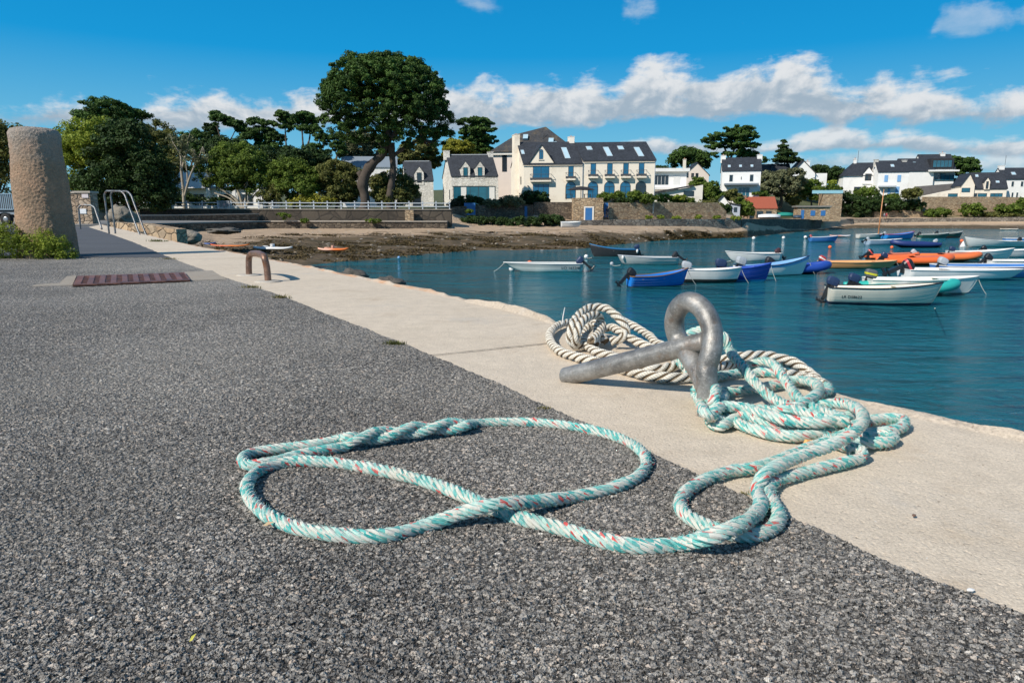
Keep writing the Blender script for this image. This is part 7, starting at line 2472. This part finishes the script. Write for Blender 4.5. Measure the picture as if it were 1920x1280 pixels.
# middle group
open_boat('bright blue clinker boat with brown rail and tilted black motor', 1232, 536, 103, 12, (0.015, 0.22, 0.74), (.015, .015, .02), fb=.50, rise=.75, rail=WOOD, inside=paint((0.42, 0.30, 0.20), .7), motor=BL, tilt=42, msize=1.05, strakes=6, zb=.03, stern=.75)
open_boat('white motor boat with black bottom and grey motor right of the bright blue boat', 1332, 530, 100, -4, (0.85, 0.83, 0.79), (.02, .02, .022), fb=.66, rise=.25, motor=GREYM, tilt=15, msize=1.15, zb=.22, strakes=4, deck=.3)
open_boat('royal blue boat with light blue bottom and navy motor', 1392, 527, 90, -4, (0.02, 0.075, 0.42), (.01, .36, .68), fb=.68, rise=.45, rail=paint((0.02, 0.08, 0.45), .5), inside=paint((0.03, 0.10, 0.50), .6), motor=NAVY, tilt=10, msize=1.3, zb=.10, strakes=5, deck=.3)
open_boat('white fishing boat with a pale blue sheer stripe and high bow', 1446, 516, 118, 8, WH, (.04, .04, .05), fb=.58, rise=.95, rail=NAVY, stripe=(0.22, 0.44, 0.72), zs=.86, motor=GREYM, tilt=20, msize=1.3, zb=.05, inside=GREYM)
rib('dark blue inflatable with white band behind the pale striped boat', 1494, 513, 108, 3, paint((0.02, 0.07, 0.36), .45, .1, 4), (.02, .02, .025), .25, BL, 30, msize=1.3)
open_boat('white speedboat with its bow to the left and a dark red motor', 1413, 489, 88, 186, (0.78, 0.77, 0.75), (.4, .4, .4), fb=.56, rise=.35, motor=paint((0.07, 0.03, 0.035), .4), tilt=35, deck=.45, rake=.2, name='speedboat', zb=.03)
open_boat('black boat with a blue rail and high pointed bow to the left', 1153, 481, 88, 178, (0.03, 0.032, 0.036), (.05, .05, .05), fb=.60, rise=.80, rail=paint((0.02, 0.20, 0.45), .5), motor=NAVY, tilt=20, inside=GREYM, fender=(.06, 1))
open_boat('pale grey aluminium boat with its bow to the left beside the black boat', 1216, 496, 104, 180, (0.60, 0.61, 0.59), (.32, .33, .33), fb=.50, rise=.35, motor=BL, tilt=55, msize=1.05, strakes=4, rail=GREYM, fender=(.93, 1))
open_boat('white flat bowed skiff with a registration number, alone left of the harbour', 1025, 509, 132, 177, (0.84, 0.84, 0.78), (.25, .30, .27), fb=.50, rise=.12, rail=TRIM, stripe=(0.48, 0.52, 0.50), zs=.75, motor=NAVY, tilt=50, msize=1.1, zb=.02, rake=.3, text=('LO 165246', .27, .16, 1, .72), deck=.2, stern=.9)
# far row
open_boat('small blue dinghy far out near the white buoys', 1543, 453, 30, 0, (0.05, 0.20, 0.50), (.03, .1, .25), fb=.55, rise=.4, L=3.6, motor=paint((0.5, 0.1, 0.1), .4), msize=.8)
def sail():
    r, L = open_boat('white sailing dinghy with a bare orange wooden mast', 1632, 447, 44, 0, (0.72, 0.70, 0.64), (.04, .04, .04), fb=.55, rise=.35, strakes=3, deck=.4)
    mb = MB(); mb.tube([(L * .28, 0, .4), (L * .30, 0, 3.5), (L * .33, 0, 7.2)], [.09, .08, .05], 8)
    mb.build('mast', paint((0.62, 0.27, 0.11), .5, .15, 5), r, True)


sail()
open_boat('sky blue boat with a red inside right of the bare mast', 1684, 448, 42, 12, (0.02, 0.24, 0.60), (.03, .05, .1), fb=.62, rise=.75, inside=paint((0.5, 0.05, 0.06), .6), rail=paint((0.5, 0.05, 0.06), .6), motor=GREYM, msize=1.0, L=5.0)
open_boat('pale blue grey boat in front of the sailing dinghy', 1656, 459, 56, 4, (0.36, 0.48, 0.60), (.25, .33, .42), fb=.52, rise=.35, motor=GREYM, msize=.9)
rib('navy blue inflatable tender right of the pale blue boat', 1714, 464, 74, 178, paint((0.02, 0.04, 0.16), .45, .1, 4), r=.28, motor=GREYM, tilt=30)
open_boat('green and black boat far out with two motors', 1749, 447, 34, 4, (0.03, 0.10, 0.08), (.7, .7, .66), fb=.55, rise=.5, L=4.6, motor=BL, msize=1.0)
open_boat('dark green boat with a red bottom beside the green and black boat', 1778, 446, 28, 6, (0.02, 0.06, 0.045), (.25, .04, .03), fb=.62, rise=.55, L=4.2, zb=.2, motor=BL)
# hauled out on the shore
open_boat('white rowing boat lying on the beach below the stone pavilion', 1070, 424.5, 24, 4, (0.74, 0.75, 0.74), (.6, .6, .6), fb=.5, rise=.2, z=-1.15, L=2.5, group=None, roll=8, name='rowing_boat')
open_boat('small white boat with black motor stranded on the weed', 1324, 441, 34, -3, (0.72, 0.72, 0.68), (.6, .6, .58), fb=.55, rise=.4, z=-2.85, motor=BL, tilt=10, msize=1.0, group=None, name='dinghy')


def board(label, px, row, z, L, W_, head, cols, cat, name, thick=.16, cockpit=False, group='boards and kayaks on the weed'):
    p = G(px, row, z)
    root = empty(name, p, R(head)); tag(root, label, cat, group)
    nt, ns = 20, 12
    rings = []
    for i in range(nt + 1):
        t = i / nt
        w = W_ / 2 * max(.02, (1 - abs(2 * t - 1) ** 2.6)) ** .55
        zc = .16 * abs(2 * t - 1) ** 3
        rings.append([Vector((L * (t - .5), w * math.cos(a), zc + thick * (.5 + .5 * math.sin(a)) * (.6 + .4 * (1 - abs(2 * t - 1)))))
                      for a in [2 * math.pi * j / ns for j in range(ns)]])
    m, t_, bs, co = material('board_shell')
    x = t_.new('ShaderNodeSeparateXYZ'); t_.put(x.inputs[0], co)
    t_.put(bs.inputs['Base Color'], t_.mix(t_.sstep(t_.math('DIVIDE', x.outputs[0], L), -.15, .2), cols[0], cols[1]))
    bs.inputs['Roughness'].default_value = .4
    mb = MB(); mb.loft(rings); mb.build('shell', m, root, True)
    if cockpit:
        mb = MB(); mb.box(-L * .02, L * .04, -W_ * .3, W_ * .3, thick, thick + .22); mb.build('seat_back', paint(cols[1], .5), root)
        mb = MB(); mb.ball((L * .2, 0, thick), (L * .1, W_ * .25, .06), 12, 6); mb.build('hatch', paint(cols[1], .5), root, True)


board('white sit-on kayak lying on the dark weed', 512, 469, -2.5, 3.3, .8, 176, ((0.78, 0.77, 0.74), (0.80, 0.79, 0.77)), 'kayak', 'kayak', .3, True)
board('orange and white sit-on kayak at the edge of the water', 625, 471, -2.75, 2.7, .8, 178, ((0.80, 0.20, 0.04), (0.78, 0.45, 0.32)), 'kayak', 'kayak', .3, True)
board('flat bright orange paddle board beside the quay edge', 432, 462.5, -2.3, 3.4, .9, 178, ((0.82, 0.22, 0.03), (0.80, 0.17, 0.05)), 'paddle board', 'paddle_board', .15)
board('blue paddle board lying left of the orange board', 384, 458.5, -2.2, 2.4, .9, 160, ((0.03, 0.10, 0.36), (0.30, 0.42, 0.55)), 'paddle board', 'paddle_board', .15)
board('small red and white canoe floating beyond the blue dinghy', 1575, 444, WZ, 3.4, .9, 2, ((0.75, 0.35, 0.28), (0.80, 0.74, 0.70)), 'canoe', 'canoe', .3, group=None)
board('pale canoe on the far water near the right bank', 1892, 431, WZ, 4.2, .8, 0, ((0.72, 0.62, 0.5), (0.74, 0.66, 0.55)), 'canoe', 'canoe', .3, group=None)

for px, row, r, m, lab in ((1413, 449, 3.2, WHB, 'leftmost of three white buoys in a row near the weed bar'), (1469, 448, 3.0, WHB, 'middle one of three white buoys in a row near the weed bar'), (1510, 447, 3.0, WHB, 'rightmost of three white buoys in a row near the weed bar'),
                           (1556, 466, 3.4, ORB, 'orange buoy below the small blue dinghy'), (1672, 466, 3.0, ORB, 'orange buoy at the bow of the navy inflatable'), (1803, 454, 3.2, ORB, 'orange buoy beside the white cone buoy'),
                           (960, 508, 6.0, WHB, 'white fender buoy at the bow of the lone white skiff'), (1099, 484, 4.0, WHB, 'white buoy under the bow of the black boat'), (1147, 497, 3.6, GREYM, 'small grey buoy left of the pale grey boat'),
                           (748, 485, 2.8, PALEB, 'small pale blue buoy alone near the weed on the left'), (1715, 523, 8.0, ORB, 'big orange buoy beside the stern of the white speedboat'), (1907, 459, 4.0, paint((0.75, 0.62, 0.05), .5), 'yellow buoy near the right edge'), (993, 497, 5.0, ORB, 'orange float behind the lone white skiff')):
    buoy(lab, px, row, r, m)
buoy('white cone shaped buoy in front of the long white boat', 1805, 463, 5.0, WHB, 'cone')
mooring_line('pale mooring line from the pale grey boat down to its buoy', G(1147, 497, WZ + .1), G(1163, 497, WZ + .75) + Vector((0, 0, 0)), .05)
mooring_line('pale mooring line from the black boat to its white buoy', G(1100, 483, WZ + .15), G(1109, 483, WZ + .95), .05)
mooring_line('pale mooring line hanging from the bow of the cream clinker boat', G(1752, 578, WZ - .05), G(1753, 578, WZ + .95), .0)
mooring_line('pale mooring line from the white speedboat to the left', G(1349, 490, WZ), G(1370, 489, WZ + .7), .05)
mooring_line('pale mooring line from the long white boat to the left', G(1802, 462, WZ), G(1822, 462, WZ + .8), .05)


# upturned boats and canvas on the hard by the boat shed
def hard():
    Y = 139.5
    for k, (px, w, h_, col, lab, nm) in enumerate(((1442, 42, 8, (0.70, 0.72, 0.73), 'white boat hull laid up in front of the red roofed shed', 'laid_up_boat'), (1467, 40, 8, (0.02, 0.26, 0.20), 'boat under a dark green canvas cover right of the red roofed shed', 'covered_boat'), (1437, 9, 7, (0.45, 0.05, 0.06), 'small red hull laid up at the left end of the boat park', 'laid_up_boat'), (1495, 16, 6, (0.03, 0.06, 0.10), 'dark blue hull laid up beside the blue doored hut', 'laid_up_boat'))):
        s = scale_at(Y + k)
        root = empty(nm, At(px, 409.2 - (3 if k == 1 else 0), Y + k)); tag(root, lab, 'boat', 'boats laid up on the hard')
        rings = []
        for i in range(15):
            t = i / 14
            ww = 1.0 * max(.05, 1 - abs(2 * t - 1) ** 3)
            rings.append([Vector((w * s * (t - .5), ww * math.cos(a) * .9, max(0, h_ * s * (.25 + .75 * math.sin(a) ** .8 if math.sin(a) > 0 else 0) * (.75 + .25 * ww)))) for a in [math.pi * j / 8 for j in range(9)]])
        mb = MB(); mb.loft(rings, closed=False); mb.build('hull' if k != 1 else 'canvas', paint(col, .6, .12, 2), root, True)
        mb = MB(); mb.box(-w * s * .42, w * s * .42, -.05, .05, 0, h_ * s * .2); mb.build('keel', WOOD, root)


hard()


# ------------------------------------------------------------------ people far off on the shore
def person(label, px, row, Y, shirt, shorts, hgt=1.7, face=90, walk=0.0, skin=(0.50, 0.30, 0.21), hair=(0.06, 0.04, 0.03)):
    root = empty('person', At(px, row, Y), R(face)); tag(root, label, 'person')
    k = hgt / 1.7
    J = {'pel': (0, 0, .92), 'chest': (0, 0, 1.25), 'neck': (0, 0, 1.44), 'head': (0.02, 0, 1.58), 'top': (0.02, 0, 1.66),
         'hl': (0, .09, .90), 'kl': (.12 * walk, .10, .48), 'al': (.20 * walk - .05 * walk, .10, .07), 'tl': (.20 * walk + .12, .11, .03),
         'hr': (0, -.09, .90), 'kr': (-.06 * walk, -.10, .48), 'ar': (-.24 * walk, -.10, .08), 'tr': (-.24 * walk + .13, -.11, .03),
         'sl': (0, .19, 1.38), 'el': (-.04 - .08 * walk, .24, 1.10), 'wl': (.08 - .1 * walk, .23, .86), 'fl': (.11 - .1 * walk, .22, .76),
         'sr': (0, -.19, 1.38), 'er': (-.04 + .08 * walk, -.24, 1.10), 'wr': (.10 + .1 * walk, -.22, .87), 'fr': (.13 + .1 * walk, -.21, .77)}
    E = [('pel', 'chest'), ('chest', 'neck'), ('neck', 'head'), ('head', 'top'), ('pel', 'hl'), ('hl', 'kl'), ('kl', 'al'), ('al', 'tl'), ('pel', 'hr'), ('hr', 'kr'), ('kr', 'ar'), ('ar', 'tr'), ('neck', 'sl'), ('sl', 'el'), ('el', 'wl'), ('wl', 'fl'), ('neck', 'sr'), ('sr', 'er'), ('er', 'wr'), ('wr', 'fr')]
    RD = {'pel': .13, 'chest': .145, 'neck': .06, 'head': .098, 'top': .075, 'hl': .09, 'kl': .06, 'al': .04, 'tl': .035, 'hr': .09, 'kr': .06, 'ar': .04, 'tr': .035, 'sl': .06, 'el': .042, 'wl': .03, 'fl': .026, 'sr': .06, 'er': .042, 'wr': .03, 'fr': .026}
    def skin_obj(name, keys, grow, mat, first):
        ks = [first] + [q for q in keys if q != first]
        me = bpy.data.meshes.new(name)
        me.from_pydata([tuple(c * k for c in J[q]) for q in ks], [(ks.index(a), ks.index(b)) for a, b in E if a in ks and b in ks], [])
        me.materials.append(mat)
        o = bpy.data.objects.new(name, me); COL.objects.link(o); o.parent = root
        md = o.modifiers.new('skin', 'SKIN')
        for i, q in enumerate(ks):
            r = (RD[q] + grow) * k
            me.skin_vertices[0].data[i].radius = (r, r * (1.15 if q in ('pel', 'chest') else 1))
        me.skin_vertices[0].data[0].use_root = True
        sb = o.modifiers.new('sub', 'SUBSURF'); sb.levels = 1; sb.render_levels = 2
        md.use_smooth_shade = True
        return o
    skin_obj('body', list(J), 0, paint(skin, .6, .1, 6), 'pel')
    skin_obj('shirt', ['pel', 'chest', 'neck', 'sl', 'el', 'sr', 'er'], .022, paint(shirt, .8, .1, 6), 'chest')
    skin_obj('trousers', ['pel', 'hl', 'kl', 'hr', 'kr'], .026, paint(shorts, .8, .1, 6), 'pel')
    mb = MB(); mb.ball((.0, 0, 1.635 * k), (.105 * k, .10 * k, .085 * k), 10, 7); mb.build('hair', paint(hair, .8), root, True)


person('person in a red shirt standing on the shore wall near the red roofed shed', 1396.5, 410.5, 138.6, (0.55, 0.04, 0.05), (0.55, 0.10, 0.08), 1.75, 30)
person('person in pale clothes standing beside the one in the red shirt', 1402, 410, 139.4, (0.45, 0.45, 0.46), (0.25, 0.28, 0.33), 1.7, 200)
person('person in dark clothes walking out of the tall blue gate by the pavilion', 1138.5, 411, 100.2, (0.05, 0.05, 0.08), (0.30, 0.20, 0.16), 1.75, -60, .8)
person('person in a red jacket walking along the right bank', 1661.5, 411, 189.0, (0.42, 0.03, 0.05), (0.20, 0.06, 0.07), 1.8, 0, .8)
person('person in a grey jacket walking beside the one in red on the right bank', 1657.5, 411, 189.4, (0.30, 0.32, 0.38), (0.12, 0.13, 0.16), 1.75, 0, -.7)


# bow lines of the boats that ride nearest
bpy.context.view_layer.update()
for lab, key, dx in (('white motor boat with teal inside and yellow', 'white motor boat with the yellow marked motor', .5), ('sleek white speedboat', 'sleek white speedboat', .7), ('bright blue clinker', 'bright blue clinker boat', .6),
                     ('white motor boat with black bottom', 'black bottomed white boat', .5), ('royal blue boat', 'royal blue boat', .4), ('white fishing boat', 'pale striped fishing boat', .6), ('white flat bowed skiff', 'lone white skiff', .8), ('pale orange flat boat', 'pale orange flat boat', .5)):
    rt, q = next(v for k, v in BOWS.items() if k.startswith(lab))
    a = rt.matrix_world @ q
    f = (rt.matrix_world.to_3x3() @ Vector((1, 0, 0))).normalized()
    mooring_line('slack line from the bow of the ' + key, a, Vector((a.x, a.y, WZ - .05)) + f * dx, .08, .014)
